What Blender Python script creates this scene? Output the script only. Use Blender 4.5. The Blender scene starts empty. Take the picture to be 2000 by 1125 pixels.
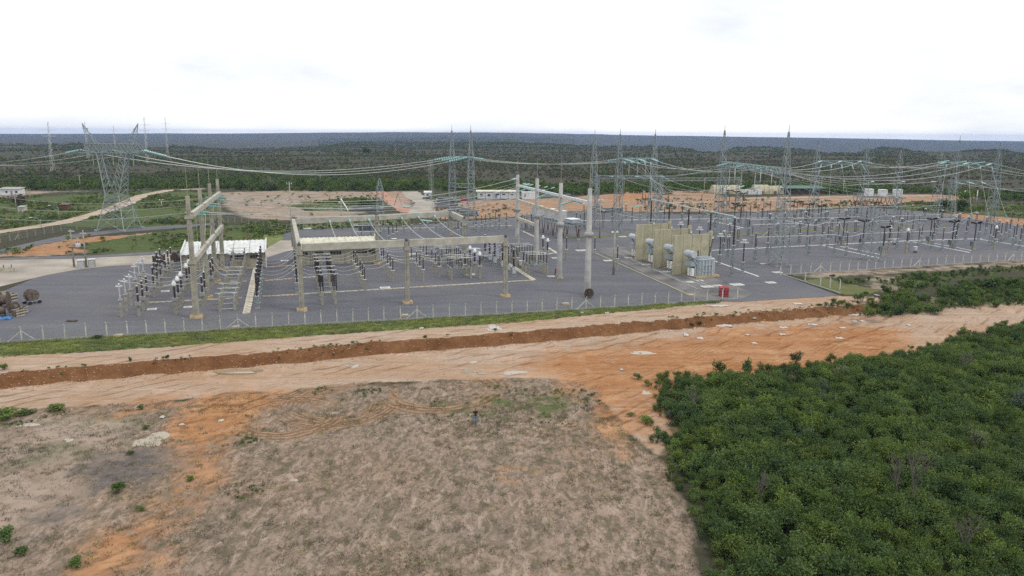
import bpy, math, random
import numpy as np
from mathutils import Vector, Matrix

random.seed(7)
rng = np.random.default_rng(7)
S = bpy.context.scene
C = S.collection
R = math.radians

# ---------------------------------------------------------------- camera, sky, sun, exposure
CAM_H, FOC = 33.0, 1500.0
PITCH, ROLL = math.atan(300 / 1500), R(0.40)
cam_d = bpy.data.cameras.new('camera')
cam_d.sensor_width = 36
cam_d.lens = 36 * FOC / 2000
cam_d.clip_start, cam_d.clip_end = 0.5, 60000
cam = bpy.data.objects.new('camera', cam_d)
C.objects.link(cam)
cam.location = (0, 0, CAM_H)
cam.matrix_world = Matrix.Translation((0, 0, CAM_H)) @ Matrix.Rotation(math.pi / 2 - PITCH, 4, 'X') @ Matrix.Rotation(ROLL, 4, 'Z')
S.camera = cam

SUN_EL, SUN_AZ = R(55), R(115)          # azimuth clockwise from +Y (the view direction): light from the right, a little behind
W = bpy.data.worlds.new('World')
S.world = W
W.use_nodes = True
wn, wl = W.node_tree.nodes, W.node_tree.links
wn.clear()
w_out = wn.new('ShaderNodeOutputWorld')
w_bg = wn.new('ShaderNodeBackground')
w_bg.inputs['Strength'].default_value = 0.1
sky = wn.new('ShaderNodeTexSky')
sky.sky_type = 'NISHITA'
sky.sun_disc = False
sky.sun_elevation = SUN_EL
sky.sun_rotation = SUN_AZ
tc = wn.new('ShaderNodeTexCoord')
mp = wn.new('ShaderNodeMapping')
mp.inputs['Scale'].default_value = (1.0, 1.0, 3.2)
mp.inputs['Location'].default_value = (0.35, 0.2, 0.1)
nz = wn.new('ShaderNodeTexNoise')
nz.inputs['Scale'].default_value = 2.1
nz.inputs['Detail'].default_value = 6
nz.inputs['Roughness'].default_value = 0.55
ramp = wn.new('ShaderNodeValToRGB')
ramp.color_ramp.elements[0].position = 0.30
ramp.color_ramp.elements[0].color = (8.3, 8.8, 9.6, 1)
ramp.color_ramp.elements[1].position = 0.53
ramp.color_ramp.elements[1].color = (13.2, 13.2, 13.1, 1)
mixw = wn.new('ShaderNodeMix')
mixw.data_type = 'RGBA'
mixw.inputs['Factor'].default_value = 0.93
wl.new(tc.outputs['Generated'], mp.inputs['Vector'])
wl.new(mp.outputs['Vector'], nz.inputs['Vector'])
wl.new(nz.outputs['Fac'], ramp.inputs['Fac'])
wl.new(sky.outputs['Color'], mixw.inputs['A'])
wl.new(ramp.outputs['Color'], mixw.inputs['B'])
wl.new(mixw.outputs['Result'], w_bg.inputs['Color'])
wl.new(w_bg.outputs['Background'], w_out.inputs['Surface'])

sun_d = bpy.data.lights.new('sun', 'SUN')
sun_d.energy = 1.25
sun_d.angle = R(11)
sun_d.color = (1.0, 0.95, 0.88)
sun = bpy.data.objects.new('sun', sun_d)
C.objects.link(sun)
sdir = Vector((math.sin(SUN_AZ) * math.cos(SUN_EL), math.cos(SUN_AZ) * math.cos(SUN_EL), math.sin(SUN_EL)))
sun.rotation_euler = sdir.to_track_quat('Z', 'Y').to_euler()
sun.location = (60, -40, 120)

S.view_settings.view_transform = 'Standard'
S.view_settings.look = 'None'
S.view_settings.exposure = 0.0
S.view_settings.gamma = 1.0
S.view_settings.use_curve_mapping = False
S.cycles.max_bounces = 4
S.cycles.diffuse_bounces = 2
S.cycles.glossy_bounces = 2
S.cycles.transmission_bounces = 2
S.cycles.transparent_max_bounces = 8
S.cycles.volume_bounces = 0
S.cycles.use_denoising = False
S.cycles.caustics_reflective = False
S.cycles.caustics_refractive = False

# ---------------------------------------------------------------- helpers
def ray(px, py):
    x, y = (px - 1000) / FOC, -(py - 562.5) / FOC
    c, s = math.cos(ROLL), math.sin(ROLL)
    x, y = x * c - y * s, y * c + x * s
    return (x, math.cos(PITCH) + y * math.sin(PITCH), -math.sin(PITCH) + y * math.cos(PITCH))

def G(px, py, z=0.0):
    """ground point that the survey photo shows at (px, py), at height z"""
    d = ray(px, py)
    t = (z - CAM_H) / d[2]
    return Vector((d[0] * t, d[1] * t, z))

def Hh(top, base, z0=0.0):
    """height of a mast whose top and base are read off the photo"""
    b = G(*base, z0)
    d = ray(*top)
    return CAM_H + d[2] * b.y / d[1] - z0

def at_depth(px, py, depth):
    d = ray(px, py)
    t = depth / d[1]
    return Vector((d[0] * t, depth, CAM_H + d[2] * t))

UA = R(16.5)                                # the substation's two axes
U = Vector((math.cos(UA), math.sin(UA), 0))
V = Vector((-math.sin(UA), math.cos(UA), 0))

def nodes_mat(name):
    m = bpy.data.materials.new(name)
    m.use_nodes = True
    n, l = m.node_tree.nodes, m.node_tree.links
    n.clear()
    o = n.new('ShaderNodeOutputMaterial')
    b = n.new('ShaderNodeBsdfPrincipled')
    l.new(b.outputs[0], o.inputs[0])
    return m, n, l, b

def mat(name, col, rough=0.7, var=0.18, scale=1.5, metal=0.0, bump=0.0, tint=None, rnd=0.0, spec=0.3):
    m, n, l, b = nodes_mat(name)
    tcn = n.new('ShaderNodeTexCoord')
    no = n.new('ShaderNodeTexNoise')
    no.inputs['Scale'].default_value = scale
    no.inputs['Detail'].default_value = 5
    l.new(tcn.outputs['Object'], no.inputs['Vector'])
    cr = n.new('ShaderNodeValToRGB')
    t = tint or tuple(c * (1 - 2 * var) for c in col)
    cr.color_ramp.elements[0].position = 0.3
    cr.color_ramp.elements[0].color = (*t, 1)
    cr.color_ramp.elements[1].position = 0.68
    cr.color_ramp.elements[1].color = (*[min(1, c * (1 + var * .6)) for c in col], 1)
    l.new(no.outputs['Fac'], cr.inputs['Fac'])
    last = cr.outputs['Color']
    if rnd:
        oi = n.new('ShaderNodeObjectInfo')
        hs = n.new('ShaderNodeHueSaturation')
        mr = n.new('ShaderNodeMapRange')
        mr.inputs['To Min'].default_value = 1 - rnd
        mr.inputs['To Max'].default_value = 1 + rnd
        l.new(oi.outputs['Random'], mr.inputs['Value'])
        l.new(mr.outputs[0], hs.inputs['Value'])
        l.new(last, hs.inputs['Color'])
        last = hs.outputs['Color']
    l.new(last, b.inputs['Base Color'])
    b.inputs['Roughness'].default_value = rough
    b.inputs['Metallic'].default_value = metal
    b.inputs['Specular IOR Level'].default_value = spec
    if bump:
        bp = n.new('ShaderNodeBump')
        bp.inputs['Strength'].default_value = bump
        bp.inputs['Distance'].default_value = 0.03
        l.new(no.outputs['Fac'], bp.inputs['Height'])
        l.new(bp.outputs[0], b.inputs['Normal'])
    return m

M = dict(
    concrete=mat('concrete_beige', (.325, .308, .25), .85, .16, .9, bump=.3, rnd=.06),
    concrete_grey=mat('concrete_grey', (.35, .35, .335), .85, .14, .6, bump=.3, rnd=.05),
    post_pale=mat('pale_concrete_post', (.55, .53, .48), .85, .12, 1.5),
    beam=mat('pale_concrete_beam', (.42, .405, .345), .85, .14, .6, bump=.3),
    slab=mat('concrete_slab', (.50, .46, .37), .9, .2, 1.2, bump=.3, rnd=.12),
    slab_pink=mat('concrete_slab_dusty', (.50, .38, .28), .9, .2, 1.2, bump=.3, rnd=.12),
    footing=mat('footing_dusty_concrete', (.46, .35, .20), .9, .22, 1.5, bump=.3),
    steel=mat('galvanised_steel', (.27, .31, .315), .5, .12, 2, metal=.1, rnd=.08),
    steel_dark=mat('weathered_steel', (.13, .14, .15), .6, .2, 2, metal=.2),
    white_steel=mat('pale_steel', (.62, .64, .64), .45, .1, 2, metal=.1),
    alu=mat('aluminium_conductor', (.50, .52, .50), .4, .08, 3, metal=.3),
    porcelain=mat('dark_glazed_porcelain', (.030, .020, .024), .3, .2, 3, spec=.5),
    porcelain_grey=mat('grey_glazed_porcelain', (.46, .47, .48), .35, .15, 3, spec=.5),
    glass=mat('glass_insulator', (.30, .52, .49), .25, .12, 3, spec=.6),
    white=mat('white_paint', (.72, .73, .72), .55, .06, 1.0),
    cabinet=mat('grey_cabinet_paint', (.44, .46, .47), .5, .1, 1.5),
    lavender=mat('pale_kiosk_paint', (.46, .46, .54), .5, .08, 1.5),
    transformer=mat('transformer_grey_paint', (.33, .38, .40), .45, .1, .8),
    trafo_pale=mat('conservator_pale_paint', (.44, .48, .51), .4, .08, .8),
    firewall=mat('firewall_beige_concrete', (.41, .385, .27), .9, .12, .5, bump=.25, rnd=.06),
    roof_white=mat('white_sheet_roof', (.66, .67, .66), .5, .14, .8),
    roof_cream=mat('cream_sheet_roof', (.62, .60, .47), .5, .15, .8),
    wall=mat('rendered_wall_beige', (.36, .34, .27), .85, .12, .7, bump=.2),
    wall_white=mat('white_wall_panel', (.64, .65, .66), .6, .08, .8),
    dark_glass=mat('dark_window', (.015, .017, .02), .15, .1, 1, spec=.6),
    door=mat('blue_grey_door', (.25, .26, .34), .5, .1, 1),
    red=mat('red_paint', (.29, .022, .03), .5, .12, 2),
    rust=mat('rusty_brown', (.16, .075, .045), .85, .25, 3),
    wood=mat('weathered_wood', (.16, .125, .10), .85, .3, 2.5),
    wood_dark=mat('dark_wood', (.085, .062, .052), .85, .3, 2.5),
    blue=mat('blue_tarpaulin', (.06, .20, .42), .5, .2, 2),
    litter=mat('pale_plastic_sheet', (.50, .47, .42), .55, .15, 3),
    rail=mat('steel_rail', (.30, .29, .28), .45, .15, 3, metal=.4),
    green_roof=mat('green_sheet_roof', (.06, .15, .11), .6, .15, .7),
    cream=mat('cream_canvas', (.44, .40, .28), .8, .15, .7),
    yellow=mat('yellow_paint', (.50, .40, .12), .6, .15, 2),
    bark=mat('bark', (.14, .115, .09), .9, .25, 4),
    deadwood=mat('dead_wood', (.13, .115, .10), .9, .25, 4),
    asphalt=mat('asphalt', (.13, .13, .14), .9, .15, .25, bump=.2),
    skin=mat('skin', (.26, .14, .09), .6, .08, 8),
    shirt=mat('dark_maroon_shirt', (.030, .014, .018), .85, .2, 8),
    jeans=mat('faded_blue_jeans', (.17, .23, .30), .85, .2, 6),
    hair=mat('black_hair', (.012, .01, .01), .6, .2, 8),
    shoe=mat('pale_shoe', (.42, .40, .38), .7, .15, 8),
    plastic=mat('dark_plastic', (.03, .03, .035), .4, .1, 4),
)

def put(name, me, m=None, parent=None, loc=None, rz=0.0):
    o = bpy.data.objects.new(name, me)
    C.objects.link(o)
    if m is not None and len(me.materials) == 0:
        me.materials.append(m)
    if parent is not None:
        o.parent = parent
    if loc is not None:
        o.location = loc
    if rz:
        o.rotation_euler = (0, 0, rz)
    return o

class MB:
    def __init__(s):
        s.v, s.f, s.smooth = [], [], False
    def add(s, vs, fs):
        k = len(s.v)
        s.v.extend([tuple(v) for v in vs])
        s.f.extend([tuple(i + k for i in f) for f in fs])
        return s
    def box(s, c, d, rz=0.0, taper=1.0):
        hx, hy, hz = d[0] / 2, d[1] / 2, d[2] / 2
        cs, sn = math.cos(rz), math.sin(rz)
        vs = []
        for z, k in ((-hz, 1.0), (hz, taper)):
            for x, y in ((-hx, -hy), (hx, -hy), (hx, hy), (-hx, hy)):
                x, y = x * k, y * k
                vs.append((c[0] + x * cs - y * sn, c[1] + x * sn + y * cs, c[2] + z))
        return s.add(vs, [(3, 2, 1, 0), (4, 5, 6, 7), (0, 1, 5, 4), (1, 2, 6, 5), (2, 3, 7, 6), (3, 0, 4, 7)])
    def tube(s, p0, p1, r0, r1=None, n=6, cap=True, ph=0.0):
        p0, p1 = Vector(p0), Vector(p1)
        r1 = r0 if r1 is None else r1
        d = p1 - p0
        if d.length < 1e-6:
            return s
        d.normalize()
        a = d.cross(Vector((0, 0, 1)))
        a = Vector((1, 0, 0)) if a.length < 1e-4 else a.normalized()
        b = d.cross(a)
        vs = []
        for p, r in ((p0, r0), (p1, r1)):
            for i in range(n):
                t = 2 * math.pi * (i + ph) / n
                vs.append(p + a * (math.cos(t) * r) + b * (math.sin(t) * r))
        fs = [(i, i + n, (i + 1) % n + n, (i + 1) % n) for i in range(n)]
        if cap:
            fs += [tuple(range(n)), tuple(range(2 * n - 1, n - 1, -1))]
        return s.add(vs, fs)
    def bar(s, p0, p1, w, h=None):
        """square bar between two points; h is the thickness across the vertical"""
        p0, p1 = Vector(p0), Vector(p1)
        h = h or w
        d = (p1 - p0).normalized()
        a = d.cross(Vector((0, 0, 1)))
        a = Vector((1, 0, 0)) if a.length < 1e-4 else a.normalized()
        b = a.cross(d)
        vs = []
        for p in (p0, p1):
            for i, j in ((-1, -1), (1, -1), (1, 1), (-1, 1)):
                vs.append(p + a * (i * w / 2) + b * (j * h / 2))
        return s.add(vs, [(3, 2, 1, 0), (4, 5, 6, 7), (0, 1, 5, 4), (1, 2, 6, 5), (2, 3, 7, 6), (3, 0, 4, 7)])
    def lathe(s, c, prof, n=10):
        vs, fs = [], []
        for r, z in prof:
            for i in range(n):
                t = 2 * math.pi * i / n
                vs.append((c[0] + r * math.cos(t), c[1] + r * math.sin(t), c[2] + z))
        m = len(prof)
        for k in range(m - 1):
            for i in range(n):
                j = (i + 1) % n
                fs.append((k * n + i, k * n + j, (k + 1) * n + j, (k + 1) * n + i))
        fs.append(tuple(range(n - 1, -1, -1)))
        fs.append(tuple((m - 1) * n + i for i in range(n)))
        s.smooth = True
        return s.add(vs, fs)
    def ring(s, c, r, t, n=12, axis='z'):
        vs, fs = [], []
        for i in range(n):
            a = 2 * math.pi * i / n
            for k in range(4):
                b = math.pi / 2 * k
                rr, zz = r + t * math.cos(b), t * math.sin(b)
                vs.append((c[0] + rr * math.cos(a), c[1] + rr * math.sin(a), c[2] + zz))
        for i in range(n):
            for k in range(4):
                a0, a1 = i * 4 + k, i * 4 + (k + 1) % 4
                b0, b1 = ((i + 1) % n) * 4 + k, ((i + 1) % n) * 4 + (k + 1) % 4
                fs.append((a0, b0, b1, a1))
        return s.add(vs, fs)
    def prism(s, pts, z0, z1):
        n = len(pts)
        vs = [(p[0], p[1], z0) for p in pts] + [(p[0], p[1], z1) for p in pts]
        fs = [tuple(range(n - 1, -1, -1)), tuple(range(n, 2 * n))]
        fs += [(i, (i + 1) % n, (i + 1) % n + n, i + n) for i in range(n)]
        return s.add(vs, fs)
    def path(s, pts, r, n=4):
        for a, b in zip(pts[:-1], pts[1:]):
            s.tube(a, b, r, r, n, False)
        return s
    def mesh(s, name):
        me = bpy.data.meshes.new(name)
        me.from_pydata(s.v, [], s.f)
        if s.smooth:
            me.polygons.foreach_set('use_smooth', [len(p.vertices) == 4 for p in me.polygons])
        me.update()
        return me
    def build(s, name, m, parent=None, loc=None, rz=0.0, kind=None):
        o = put(name, s.mesh(name), m, parent, loc, rz)
        if kind:
            o['kind'] = kind
        return o

def tag(o, label, cat, group=None):
    o['label'] = label
    o['category'] = cat
    if group:
        o['group'] = group
    return o

def thing(name, label, cat, loc=(0, 0, 0), rz=0.0, group=None):
    o = bpy.data.objects.new(name, None)
    o.empty_display_size = 0.5
    C.objects.link(o)
    o.location = loc
    o.rotation_euler = (0, 0, rz)
    return tag(o, label, cat, group)

def structure(o):
    o['kind'] = 'structure'
    return o

KIDS = {}
def dup(root, loc, rz, label, group=None):
    r = root.copy()
    C.objects.link(r)
    r.location = loc
    r.rotation_euler = (0, 0, rz)
    r['label'] = label
    if group:
        r['group'] = group
    for ch in KIDS.setdefault(root.name, list(root.children)):
        c = ch.copy()
        C.objects.link(c)
        c.parent = r
        for g in KIDS.setdefault(ch.name, list(ch.children)):
            d = g.copy()
            C.objects.link(d)
            d.parent = c
    return r

ORD = ['nearest', 'second', 'third', 'fourth', 'fifth', 'sixth', 'seventh', 'eighth', 'ninth', 'tenth', 'eleventh', 'twelfth', 'thirteenth', 'fourteenth', 'fifteenth']

# value noise on numpy arrays
def vnoise(x, y, seed=0):
    xi, yi = np.floor(x).astype(np.int64), np.floor(y).astype(np.int64)
    fx, fy = x - xi, y - yi
    fx, fy = fx * fx * (3 - 2 * fx), fy * fy * (3 - 2 * fy)
    def h(a, b):
        k = (a * 374761393 + b * 668265263 + seed * 144269) & 0x7fffffff
        k = ((k ^ (k >> 13)) * 1274126177) & 0x7fffffff
        return ((k ^ (k >> 16)) & 0xffff) / 65535.0
    return (h(xi, yi) * (1 - fx) + h(xi + 1, yi) * fx) * (1 - fy) + (h(xi, yi + 1) * (1 - fx) + h(xi + 1, yi + 1) * fx) * fy

def fbm(x, y, seed=0, o=4):
    t, a, s = 0.0, 0.5, 0.0
    for k in range(o):
        t = t + a * vnoise(x * 2 ** k, y * 2 ** k, seed + k * 17)
        s += a
        a *= 0.5
    return t / s

def sstep(a, b, x):
    t = np.clip((x - a) / (b - a), 0, 1)
    return t * t * (3 - 2 * t)

def inside(poly, x, y):
    r = np.zeros(x.shape, bool)
    n = len(poly)
    for i in range(n):
        x0, y0 = poly[i][0], poly[i][1]
        x1, y1 = poly[(i + 1) % n][0], poly[(i + 1) % n][1]
        if y0 == y1:
            continue
        c = ((y0 > y) != (y1 > y)) & (x < (x1 - x0) * (y - y0) / (y1 - y0) + x0)
        r ^= c
    return r

def dist_line(pts, x, y):
    """distance to a polyline, and the signed side (positive on the right of its direction)"""
    best = np.full(x.shape, 1e9)
    side = np.zeros(x.shape)
    for (x0, y0), (x1, y1) in zip(pts[:-1], pts[1:]):
        dx, dy = x1 - x0, y1 - y0
        t = np.clip(((x - x0) * dx + (y - y0) * dy) / (dx * dx + dy * dy), 0, 1)
        d = np.hypot(x - x0 - t * dx, y - y0 - t * dy)
        sd = (x - x0) * dy - (y - y0) * dx
        m = d < best
        best = np.where(m, d, best)
        side = np.where(m, np.sign(sd), side)
    return best, side

# ---------------------------------------------------------------- terrain
LOW = -1.6
def P2(pts, z=0.0):
    return [tuple(G(px, py, z)[:2]) for px, py in pts]

SCARP = P2([(-260, 757), (0, 729), (200, 712), (500, 690), (700, 671), (1000, 649), (1200, 632), (1400, 615), (1600, 600), (1760, 588), (1960, 570), (2300, 545)])
SX = [p[0] for p in SCARP]

def terr(x, y):
    x, y = np.asarray(x, float), np.asarray(y, float)
    d, sd = dist_line(SCARP, x, y)
    s = d * sd + (fbm(x * .35, y * .35, 5) - .5) * 1.6
    k = sstep(62, 110, x)
    wd = 2.3 + 14 * k
    z = (LOW + 0.5 * k) * sstep(0, 1, s / wd)
    z = z + 0.30 * np.exp(-((s - wd - .7) / .7) ** 2) * (1 - k) * (.4 + vnoise(x * .3, y * .3, 9))      # pushed-up soil at the foot
    near = sstep(wd + 1, wd + 6, s)
    z = z + near * ((fbm(x * .12, y * .12, 3) - .5) * .5 + (fbm(x * .7, y * .7, 4) - .5) * .14)
    # ring ruts left by a turning machine
    for cx, cy, r0, r1, a in RUTS:
        q = np.hypot(x - cx, (y - cy) * 1.0)
        m = sstep(r0 - .6, r0, q) * (1 - sstep(r1, r1 + .6, q))
        z = z + m * np.sin(q * 2 * math.pi / 1.3) * a
    # distant ground: falls gently to the sides, rises to a plateau in the middle
    D = np.hypot(x, y)
    az = np.degrees(np.arctan2(x, np.maximum(y, 1)))
    tgt = np.interp(az, [-60, -34, -20, -6, 0, 8, 20, 34, 60], [8, 7, 2.5, -3.4, -2.8, -0.5, 3.0, 8.0, 9])
    tgt = tgt + 0.9 * (vnoise(az * .45, az * 0, 31) - .5) + .5 * (vnoise(az * 1.3, az * 0, 33) - .5)
    zf = 33 - tgt / 1500 * np.minimum(D, 8000)
    wv_ = np.interp(az, [-60, -34, -15, -8, 0, 4, 10, 34, 60], [.35, .35, .25, .05, .04, .25, .8, 1, 1])
    Dv = D * (1 + .5 * (vnoise(az * .35, az * 0, 35) - .5) + .12 * (vnoise(az * 1.7, az * 0, 36) - .5))
    z = z - 75 * wv_ * sstep(1900, 3000, Dv) * (1 - sstep(4600, 7900, D))
    z = z + sstep(4300, 7900, D) * zf * (D > 1300)
    z = z + sstep(420, 1200, D) * (fbm(x * .004, y * .004, 12) - .5) * 9
    z = z + sstep(1500, 3000, D) * (fbm(x * .0011, y * .0011, 14) - .5) * 22 * (1 - sstep(6000, 8000, D))
    return z

def tz(x, y):
    return float(terr(np.array([x]), np.array([y]))[0])

RUTS = []
_c = G(655, 790, LOW)
RUTS.append((_c.x, _c.y, 4.2, 8.6, .05))
_c = G(560, 812, LOW)
RUTS.append((_c.x, _c.y, 5.0, 7.6, .03))
_c = G(860, 760, LOW)
RUTS.append((_c.x, _c.y, 6.0, 9.5, .03))
_c = G(1240, 700, LOW)
RUTS.append((_c.x, _c.y, 5.0, 9.0, .02))

def axis(parts):
    out = [parts[0][0]]
    for a, b, s in parts:
        n = max(1, int(round((b - a) / s)))
        out += list(np.linspace(a, b, n + 1)[1:])
    return np.array(out)

def grow(a, b, s, k=1.22):
    out, x = [], a
    while x < b:
        x += s
        s *= k
        out.append(x)
    return out

_xr = list(axis([(-78, 84, .55), (84, 150, 1.1), (150, 320, 2.2)]))
_xs = sorted(set([-v for v in grow(175, 14000, 3)] + list(axis([(-175, -78, 1.4)])) + _xr + grow(320, 14000, 3)))
_ys = list(axis([(-30, 44, 4), (44, 132, .45), (132, 215, 1.0), (215, 500, 2.1)])) + grow(500, 9800, 3, 1.05)
XS, YS = np.array(_xs), np.array(_ys)
GX, GY = np.meshgrid(XS, YS)
gx, gy = GX.ravel(), GY.ravel()
gz = terr(gx, gy)

# zone masks: what kind of soil or cover lies where
def zone(polys, wob=1.0, sc=.15, seed=50):
    dx = (fbm(gx * sc, gy * sc, seed) - .5) * 2 * wob
    dy = (fbm(gx * sc, gy * sc, seed + 7) - .5) * 2 * wob
    r = np.zeros(gx.shape, bool)
    for p in polys:
        r |= inside(p, gx + dx, gy + dy)
    return r.astype(float)

def zsoft(polys, spread=4.0, wob=1.5, sc=.15, seed=50):
    """a zone with a soft, ragged margin: the share of nearby points that lie inside"""
    dx = (fbm(gx * sc, gy * sc, seed) - .5) * 2 * wob
    dy = (fbm(gx * sc, gy * sc, seed + 7) - .5) * 2 * wob
    r = np.zeros(gx.shape)
    offs = [(math.cos(a) * q, math.sin(a) * q) for q, k in ((1, 8), (.5, 5)) for a in np.linspace(0, 2 * math.pi, k, endpoint=False)] + [(0, 0)]
    for p in polys:
        xs, ys = [q[0] for q in p], [q[1] for q in p]
        e = spread + wob + 1
        i = np.where((gx > min(xs) - e) & (gx < max(xs) + e) & (gy > min(ys) - e) & (gy < max(ys) + e))[0]
        if not len(i):
            continue
        acc = np.zeros(len(i))
        for ox, oy in offs:
            acc += inside(p, gx[i] + dx[i] + ox * spread, gy[i] + dy[i] + oy * spread)
        r[i] = np.maximum(r[i], acc / len(offs))
    return r

FOREST = P2([(1272, 756), (1310, 744), (1400, 735), (1545, 724), (1690, 708), (1790, 690), (1850, 664), (2000, 642), (2300, 615), (2600, 1200), (1400, 1300), (1368, 1125), (1350, 1040), (1325, 950), (1300, 885), (1288, 810)], LOW)
BUSH_R = P2([(1590, 606), (1680, 596), (1740, 592), (1760, 588), (1835, 588), (1850, 570), (1920, 556), (2000, 554), (2200, 540), (2200, 584), (2000, 594), (1880, 601), (1800, 606), (1740, 610), (1660, 604)], -.5)
BUSH_S = P2([(1625, 549), (1690, 546), (1740, 552), (1765, 540), (1860, 532), (2000, 520), (2200, 508), (2200, 518), (2000, 531), (1900, 540), (1850, 552), (1800, 570), (1755, 582), (1750, 562), (1690, 553), (1640, 556)], 0)
FIELD = P2([(-300, 830), (0, 805), (200, 790), (330, 782), (540, 765), (720, 750), (900, 742), (1080, 742), (1170, 752), (1180, 800), (1250, 860), (1290, 900), (1330, 960), (1360, 1050), (1400, 1300), (-300, 1300)], LOW)
ROADZ = P2([(-300, 770), (0, 745), (500, 705), (1000, 665), (1400, 622), (1700, 605), (1800, 608), (1960, 600), (2300, 580), (2300, 632), (2000, 656), (1850, 676), (1790, 702), (1690, 720), (1545, 738), (1400, 750), (1290, 772), (1304, 815), (1310, 890), (1290, 900), (1250, 860), (1180, 800), (1170, 752), (1080, 742), (900, 742), (720, 750), (540, 765), (330, 782), (200, 790), (0, 805), (-300, 830)], LOW)
TERRACE = P2([(-300, 720), (0, 697), (300, 679), (600, 656), (1000, 630), (1250, 606), (1380, 590), (1640, 578), (1700, 580), (1760, 588), (1600, 602), (1400, 617), (1000, 651), (500, 692), (0, 731), (-300, 762)])
VERGE = P2([(-300, 694), (0, 671), (500, 641), (1000, 614), (1380, 588), (1420, 586), (1400, 592), (1250, 606), (1000, 630), (600, 656), (300, 679), (0, 697), (-300, 720)])
ORANGE = [P2(p, LOW) for p in (
    [(1030, 730), (1040, 690), (1250, 668), (1500, 640), (1740, 625), (1790, 690), (1690, 715), (1545, 735), (1400, 746), (1290, 770), (1306, 812), (1312, 900), (1250, 900), (1190, 850), (1170, 760), (1090, 742)],
    [(350, 790), (460, 762), (560, 752), (500, 820), (430, 880), (400, 975), (330, 1010), (250, 1125), (170, 1125), (230, 1040), (300, 1000), (345, 930), (345, 850)], [(170, 1125), (200, 1040), (300, 1010), (340, 1060), (260, 1140), (200, 1180)],
    [(330, 960), (360, 890), (450, 880), (430, 930)], [(590, 800), (610, 778), (680, 780), (670, 806)], [(900, 905), (1000, 880), (1110, 876), (1100, 900), (980, 920)],
    [(200, 790), (330, 782), (470, 768), (460, 785), (340, 800), (220, 820)])]
DARK = [P2(p, LOW) for p in ([(170, 890), (280, 875), (380, 895), (300, 935), (200, 960), (150, 1010), (60, 1060), (0, 1060), (120, 960)], [(0, 840), (70, 820), (80, 835), (10, 855)],
    [(1150, 690), (1260, 680), (1270, 690), (1180, 698)], [(1620, 628), (1740, 622), (1760, 634), (1640, 640)], [(880, 960), (960, 950), (980, 980), (890, 990)])]
WEEDS = [P2(p, LOW) for p in ([(580, 775), (640, 755), (760, 760), (700, 785)], [(800, 800), (900, 760), (1160, 755), (1180, 810), (1000, 830), (860, 830)], [(410, 870), (480, 850), (500, 880), (440, 890)],
    [(-60, 825), (-10, 795), (50, 805), (140, 795), (130, 810), (40, 835)], [(420, 960), (520, 945), (500, 985), (440, 1000)])]
PINK = [P2(p) for p in (
    [(425, 376), (560, 372), (700, 374), (760, 376), (730, 402), (700, 420), (570, 432), (480, 428), (440, 410)],
    [(735, 376), (790, 373), (820, 415), (790, 418)],
    [(835, 402), (940, 392), (1100, 386), (1200, 378), (1450, 385), (1800, 379), (1960, 384), (1850, 392), (1740, 400), (1560, 411), (1450, 414), (1250, 414), (1130, 412), (1060, 420), (900, 430), (830, 425)],
    [(0, 368), (50, 368), (60, 374), (190, 372), (40, 380), (90, 388), (60, 396), (0, 386)], [(-40, 440), (60, 433), (70, 440), (0, 450)],
    [(1530, 533), (1740, 524), (2000, 509), (2200, 497), (2200, 508), (2000, 519), (1760, 532), (1600, 545)], [(1690, 545), (1770, 528), (1760, 570), (1720, 580)],
    [(1770, 590), (1860, 570), (1870, 600), (1800, 600)], [(1280, 378), (1220, 380), (1200, 372), (1380, 372), (1420, 386)])]
CLAY = [P2(p) for p in ([(0, 488), (60, 482), (130, 465), (240, 460), (330, 452), (330, 470), (200, 487), (130, 500), (60, 500), (-60, 505)],
    [(310, 432), (400, 428), (400, 434), (320, 438)], [(1780, 415), (1900, 418), (2000, 428), (2200, 440), (2200, 452), (1990, 442), (1880, 430)],
    [(1160, 384), (1250, 376), (1290, 380), (1290, 390), (1180, 391)], [(0, 428), (60, 424), (60, 434), (0, 438)])]
LUSH = [P2(p) for p in ([(-200, 395), (60, 385), (200, 378), (300, 372), (420, 375), (440, 420), (330, 445), (200, 445), (100, 440), (0, 460), (-200, 480)],
    [(140, 478), (300, 455), (540, 432), (560, 470), (540, 485), (350, 492), (180, 497)], [(570, 427), (800, 424), (790, 440), (570, 452)], [(500, 450), (575, 440), (552, 480), (520, 482)],
    [(1740, 402), (1800, 394), (1900, 398), (2200, 402), (2200, 438), (2000, 424), (1880, 414), (1790, 411)], [(560, 402), (690, 386), (760, 400), (720, 412), (600, 412)], [(830, 383), (1010, 376), (1010, 386), (830, 390)])]
PALEF = [P2([(-40, 845), (120, 815), (230, 800), (330, 790), (300, 850), (180, 885), (290, 930), (150, 1000), (60, 1050), (-60, 1080)], LOW), P2([(1280, 930), (1330, 960), (1370, 1150), (1300, 1140), (1250, 1010)], LOW)]
POND = P2([(1572, 548), (1610, 542), (1716, 568), (1690, 576), (1640, 574)])
GRAVEL_SITE = P2([(280, 400), (340, 380), (365, 380), (365, 402), (300, 408)])

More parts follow.
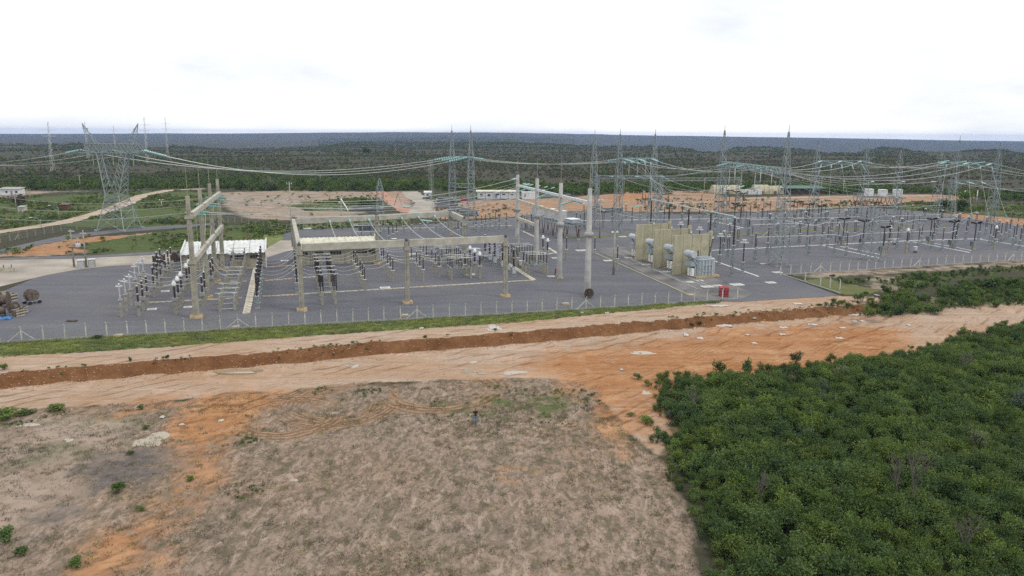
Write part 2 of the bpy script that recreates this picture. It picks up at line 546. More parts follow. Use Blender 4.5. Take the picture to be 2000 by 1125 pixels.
mk = {}
mk['field'] = zsoft([FIELD], 1.6, 2.0, .2, 61)
mk['pale'] = np.maximum(zsoft([ROADZ], 1.6, 1.5, .2, 62), zone([TERRACE], .6, .25, 63))
mk['grass'] = np.maximum(zone([VERGE], .8, .3, 64), .75 * zone([POND], .3, .2, 65))
mk['orange'] = np.maximum(zsoft(ORANGE[:1], 8, 3, .15, 66) * 1.15, np.maximum(np.maximum(zsoft(ORANGE[1:5] + ORANGE[6:], 4.0, 3, .15, 66) * .95, zsoft(ORANGE[5:6], 5.0, 3, .15, 66) * .70), np.maximum(zsoft(CLAY, 6, 3, .1, 67) * .70, zsoft([PINK[1], PINK[2], PINK[8]], 8, 4, .05, 60) * .50)))
mk['dark'] = np.maximum(zsoft(DARK, 4.0, 3, .2, 68) * .80, zsoft([GRAVEL_SITE], 4, 2, .1, 69))
mk['lush'] = np.maximum.reduce([zone(LUSH, 3, .08, 70), zsoft([FOREST], 2.0, 1.5, .3, 71) * .50, zsoft([BUSH_R, BUSH_S], 3.0, 2.0, .2, 72) * .62, .46 * zsoft(WEEDS, 4, 2.5, .2, 73)])
mk['pink'] = np.maximum.reduce([zsoft(PINK, 5, 3, .06, 74) * .88, zsoft(CLAY, 5, 4, .1, 67) * .9, zsoft(PALEF, 6, 3, .15, 75) * .85])
_d, _sd = dist_line(SCARP, gx, gy)
_s = _d * _sd + (fbm(gx * .35, gy * .35, 5) - .5) * 1.6 + (fbm(gx * .9, gy * .9, 6) - .5) * .9
mk['scarp'] = sstep(-.3, .15, _s) * (1 - sstep(1.9, 3.0, _s)) * (1 - sstep(66, 84, gx))
mk['pond'] = zone([POND], .3, .2, 65)

def col_attr(me, name, a, b, c):
    at = me.attributes.new(name, 'FLOAT_VECTOR', 'POINT')
    at.data.foreach_set('vector', np.stack([a, b, c], 1).astype(np.float32).ravel())

# ground material
gm, n, l, bs = nodes_mat('ground')
def N(t, **kw):
    x = n.new(t)
    for k, v in kw.items():
        if k in x.inputs.keys() if hasattr(x.inputs, 'keys') else False:
            x.inputs[k].default_value = v
        else:
            setattr(x, k, v)
    return x
tcn = n.new('ShaderNodeTexCoord')
def noise(scale, detail=4, rough=.55, rot=0.0, stretch=(1, 1, 1), dist=0.0):
    m_ = n.new('ShaderNodeMapping')
    m_.inputs['Rotation'].default_value = (0, 0, rot)
    m_.inputs['Scale'].default_value = stretch
    l.new(tcn.outputs['Object'], m_.inputs['Vector'])
    x = n.new('ShaderNodeTexNoise')
    x.inputs['Scale'].default_value = scale
    x.inputs['Detail'].default_value = detail
    x.inputs['Roughness'].default_value = rough
    x.inputs['Distortion'].default_value = dist
    l.new(m_.outputs[0], x.inputs['Vector'])
    return x.outputs['Fac']
def ramp2(src, p0, p1, c0=(0, 0, 0), c1=(1, 1, 1)):
    x = n.new('ShaderNodeValToRGB')
    x.color_ramp.elements[0].position, x.color_ramp.elements[1].position = p0, p1
    x.color_ramp.elements[0].color, x.color_ramp.elements[1].color = (*c0, 1), (*c1, 1)
    l.new(src, x.inputs['Fac'])
    return x.outputs['Color']
def math_(op, a, b=None, c=None):
    x = n.new('ShaderNodeMath')
    x.operation = op
    for i, v in enumerate((a, b, c)):
        if v is None:
            continue
        if isinstance(v, (int, float)):
            x.inputs[i].default_value = v
        else:
            l.new(v, x.inputs[i])
    return x.outputs[0]
def mixc(f, a, b):
    x = n.new('ShaderNodeMix')
    x.data_type = 'RGBA'
    for k, v in (('Factor', f), ('A', a), ('B', b)):
        if isinstance(v, (int, float)):
            x.inputs[k].default_value = v
        elif isinstance(v, tuple):
            x.inputs[k].default_value = (*v, 1)
        else:
            l.new(v, x.inputs[k])
    return x.outputs['Result']
def soft(mask, nz_, hard=4.0, amt=.9):
    t = math_('MULTIPLY_ADD', nz_, amt, -amt / 2 - .5)
    t = math_('ADD', t, mask)
    x = n.new('ShaderNodeMath')
    x.operation = 'MULTIPLY_ADD'
    x.use_clamp = True
    l.new(t, x.inputs[0])
    x.inputs[1].default_value = hard
    x.inputs[2].default_value = .5
    return x.outputs[0]
masks = {}
for nm, ks in (('zone_one', ('field', 'pale', 'grass')), ('zone_two', ('orange', 'dark', 'lush')), ('zone_three', ('pink', 'scarp', 'pond'))):
    a = n.new('ShaderNodeAttribute')
    a.attribute_name = nm
    sp = n.new('ShaderNodeSeparateXYZ')
    l.new(a.outputs['Vector'], sp.inputs[0])
    for k, i in zip(ks, range(3)):
        masks[k] = sp.outputs[i]
n_big = noise(.035, 5)
n_mid = noise(.30, 6, .6)
n_fine = noise(1.6, 6, .65)
n_grit = noise(7.0, 4, .7)
n_streak = noise(.9, 6, .62, R(-17), (.10, 1, 1), .4)         # along the graded road
n_rake = noise(1.0, 7, .68, R(30), (1, .38, 1), 1.2)          # diagonal marks of a cleared field
n_rake2 = noise(.9, 6, .66, R(-38), (1, .36, 1), 1.0)
n_far = noise(.018, 8, .62, 0, (1, .55, 1))
# open savanna beyond the site
base = mixc(ramp2(n_far, .38, .62), (.052, .056, .031), (.064, .057, .039))
base = mixc(ramp2(n_big, .48, .66), base, (.050, .060, .028))
base = mixc(math_('MULTIPLY', ramp2(n_fine, .45, .62), .4), base, (.046, .046, .026))
# cleared field
n_blot = noise(.95, 5, .64, R(18), (1, .5, 1), .8)
n_blot2 = noise(1.9, 5, .68, R(-30), (1, .5, 1), .8)
fld = mixc(ramp2(n_fine, .30, .70), (.245, .180, .140), (.362, .272, .218))
fld = mixc(math_('MULTIPLY', ramp2(n_big, .46, .66), .50), fld, (.310, .185, .105))
fld = mixc(math_('MULTIPLY', ramp2(noise(.06, 5, .6), .48, .64), .45), fld, (.190, .156, .122))
fld = mixc(math_('MULTIPLY', ramp2(n_rake, .46, .58), .62), fld, (.150, .120, .088))
fld = mixc(math_('MULTIPLY', ramp2(n_blot, .50, .60), .72), fld, (.118, .100, .066))
fld = mixc(math_('MULTIPLY', ramp2(n_blot2, .54, .62), .55), fld, (.105, .092, .060))
fld = mixc(math_('MULTIPLY', ramp2(n_rake2, .55, .64), .55), fld, (.44, .345, .28))
fld = mixc(math_('MULTIPLY', ramp2(noise(2.6, 3, .6), .57, .66), .55), fld, (.095, .102, .048))
c = mixc(soft(masks['field'], n_mid, 3), base, fld)
# graded dirt
def ring_marks(cx, cy, r0, r1, period, seedn):
    v = n.new('ShaderNodeVectorMath')
    v.operation = 'MULTIPLY'
    v.inputs[1].default_value = (1, 1, 0)
    l.new(tcn.outputs['Object'], v.inputs[0])
    d = n.new('ShaderNodeVectorMath')
    d.operation = 'DISTANCE'
    l.new(v.outputs[0], d.inputs[0])
    d.inputs[1].default_value = (cx, cy, 0)
    q = math_('ADD', d.outputs['Value'], math_('MULTIPLY', n_mid, 1.6))
    sw = math_('SINE', math_('MULTIPLY', q, 2 * math.pi / period))
    a = n.new('ShaderNodeMapRange')
    a.interpolation_type = 'SMOOTHSTEP'
    l.new(d.outputs['Value'], a.inputs['Value'])
    a.inputs['From Min'].default_value, a.inputs['From Max'].default_value = r0 - .5, r0 + .5
    b_ = n.new('ShaderNodeMapRange')
    b_.interpolation_type = 'SMOOTHSTEP'
    l.new(d.outputs['Value'], b_.inputs['Value'])
    b_.inputs['From Min'].default_value, b_.inputs['From Max'].default_value = r1 + .6, r1 - .6
    m_ = math_('MULTIPLY', a.outputs[0], b_.outputs[0])
    return m_, sw
ring_h = None
for (cx, cy, r0, r1, _a), per in zip(RUTS, (.62, .8, .9, .7, .8)):
    m_, sw = ring_marks(cx, cy, r0, r1, per, 0)
    pres = math_('MULTIPLY', m_, ramp2(noise(.13, 3, .5), .40, .52))
    c = mixc(math_('MULTIPLY', pres, .60), c, (.36, .225, .135))
    up = math_('MULTIPLY', pres, ramp2(math_('MULTIPLY_ADD', sw, .5, .5), .35, .75))
    c = mixc(math_('MULTIPLY', up, .80), c, (.165, .102, .060))
    ring_h = up if ring_h is None else math_('ADD', ring_h, up)
w_rut = n.new('ShaderNodeTexWave')
w_rut.inputs['Scale'].default_value = .26
w_rut.inputs['Distortion'].default_value = 16
w_rut.inputs['Detail'].default_value = 4
w_rut.inputs['Detail Scale'].default_value = .22
wmr = n.new('ShaderNodeMapping')
wmr.inputs['Rotation'].default_value = (0, 0, R(-107))
wmr.inputs['Scale'].default_value = (1, .35, 1)
l.new(tcn.outputs['Object'], wmr.inputs['Vector'])
l.new(wmr.outputs[0], w_rut.inputs['Vector'])
w_fine = n.new('ShaderNodeTexWave')
w_fine.inputs['Scale'].default_value = .75
w_fine.inputs['Distortion'].default_value = 22
w_fine.inputs['Detail'].default_value = 3
w_fine.inputs['Detail Scale'].default_value = .09
l.new(wmr.outputs[0], w_fine.inputs['Vector'])
fine_rut = math_('MULTIPLY', ramp2(w_fine.outputs['Fac'], .66, .90), ramp2(noise(.22, 5, .6), .48, .60))
rut = math_('MULTIPLY', ramp2(w_rut.outputs['Fac'], .80, .96), ramp2(noise(.16, 5, .6), .46, .62))
pale = mixc(ramp2(n_streak, .34, .64), (.330, .232, .160), (.450, .345, .265))
pale = mixc(math_('MULTIPLY', ramp2(n_big, .42, .62), .6), pale, (.36, .210, .115))
pale = mixc(math_('MULTIPLY', ramp2(noise(.10, 5, .6, R(-17), (.4, 1, 1)), .50, .64), .55), pale, (.40, .33, .27))
pale = mixc(math_('MULTIPLY', ramp2(n_mid, .52, .70), .45), pale, (.52, .41, .335))
pale = mixc(math_('MULTIPLY', ramp2(n_fine, .52, .66), .30), pale, (.24, .165, .11))
pale = mixc(math_('MULTIPLY', rut, .80), pale, (.19, .118, .07))
pale = mixc(math_('MULTIPLY', fine_rut, .50), pale, (.24, .150, .090))
pale = mixc(math_('MULTIPLY', ramp2(noise(.55, 6, .7, R(-12), (.06, 1, 1), .5), .54, .64), .45), pale, (.52, .40, .30))
c = mixc(soft(masks['pale'], n_mid, 4), c, pale)
pink = mixc(ramp2(n_mid, .36, .66), (.27, .205, .16), (.385, .305, .245))
pink = mixc(math_('MULTIPLY', ramp2(noise(.12, 6, .65), .48, .60), .75), pink, (.17, .155, .10))
pink = mixc(math_('MULTIPLY', ramp2(n_mid, .56, .66), .5), pink, (.115, .115, .06))
pink = mixc(math_('MULTIPLY', ramp2(noise(.5, 5, .7, R(60), (.25, 1, 1)), .54, .62), .5), pink, (.17, .14, .12))
c = mixc(soft(masks['pink'], n_mid, 3, 1.3), c, pink)
# orange clay with crawler marks
wv = n.new('ShaderNodeTexWave')
wv.inputs['Scale'].default_value = 1.1
wv.inputs['Distortion'].default_value = 7
wv.inputs['Detail'].default_value = 3
wv.inputs['Detail Scale'].default_value = .35
wm = n.new('ShaderNodeMapping')
wm.inputs['Rotation'].default_value = (0, 0, R(62))
l.new(tcn.outputs['Object'], wm.inputs['Vector'])
l.new(wm.outputs[0], wv.inputs['Vector'])
org = mixc(ramp2(n_streak, .32, .66), (.310, .140, .056), (.44, .240, .120))
org = mixc(math_('MULTIPLY', ramp2(wv.outputs['Fac'], .30, .75), .40), org, (.27, .105, .038))
org = mixc(math_('MULTIPLY', ramp2(n_mid, .50, .66), .5), org, (.53, .33, .19))
org = mixc(math_('MULTIPLY', rut, .75), org, (.165, .072, .030))
org = mixc(math_('MULTIPLY', fine_rut, .50), org, (.20, .085, .034))
org = mixc(math_('MULTIPLY', ramp2(noise(.35, 6, .66, R(-14), (.15, 1, 1), .6), .52, .66), .40), org, (.48, .30, .175))
c = mixc(soft(masks['orange'], n_mid, 2.2, 1.5), c, org)
drk = mixc(ramp2(n_fine, .35, .65), (.105, .092, .085), (.170, .145, .132))
c = mixc(soft(masks['dark'], n_mid, 2.6, 1.5), c, drk)
scp = mixc(ramp2(n_mid, .32, .68), (.118, .052, .022), (.215, .105, .048))
scp = mixc(math_('MULTIPLY', ramp2(noise(1.3, 5, .7, R(-17), (1, .25, 1)), .48, .66), .55), scp, (.095, .050, .022))
c = mixc(soft(masks['scarp'], n_fine, 5, .7), c, scp)
grs = mixc(ramp2(n_fine, .32, .68), (.105, .135, .040), (.190, .225, .075))
grs = mixc(math_('MULTIPLY', ramp2(n_mid, .46, .66), .5), grs, (.20, .175, .075))
c = mixc(soft(masks['grass'], n_mid, 5, .8), c, grs)
lsh = mixc(ramp2(n_fine, .32, .68), (.045, .068, .020), (.100, .130, .042))
lsh = mixc(math_('MULTIPLY', ramp2(n_mid, .50, .64), .55), lsh, (.125, .135, .062))
c = mixc(soft(masks['lush'], n_mid, 4, 1.3), c, lsh)
pnd = mixc(ramp2(n_mid, .3, .7), (.100, .115, .042), (.150, .155, .066))
c = mixc(masks['pond'], c, pnd)
c = mixc(math_('MULTIPLY', ramp2(n_grit, .56, .70), .22), c, (.06, .05, .04))
c = mixc(math_('MULTIPLY', ramp2(noise(4.1, 3, .6), .64, .72), .18), c, (.55, .46, .38))
l.new(c, bs.inputs['Base Color'])
bs.inputs['Roughness'].default_value = .95
bs.inputs['Specular IOR Level'].default_value = .1
hsum = math_('ADD', math_('MULTIPLY', n_fine, .16), math_('MULTIPLY', n_grit, .035))
hsum = math_('ADD', hsum, math_('MULTIPLY', n_rake, .26))
hsum = math_('SUBTRACT', hsum, math_('MULTIPLY', ring_h, .10))
hsum = math_('SUBTRACT', hsum, math_('MULTIPLY', rut, .05))
hsum = math_('ADD', hsum, math_('MULTIPLY', math_('MULTIPLY', wv.outputs['Fac'], masks['orange']), .05))
bp = n.new('ShaderNodeBump')
bp.inputs['Strength'].default_value = .9
bp.inputs['Distance'].default_value = 1.0
l.new(hsum, bp.inputs['Height'])
l.new(bp.outputs[0], bs.inputs['Normal'])

NX, NY = len(XS), len(YS)
ii, jj = np.meshgrid(np.arange(NX - 1), np.arange(NY - 1))
q0 = (jj * NX + ii).ravel()
quads = np.stack([q0, q0 + 1, q0 + 1 + NX, q0 + NX], 1)
def fmean(a):
    return a[quads].mean(1)
label = np.zeros(len(quads), int)
label[fmean(mk['field']) > .5] = 1
label[fmean(mk['pale']) > .5] = 2
label[fmean(mk['scarp']) > .5] = 3
label[fmean(mk['grass']) > .8] = 4
for k, nm in enumerate(('terrain', 'bare_field', 'dirt_road', 'embankment', 'grass_verge')):
    qs = quads[label == k]
    if not len(qs):
        continue
    us, inv = np.unique(qs.ravel(), return_inverse=True)
    me = bpy.data.meshes.new(nm)
    me.vertices.add(len(us))
    me.vertices.foreach_set('co', np.stack([gx[us], gy[us], gz[us]], 1).astype(np.float32).ravel())
    me.loops.add(len(qs) * 4)
    me.loops.foreach_set('vertex_index', inv.astype(np.int32))
    me.polygons.add(len(qs))
    me.polygons.foreach_set('loop_start', np.arange(0, len(qs) * 4, 4, dtype=np.int32))
    me.polygons.foreach_set('loop_total', np.full(len(qs), 4, np.int32))
    me.polygons.foreach_set('use_smooth', np.ones(len(qs), bool))
    me.update(calc_edges=True)
    col_attr(me, 'zone_one', mk['field'][us], mk['pale'][us], mk['grass'][us])
    col_attr(me, 'zone_two', mk['orange'][us], mk['dark'][us], mk['lush'][us])
    col_attr(me, 'zone_three', mk['pink'][us], mk['scarp'][us], mk['pond'][us])
    structure(put(nm, me, gm))

# haze: pale even air round the whole scene
hz = MB()
hz.box((0, 3400, -24), (30000, 14800, 180))
hm = bpy.data.materials.new('haze_air')
hm.use_nodes = True
hn, hl = hm.node_tree.nodes, hm.node_tree.links
hn.clear()
ho = hn.new('ShaderNodeOutputMaterial')
hv = hn.new('ShaderNodeVolumePrincipled')
hv.inputs['Color'].default_value = (.38, .57, 1.0, 1)
hv.inputs['Density'].default_value = 0.000062
hl.new(hv.outputs[0], ho.inputs['Volume'])
hz.build('haze', hm, kind='stuff')

# ---------------------------------------------------------------- yards, roads, paved strips
gv, n, l, bs = nodes_mat('yard_gravel')
tcn = n.new('ShaderNodeTexCoord')
g1, g2, g3, g4 = noise(.05, 5), noise(.5, 6, .6), noise(5, 4, .7), noise(.25, 5, .6, R(-17), (.12, 1, 1), .6)
c = mixc(ramp2(g1, .35, .66), (.080, .083, .103), (.108, .110, .128))
c = mixc(math_('MULTIPLY', ramp2(noise(.11, 6, .66), .44, .62), .55), c, (.074, .076, .090))
c = mixc(math_('MULTIPLY', ramp2(g4, .46, .64), .50), c, (.135, .132, .140))
c = mixc(math_('MULTIPLY', ramp2(g2, .50, .66), .35), c, (.092, .092, .106))
c = mixc(math_('MULTIPLY', ramp2(noise(1.6, 5, .75), .54, .62), .45), c, (.062, .064, .074))
c = mixc(math_('MULTIPLY', ramp2(g3, .50, .64), .40), c, (.15, .15, .16))
c = mixc(math_('MULTIPLY', ramp2(noise(.022, 5, .6), .50, .66), .50), c, (.142, .134, .128))
l.new(c, bs.inputs['Base Color'])
bs.inputs['Roughness'].default_value = .95
bp = n.new('ShaderNodeBump')
bp.inputs['Strength'].default_value = .5
bp.inputs['Distance'].default_value = .08
l.new(g3, bp.inputs['Height'])
l.new(bp.outputs[0], bs.inputs['Normal'])
M['gravel'] = gv

def sheet(name, px, z, m, thick=.25, raw=False):
    pts = px if raw else [G(*p) for p in px]
    b = MB().prism([(p[0], p[1]) for p in pts], z - thick, z)
    return structure(b.build(name, m))

sheet('gravel_yard', [(-200, 686), (0, 669), (500, 639), (1000, 612), (1380, 588), (1440, 590), (1640, 578), (1524, 536), (1750, 522), (2000, 508), (2250, 494), (2250, 452), (2000, 441), (1900, 427), (1800, 413), (1740, 408), (1690, 406), (1560, 413), (1450, 416), (1380, 420), (1250, 416), (1130, 413), (1060, 421), (945, 430), (850, 437), (770, 442), (580, 449), (556, 451), (548, 482), (520, 500), (345, 508), (215, 517), (150, 523), (90, 534), (0, 572), (-200, 640)], .05, M['gravel'])
M['road'] = mat('dusty_concrete_road', (.36, .32, .27), .9, .18, .12, bump=.2)
sheet('concrete_road', [(-200, 520), (0, 508), (140, 506), (345, 496), (520, 486), (548, 470), (580, 470), (740, 472), (900, 470), (905, 476), (760, 480), (585, 486), (556, 492), (520, 504), (345, 513), (215, 520), (150, 527), (90, 538), (0, 560), (-200, 600)], .085, M['road'])
sheet('asphalt_road', [(-200, 520), (-60, 504), (0, 488), (60, 474), (130, 459), (220, 449), (340, 440), (420, 436), (420, 440), (340, 446), (225, 455), (150, 464), (80, 478), (20, 492), (-60, 515), (-200, 540)], .06, M['asphalt'])
sheet('asphalt_lane', [(-60, 507), (60, 502), (180, 499), (345, 489), (345, 495), (140, 505.5), (0, 507), (-60, 512)], .06, M['asphalt'])
sheet('grass_strip', [(1372, 464), (1500, 456), (1640, 448.5), (1850, 440), (1850, 438), (1640, 446), (1500, 453), (1372, 460)], .058, mat('thin_yellow_grass', (.15, .16, .06), .95, .25, .5, bump=.3))
sheet('grass_strip', [(1105, 467), (1240, 460), (1240, 457), (1105, 464)], .058, mat('thin_green_grass', (.13, .15, .055), .95, .25, .5, bump=.3))
sheet('lawn', [(508, 450), (570, 444), (556, 452), (549, 480), (524, 484)], .075, mat('yellow_green_lawn', (.155, .18, .052), .95, .22, .4, bump=.3))
sheet('lawn', [(572, 428), (800, 424.5), (795, 438), (740, 440), (580, 446)], .04, mat('mown_lawn', (.135, .155, .055), .95, .25, .3, bump=.3))
sheet('transformer_road', [(1160, 486), (1232, 482), (1475, 574), (1440, 586), (1372, 590)], .082, mat('stained_concrete_road', (.175, .168, .165), .9, .25, .15, bump=.2))
M['track'] = mat('dusty_track', (.42, .33, .25), .95, .15, .15)
def strip(name, mid, half, z, m, sub=10):
    """a winding strip of ground: mid-line in metres"""
    pts = []
    for a, b_ in zip(mid[:-1], mid[1:]):
        for k in range(sub):
            t = k / sub
            pts.append(Vector((a[0] + (b_[0] - a[0]) * t, a[1] + (b_[1] - a[1]) * t, 0)))
    pts.append(Vector((*mid[-1], 0)))
    le, ri = [], []
    for i, p in enumerate(pts):
        d = (pts[min(i + 1, len(pts) - 1)] - pts[max(i - 1, 0)]).normalized()
        nn = Vector((-d.y, d.x, 0)) * half * (1 + .25 * (random.random() - .5))
        le.append(p + nn)
        ri.append(p - nn)
    b = MB()
    vs, fs = [], []
    for a, c_ in zip(le, ri):
        vs += [(a.x, a.y, tz(a.x, a.y) + z), (c_.x, c_.y, tz(c_.x, c_.y) + z)]
    for i in range(len(le) - 1):
        fs.append((2 * i + 1, 2 * i + 3, 2 * i + 2, 2 * i))
    b.add(vs, fs)
    return structure(b.build(name, m))
strip('dirt_track', P2([(-60, 462), (40, 448), (120, 436), (180, 421), (230, 404), (280, 382), (330, 372), (400, 369)]), 3.6, .16, M['track'])
TRACK = P2([(-60, 462), (40, 448), (120, 436), (180, 421), (230, 404), (280, 382), (330, 372), (400, 369)])
strip('site_road', P2([(820, 420), (830, 396), (810, 384), (800, 374)]), 5.0, .06, M['road'])
strip('site_road', P2([(830, 392), (940, 391), (1060, 384), (1130, 378)]), 3.0, .065, M['asphalt'])
strip('red_track', P2([(800, 415), (775, 398), (748, 384), (738, 374)]), 4.0, .055, mat('red_earth_track', (.42, .23, .16), .95, .15, .15))
strip('far_track', P2([(1440, 388), (1560, 386), (1700, 384), (1830, 382)]), 2.5, .055, M['track'])

# still brown or grey water standing on the dirt
wm_, n, l, bs = nodes_mat('puddle_water')
bs.inputs['Base Color'].default_value = (.30, .25, .185, 1)
bs.inputs['Roughness'].default_value = .06
bs.inputs['Specular IOR Level'].default_value = .9
M['puddle'] = wm_
wm2, n, l, bs = nodes_mat('muddy_puddle_water')
bs.inputs['Base Color'].default_value = (.30, .245, .165, 1)
bs.inputs['Roughness'].default_value = .10
bs.inputs['Specular IOR Level'].default_value = .6
M['mud'] = wm2
for px, py, w_, h_, m_ in [(465, 727, 100, 9, 'mud'), (295, 860, 70, 26, 'mud'), (688, 714, 26, 8, 'puddle'), (742, 702, 20, 4, 'puddle'), (915, 725, 36, 6, 'puddle'), (1003, 729, 42, 8, 'puddle'), (940, 728, 22, 5, 'puddle'),
                           (925, 709, 18, 4, 'puddle'), (1262, 768, 22, 6, 'puddle'), (965, 641, 36, 10, 'puddle'), (135, 860, 18, 7, 'puddle'), (55, 832, 34, 9, 'puddle'), (1255, 690, 60, 5, 'puddle'), (575, 938, 14, 6, 'puddle')]:
    zz = 0.0 if py == 641 else LOW
    q = G(px, py, zz)
    wx, wy = w_ / 2 * q.y / FOC, h_ / 2 * q.y / FOC / math.sin(math.atan2(CAM_H, q.y))
    pts, ph = [], random.random() * 6
    for i in range(26):
        t = 2 * math.pi * i / 26
        r = 1 + .28 * math.sin(2 * t + ph) + .16 * math.sin(3 * t + 2 * ph) + .1 * math.sin(5 * t + ph)
        pts.append((q.x + math.cos(t) * wx * r, q.y + math.sin(t) * wy * r))
    lev = sorted(tz(p[0], p[1]) for p in pts)[17] + .03
    structure(MB().prism(pts, lev - .3, lev).build('puddle', M[m_]))

# ---------------------------------------------------------------- buildings
def rect_axes(p, u, v):
    return lambda a, b, z=0.0: Vector((p.x + u.x * a + v.x * b, p.y + u.y * a + v.y * b, z))

def control_house(corner, length, depth, h0, h1, roof_mat, label, win, doors, pil):
    t = thing('control_house', label, 'building', corner, UA)
    L, D = length, depth
    b = MB()                                             # walls as one shell, sloping top
    b.add([(0, 0, 0), (L, 0, 0), (L, D, 0), (0, D, 0), (0, 0, h0), (L, 0, h0), (L, D, h1), (0, D, h1)],
          [(0, 1, 5, 4), (1, 2, 6, 5), (2, 3, 7, 6), (3, 0, 4, 7), (4, 5, 6, 7), (3, 2, 1, 0)])
    b.build('wall', M['wall'], t)
    nw = int(L / .62)
    sl = (h1 - h0) / D
    sheet_w = L / max(1, int(L / 3.4))
    x = 0.0
    while x < L - .1:                                    # roofing sheets, each corrugated
        m = MB()
        vs, k = [], 7
        for i in range(k + 1):
            xx = x + (sheet_w - .02) * i / k
            zz = .17 if i % 2 else 0.0
            for yy in (-.7, D + .1):
                vs.append((xx, yy, h0 + sl * yy + .12 + zz))
                vs.append((xx, yy, h0 + sl * yy + .07 + zz))
        fs = []
        for i in range(k):
            a = i * 4
            fs += [(a, a + 4, a + 6, a + 2), (a + 1, a + 3, a + 7, a + 5), (a, a + 1, a + 5, a + 4), (a + 2, a + 6, a + 7, a + 3)]
        m.add(vs, fs)
        m.build('roof_sheet', roof_mat, t)
        x += sheet_w
    for xx in (-.22, L + .02):                           # end parapets
        m = MB()
        m.add([(xx, -.9, h0 - .5), (xx + .2, -.9, h0 - .5), (xx + .2, D + .2, h1 - .4), (xx, D + .2, h1 - .4),
               (xx, -.9, h0 + .75), (xx + .2, -.9, h0 + .75), (xx + .2, D + .2, h1 + .75), (xx, D + .2, h1 + .75)],
              [(3, 2, 1, 0), (4, 5, 6, 7), (0, 1, 5, 4), (1, 2, 6, 5), (2, 3, 7, 6), (3, 0, 4, 7)])
        m.box((xx + .1, -.72, (h0 - .5) / 2), (.2, .36, h0 - .5))
        m.build('parapet', M['white'], t)
    for xx in pil:
        MB().box((xx, -.10, h0 / 2 - .05), (.34, .2, h0 - .1)).build('pilaster', M['concrete'], t)
    for xx in win:
        f = MB()
        for k in (-1, 1):
            f.box((xx + k * .58, -.04, h0 - 1.0), (.07, .1, .95))
            f.box((xx, -.04, h0 - 1.0 + k * .44), (1.09, .1, .07))
        f.box((xx, -.035, h0 - 1.0), (.05, .06, .81))
        w = f.build('window', M['concrete'], t)
        MB().box((xx, -.012, h0 - 1.0), (1.09, .03, .81)).build('pane', M['dark_glass'], w)
    for xx in doors:
        d = MB().box((xx, -.03, 1.2), (1.7, .08, 2.4)).build('door', M['door'], t)
        MB().box((xx + .6, -.10, 1.1), (.06, .05, .2)).build('handle', M['steel_dark'], d)
    return t

_a, _b = G(357, 529), G(520, 511)
_L = (_b - _a).length * .905
control_house(_a, _L, 10.0, 3.9, 5.5, M['roof_white'], 'low control house with white corrugated roof behind the four-column concrete gantry',
              [_L * q for q in (.10, .14, .30, .345, .39, .60, .64, .68, .84, .88)], [_L * .52], [_L * q for q in (.2, .45, .57, .76, .95)])
_a, _b = G(583, 519), G(737, 503)
_L = (_b - _a).length * .905
control_house(_a, _L, 10.0, 4.0, 5.5, M['roof_cream'], 'low control house with cream corrugated roof behind the long front concrete beam',
              [_L * q for q in (.05, .09, .24, .28, .42, .46, .50, .70, .74, .78, .82, .90, .94)], [_L * .34], [_L * q for q in (.16, .37, .58, .66, .97)])

def small_building(name, label, corner, length, depth, h0, h1, wall, roof, panels=0, win=(), door=(), over=.35, rz=UA, cat='building'):
    t = thing(name, label, cat, corner, rz)
    L, D = length, depth
    if panels:
        for i in range(panels):
            w = L / panels
            MB().box((w * (i + .5), D / 2, h0 / 2), (w - .1, D, h0)).build('wall_panel', wall, t)
            if i:
                MB().box((w * i, -.03, h0 / 2), (.14, .1, h0)).build('post', M['steel_dark'], t)
    else:
        b = MB()
        b.add([(0, 0, 0), (L, 0, 0), (L, D, 0), (0, D, 0), (0, 0, h0), (L, 0, h0), (L, D, h1), (0, D, h1)],
              [(0, 1, 5, 4), (1, 2, 6, 5), (2, 3, 7, 6), (3, 0, 4, 7), (4, 5, 6, 7), (3, 2, 1, 0)])
        b.build('wall', wall, t)
    r = MB()
    z0, z1 = h0 + .04, max(h0, h1) + .04
    if panels:
        z1 = z0 + .3
    r.add([(-over, -over, z0), (L + over, -over, z0), (L + over, D + over, z1), (-over, D + over, z1),
           (-over, -over, z0 + .16), (L + over, -over, z0 + .16), (L + over, D + over, z1 + .16), (-over, D + over, z1 + .16)],
          [(3, 2, 1, 0), (4, 5, 6, 7), (0, 1, 5, 4), (1, 2, 6, 5), (2, 3, 7, 6), (3, 0, 4, 7)])
    r.build('roof', roof, t)
    for x, z, w, h in win:
        f = MB().box((x, -.05, z), (w + .16, .06, h + .16)).build('window', M['cabinet'], t)
        MB().box((x, -.085, z), (w, .03, h)).build('pane', M['dark_glass'], f)
    for x, w, h in door:
        MB().box((x, -.05, h / 2), (w, .08, h)).build('door', M['door'], t)
    return t

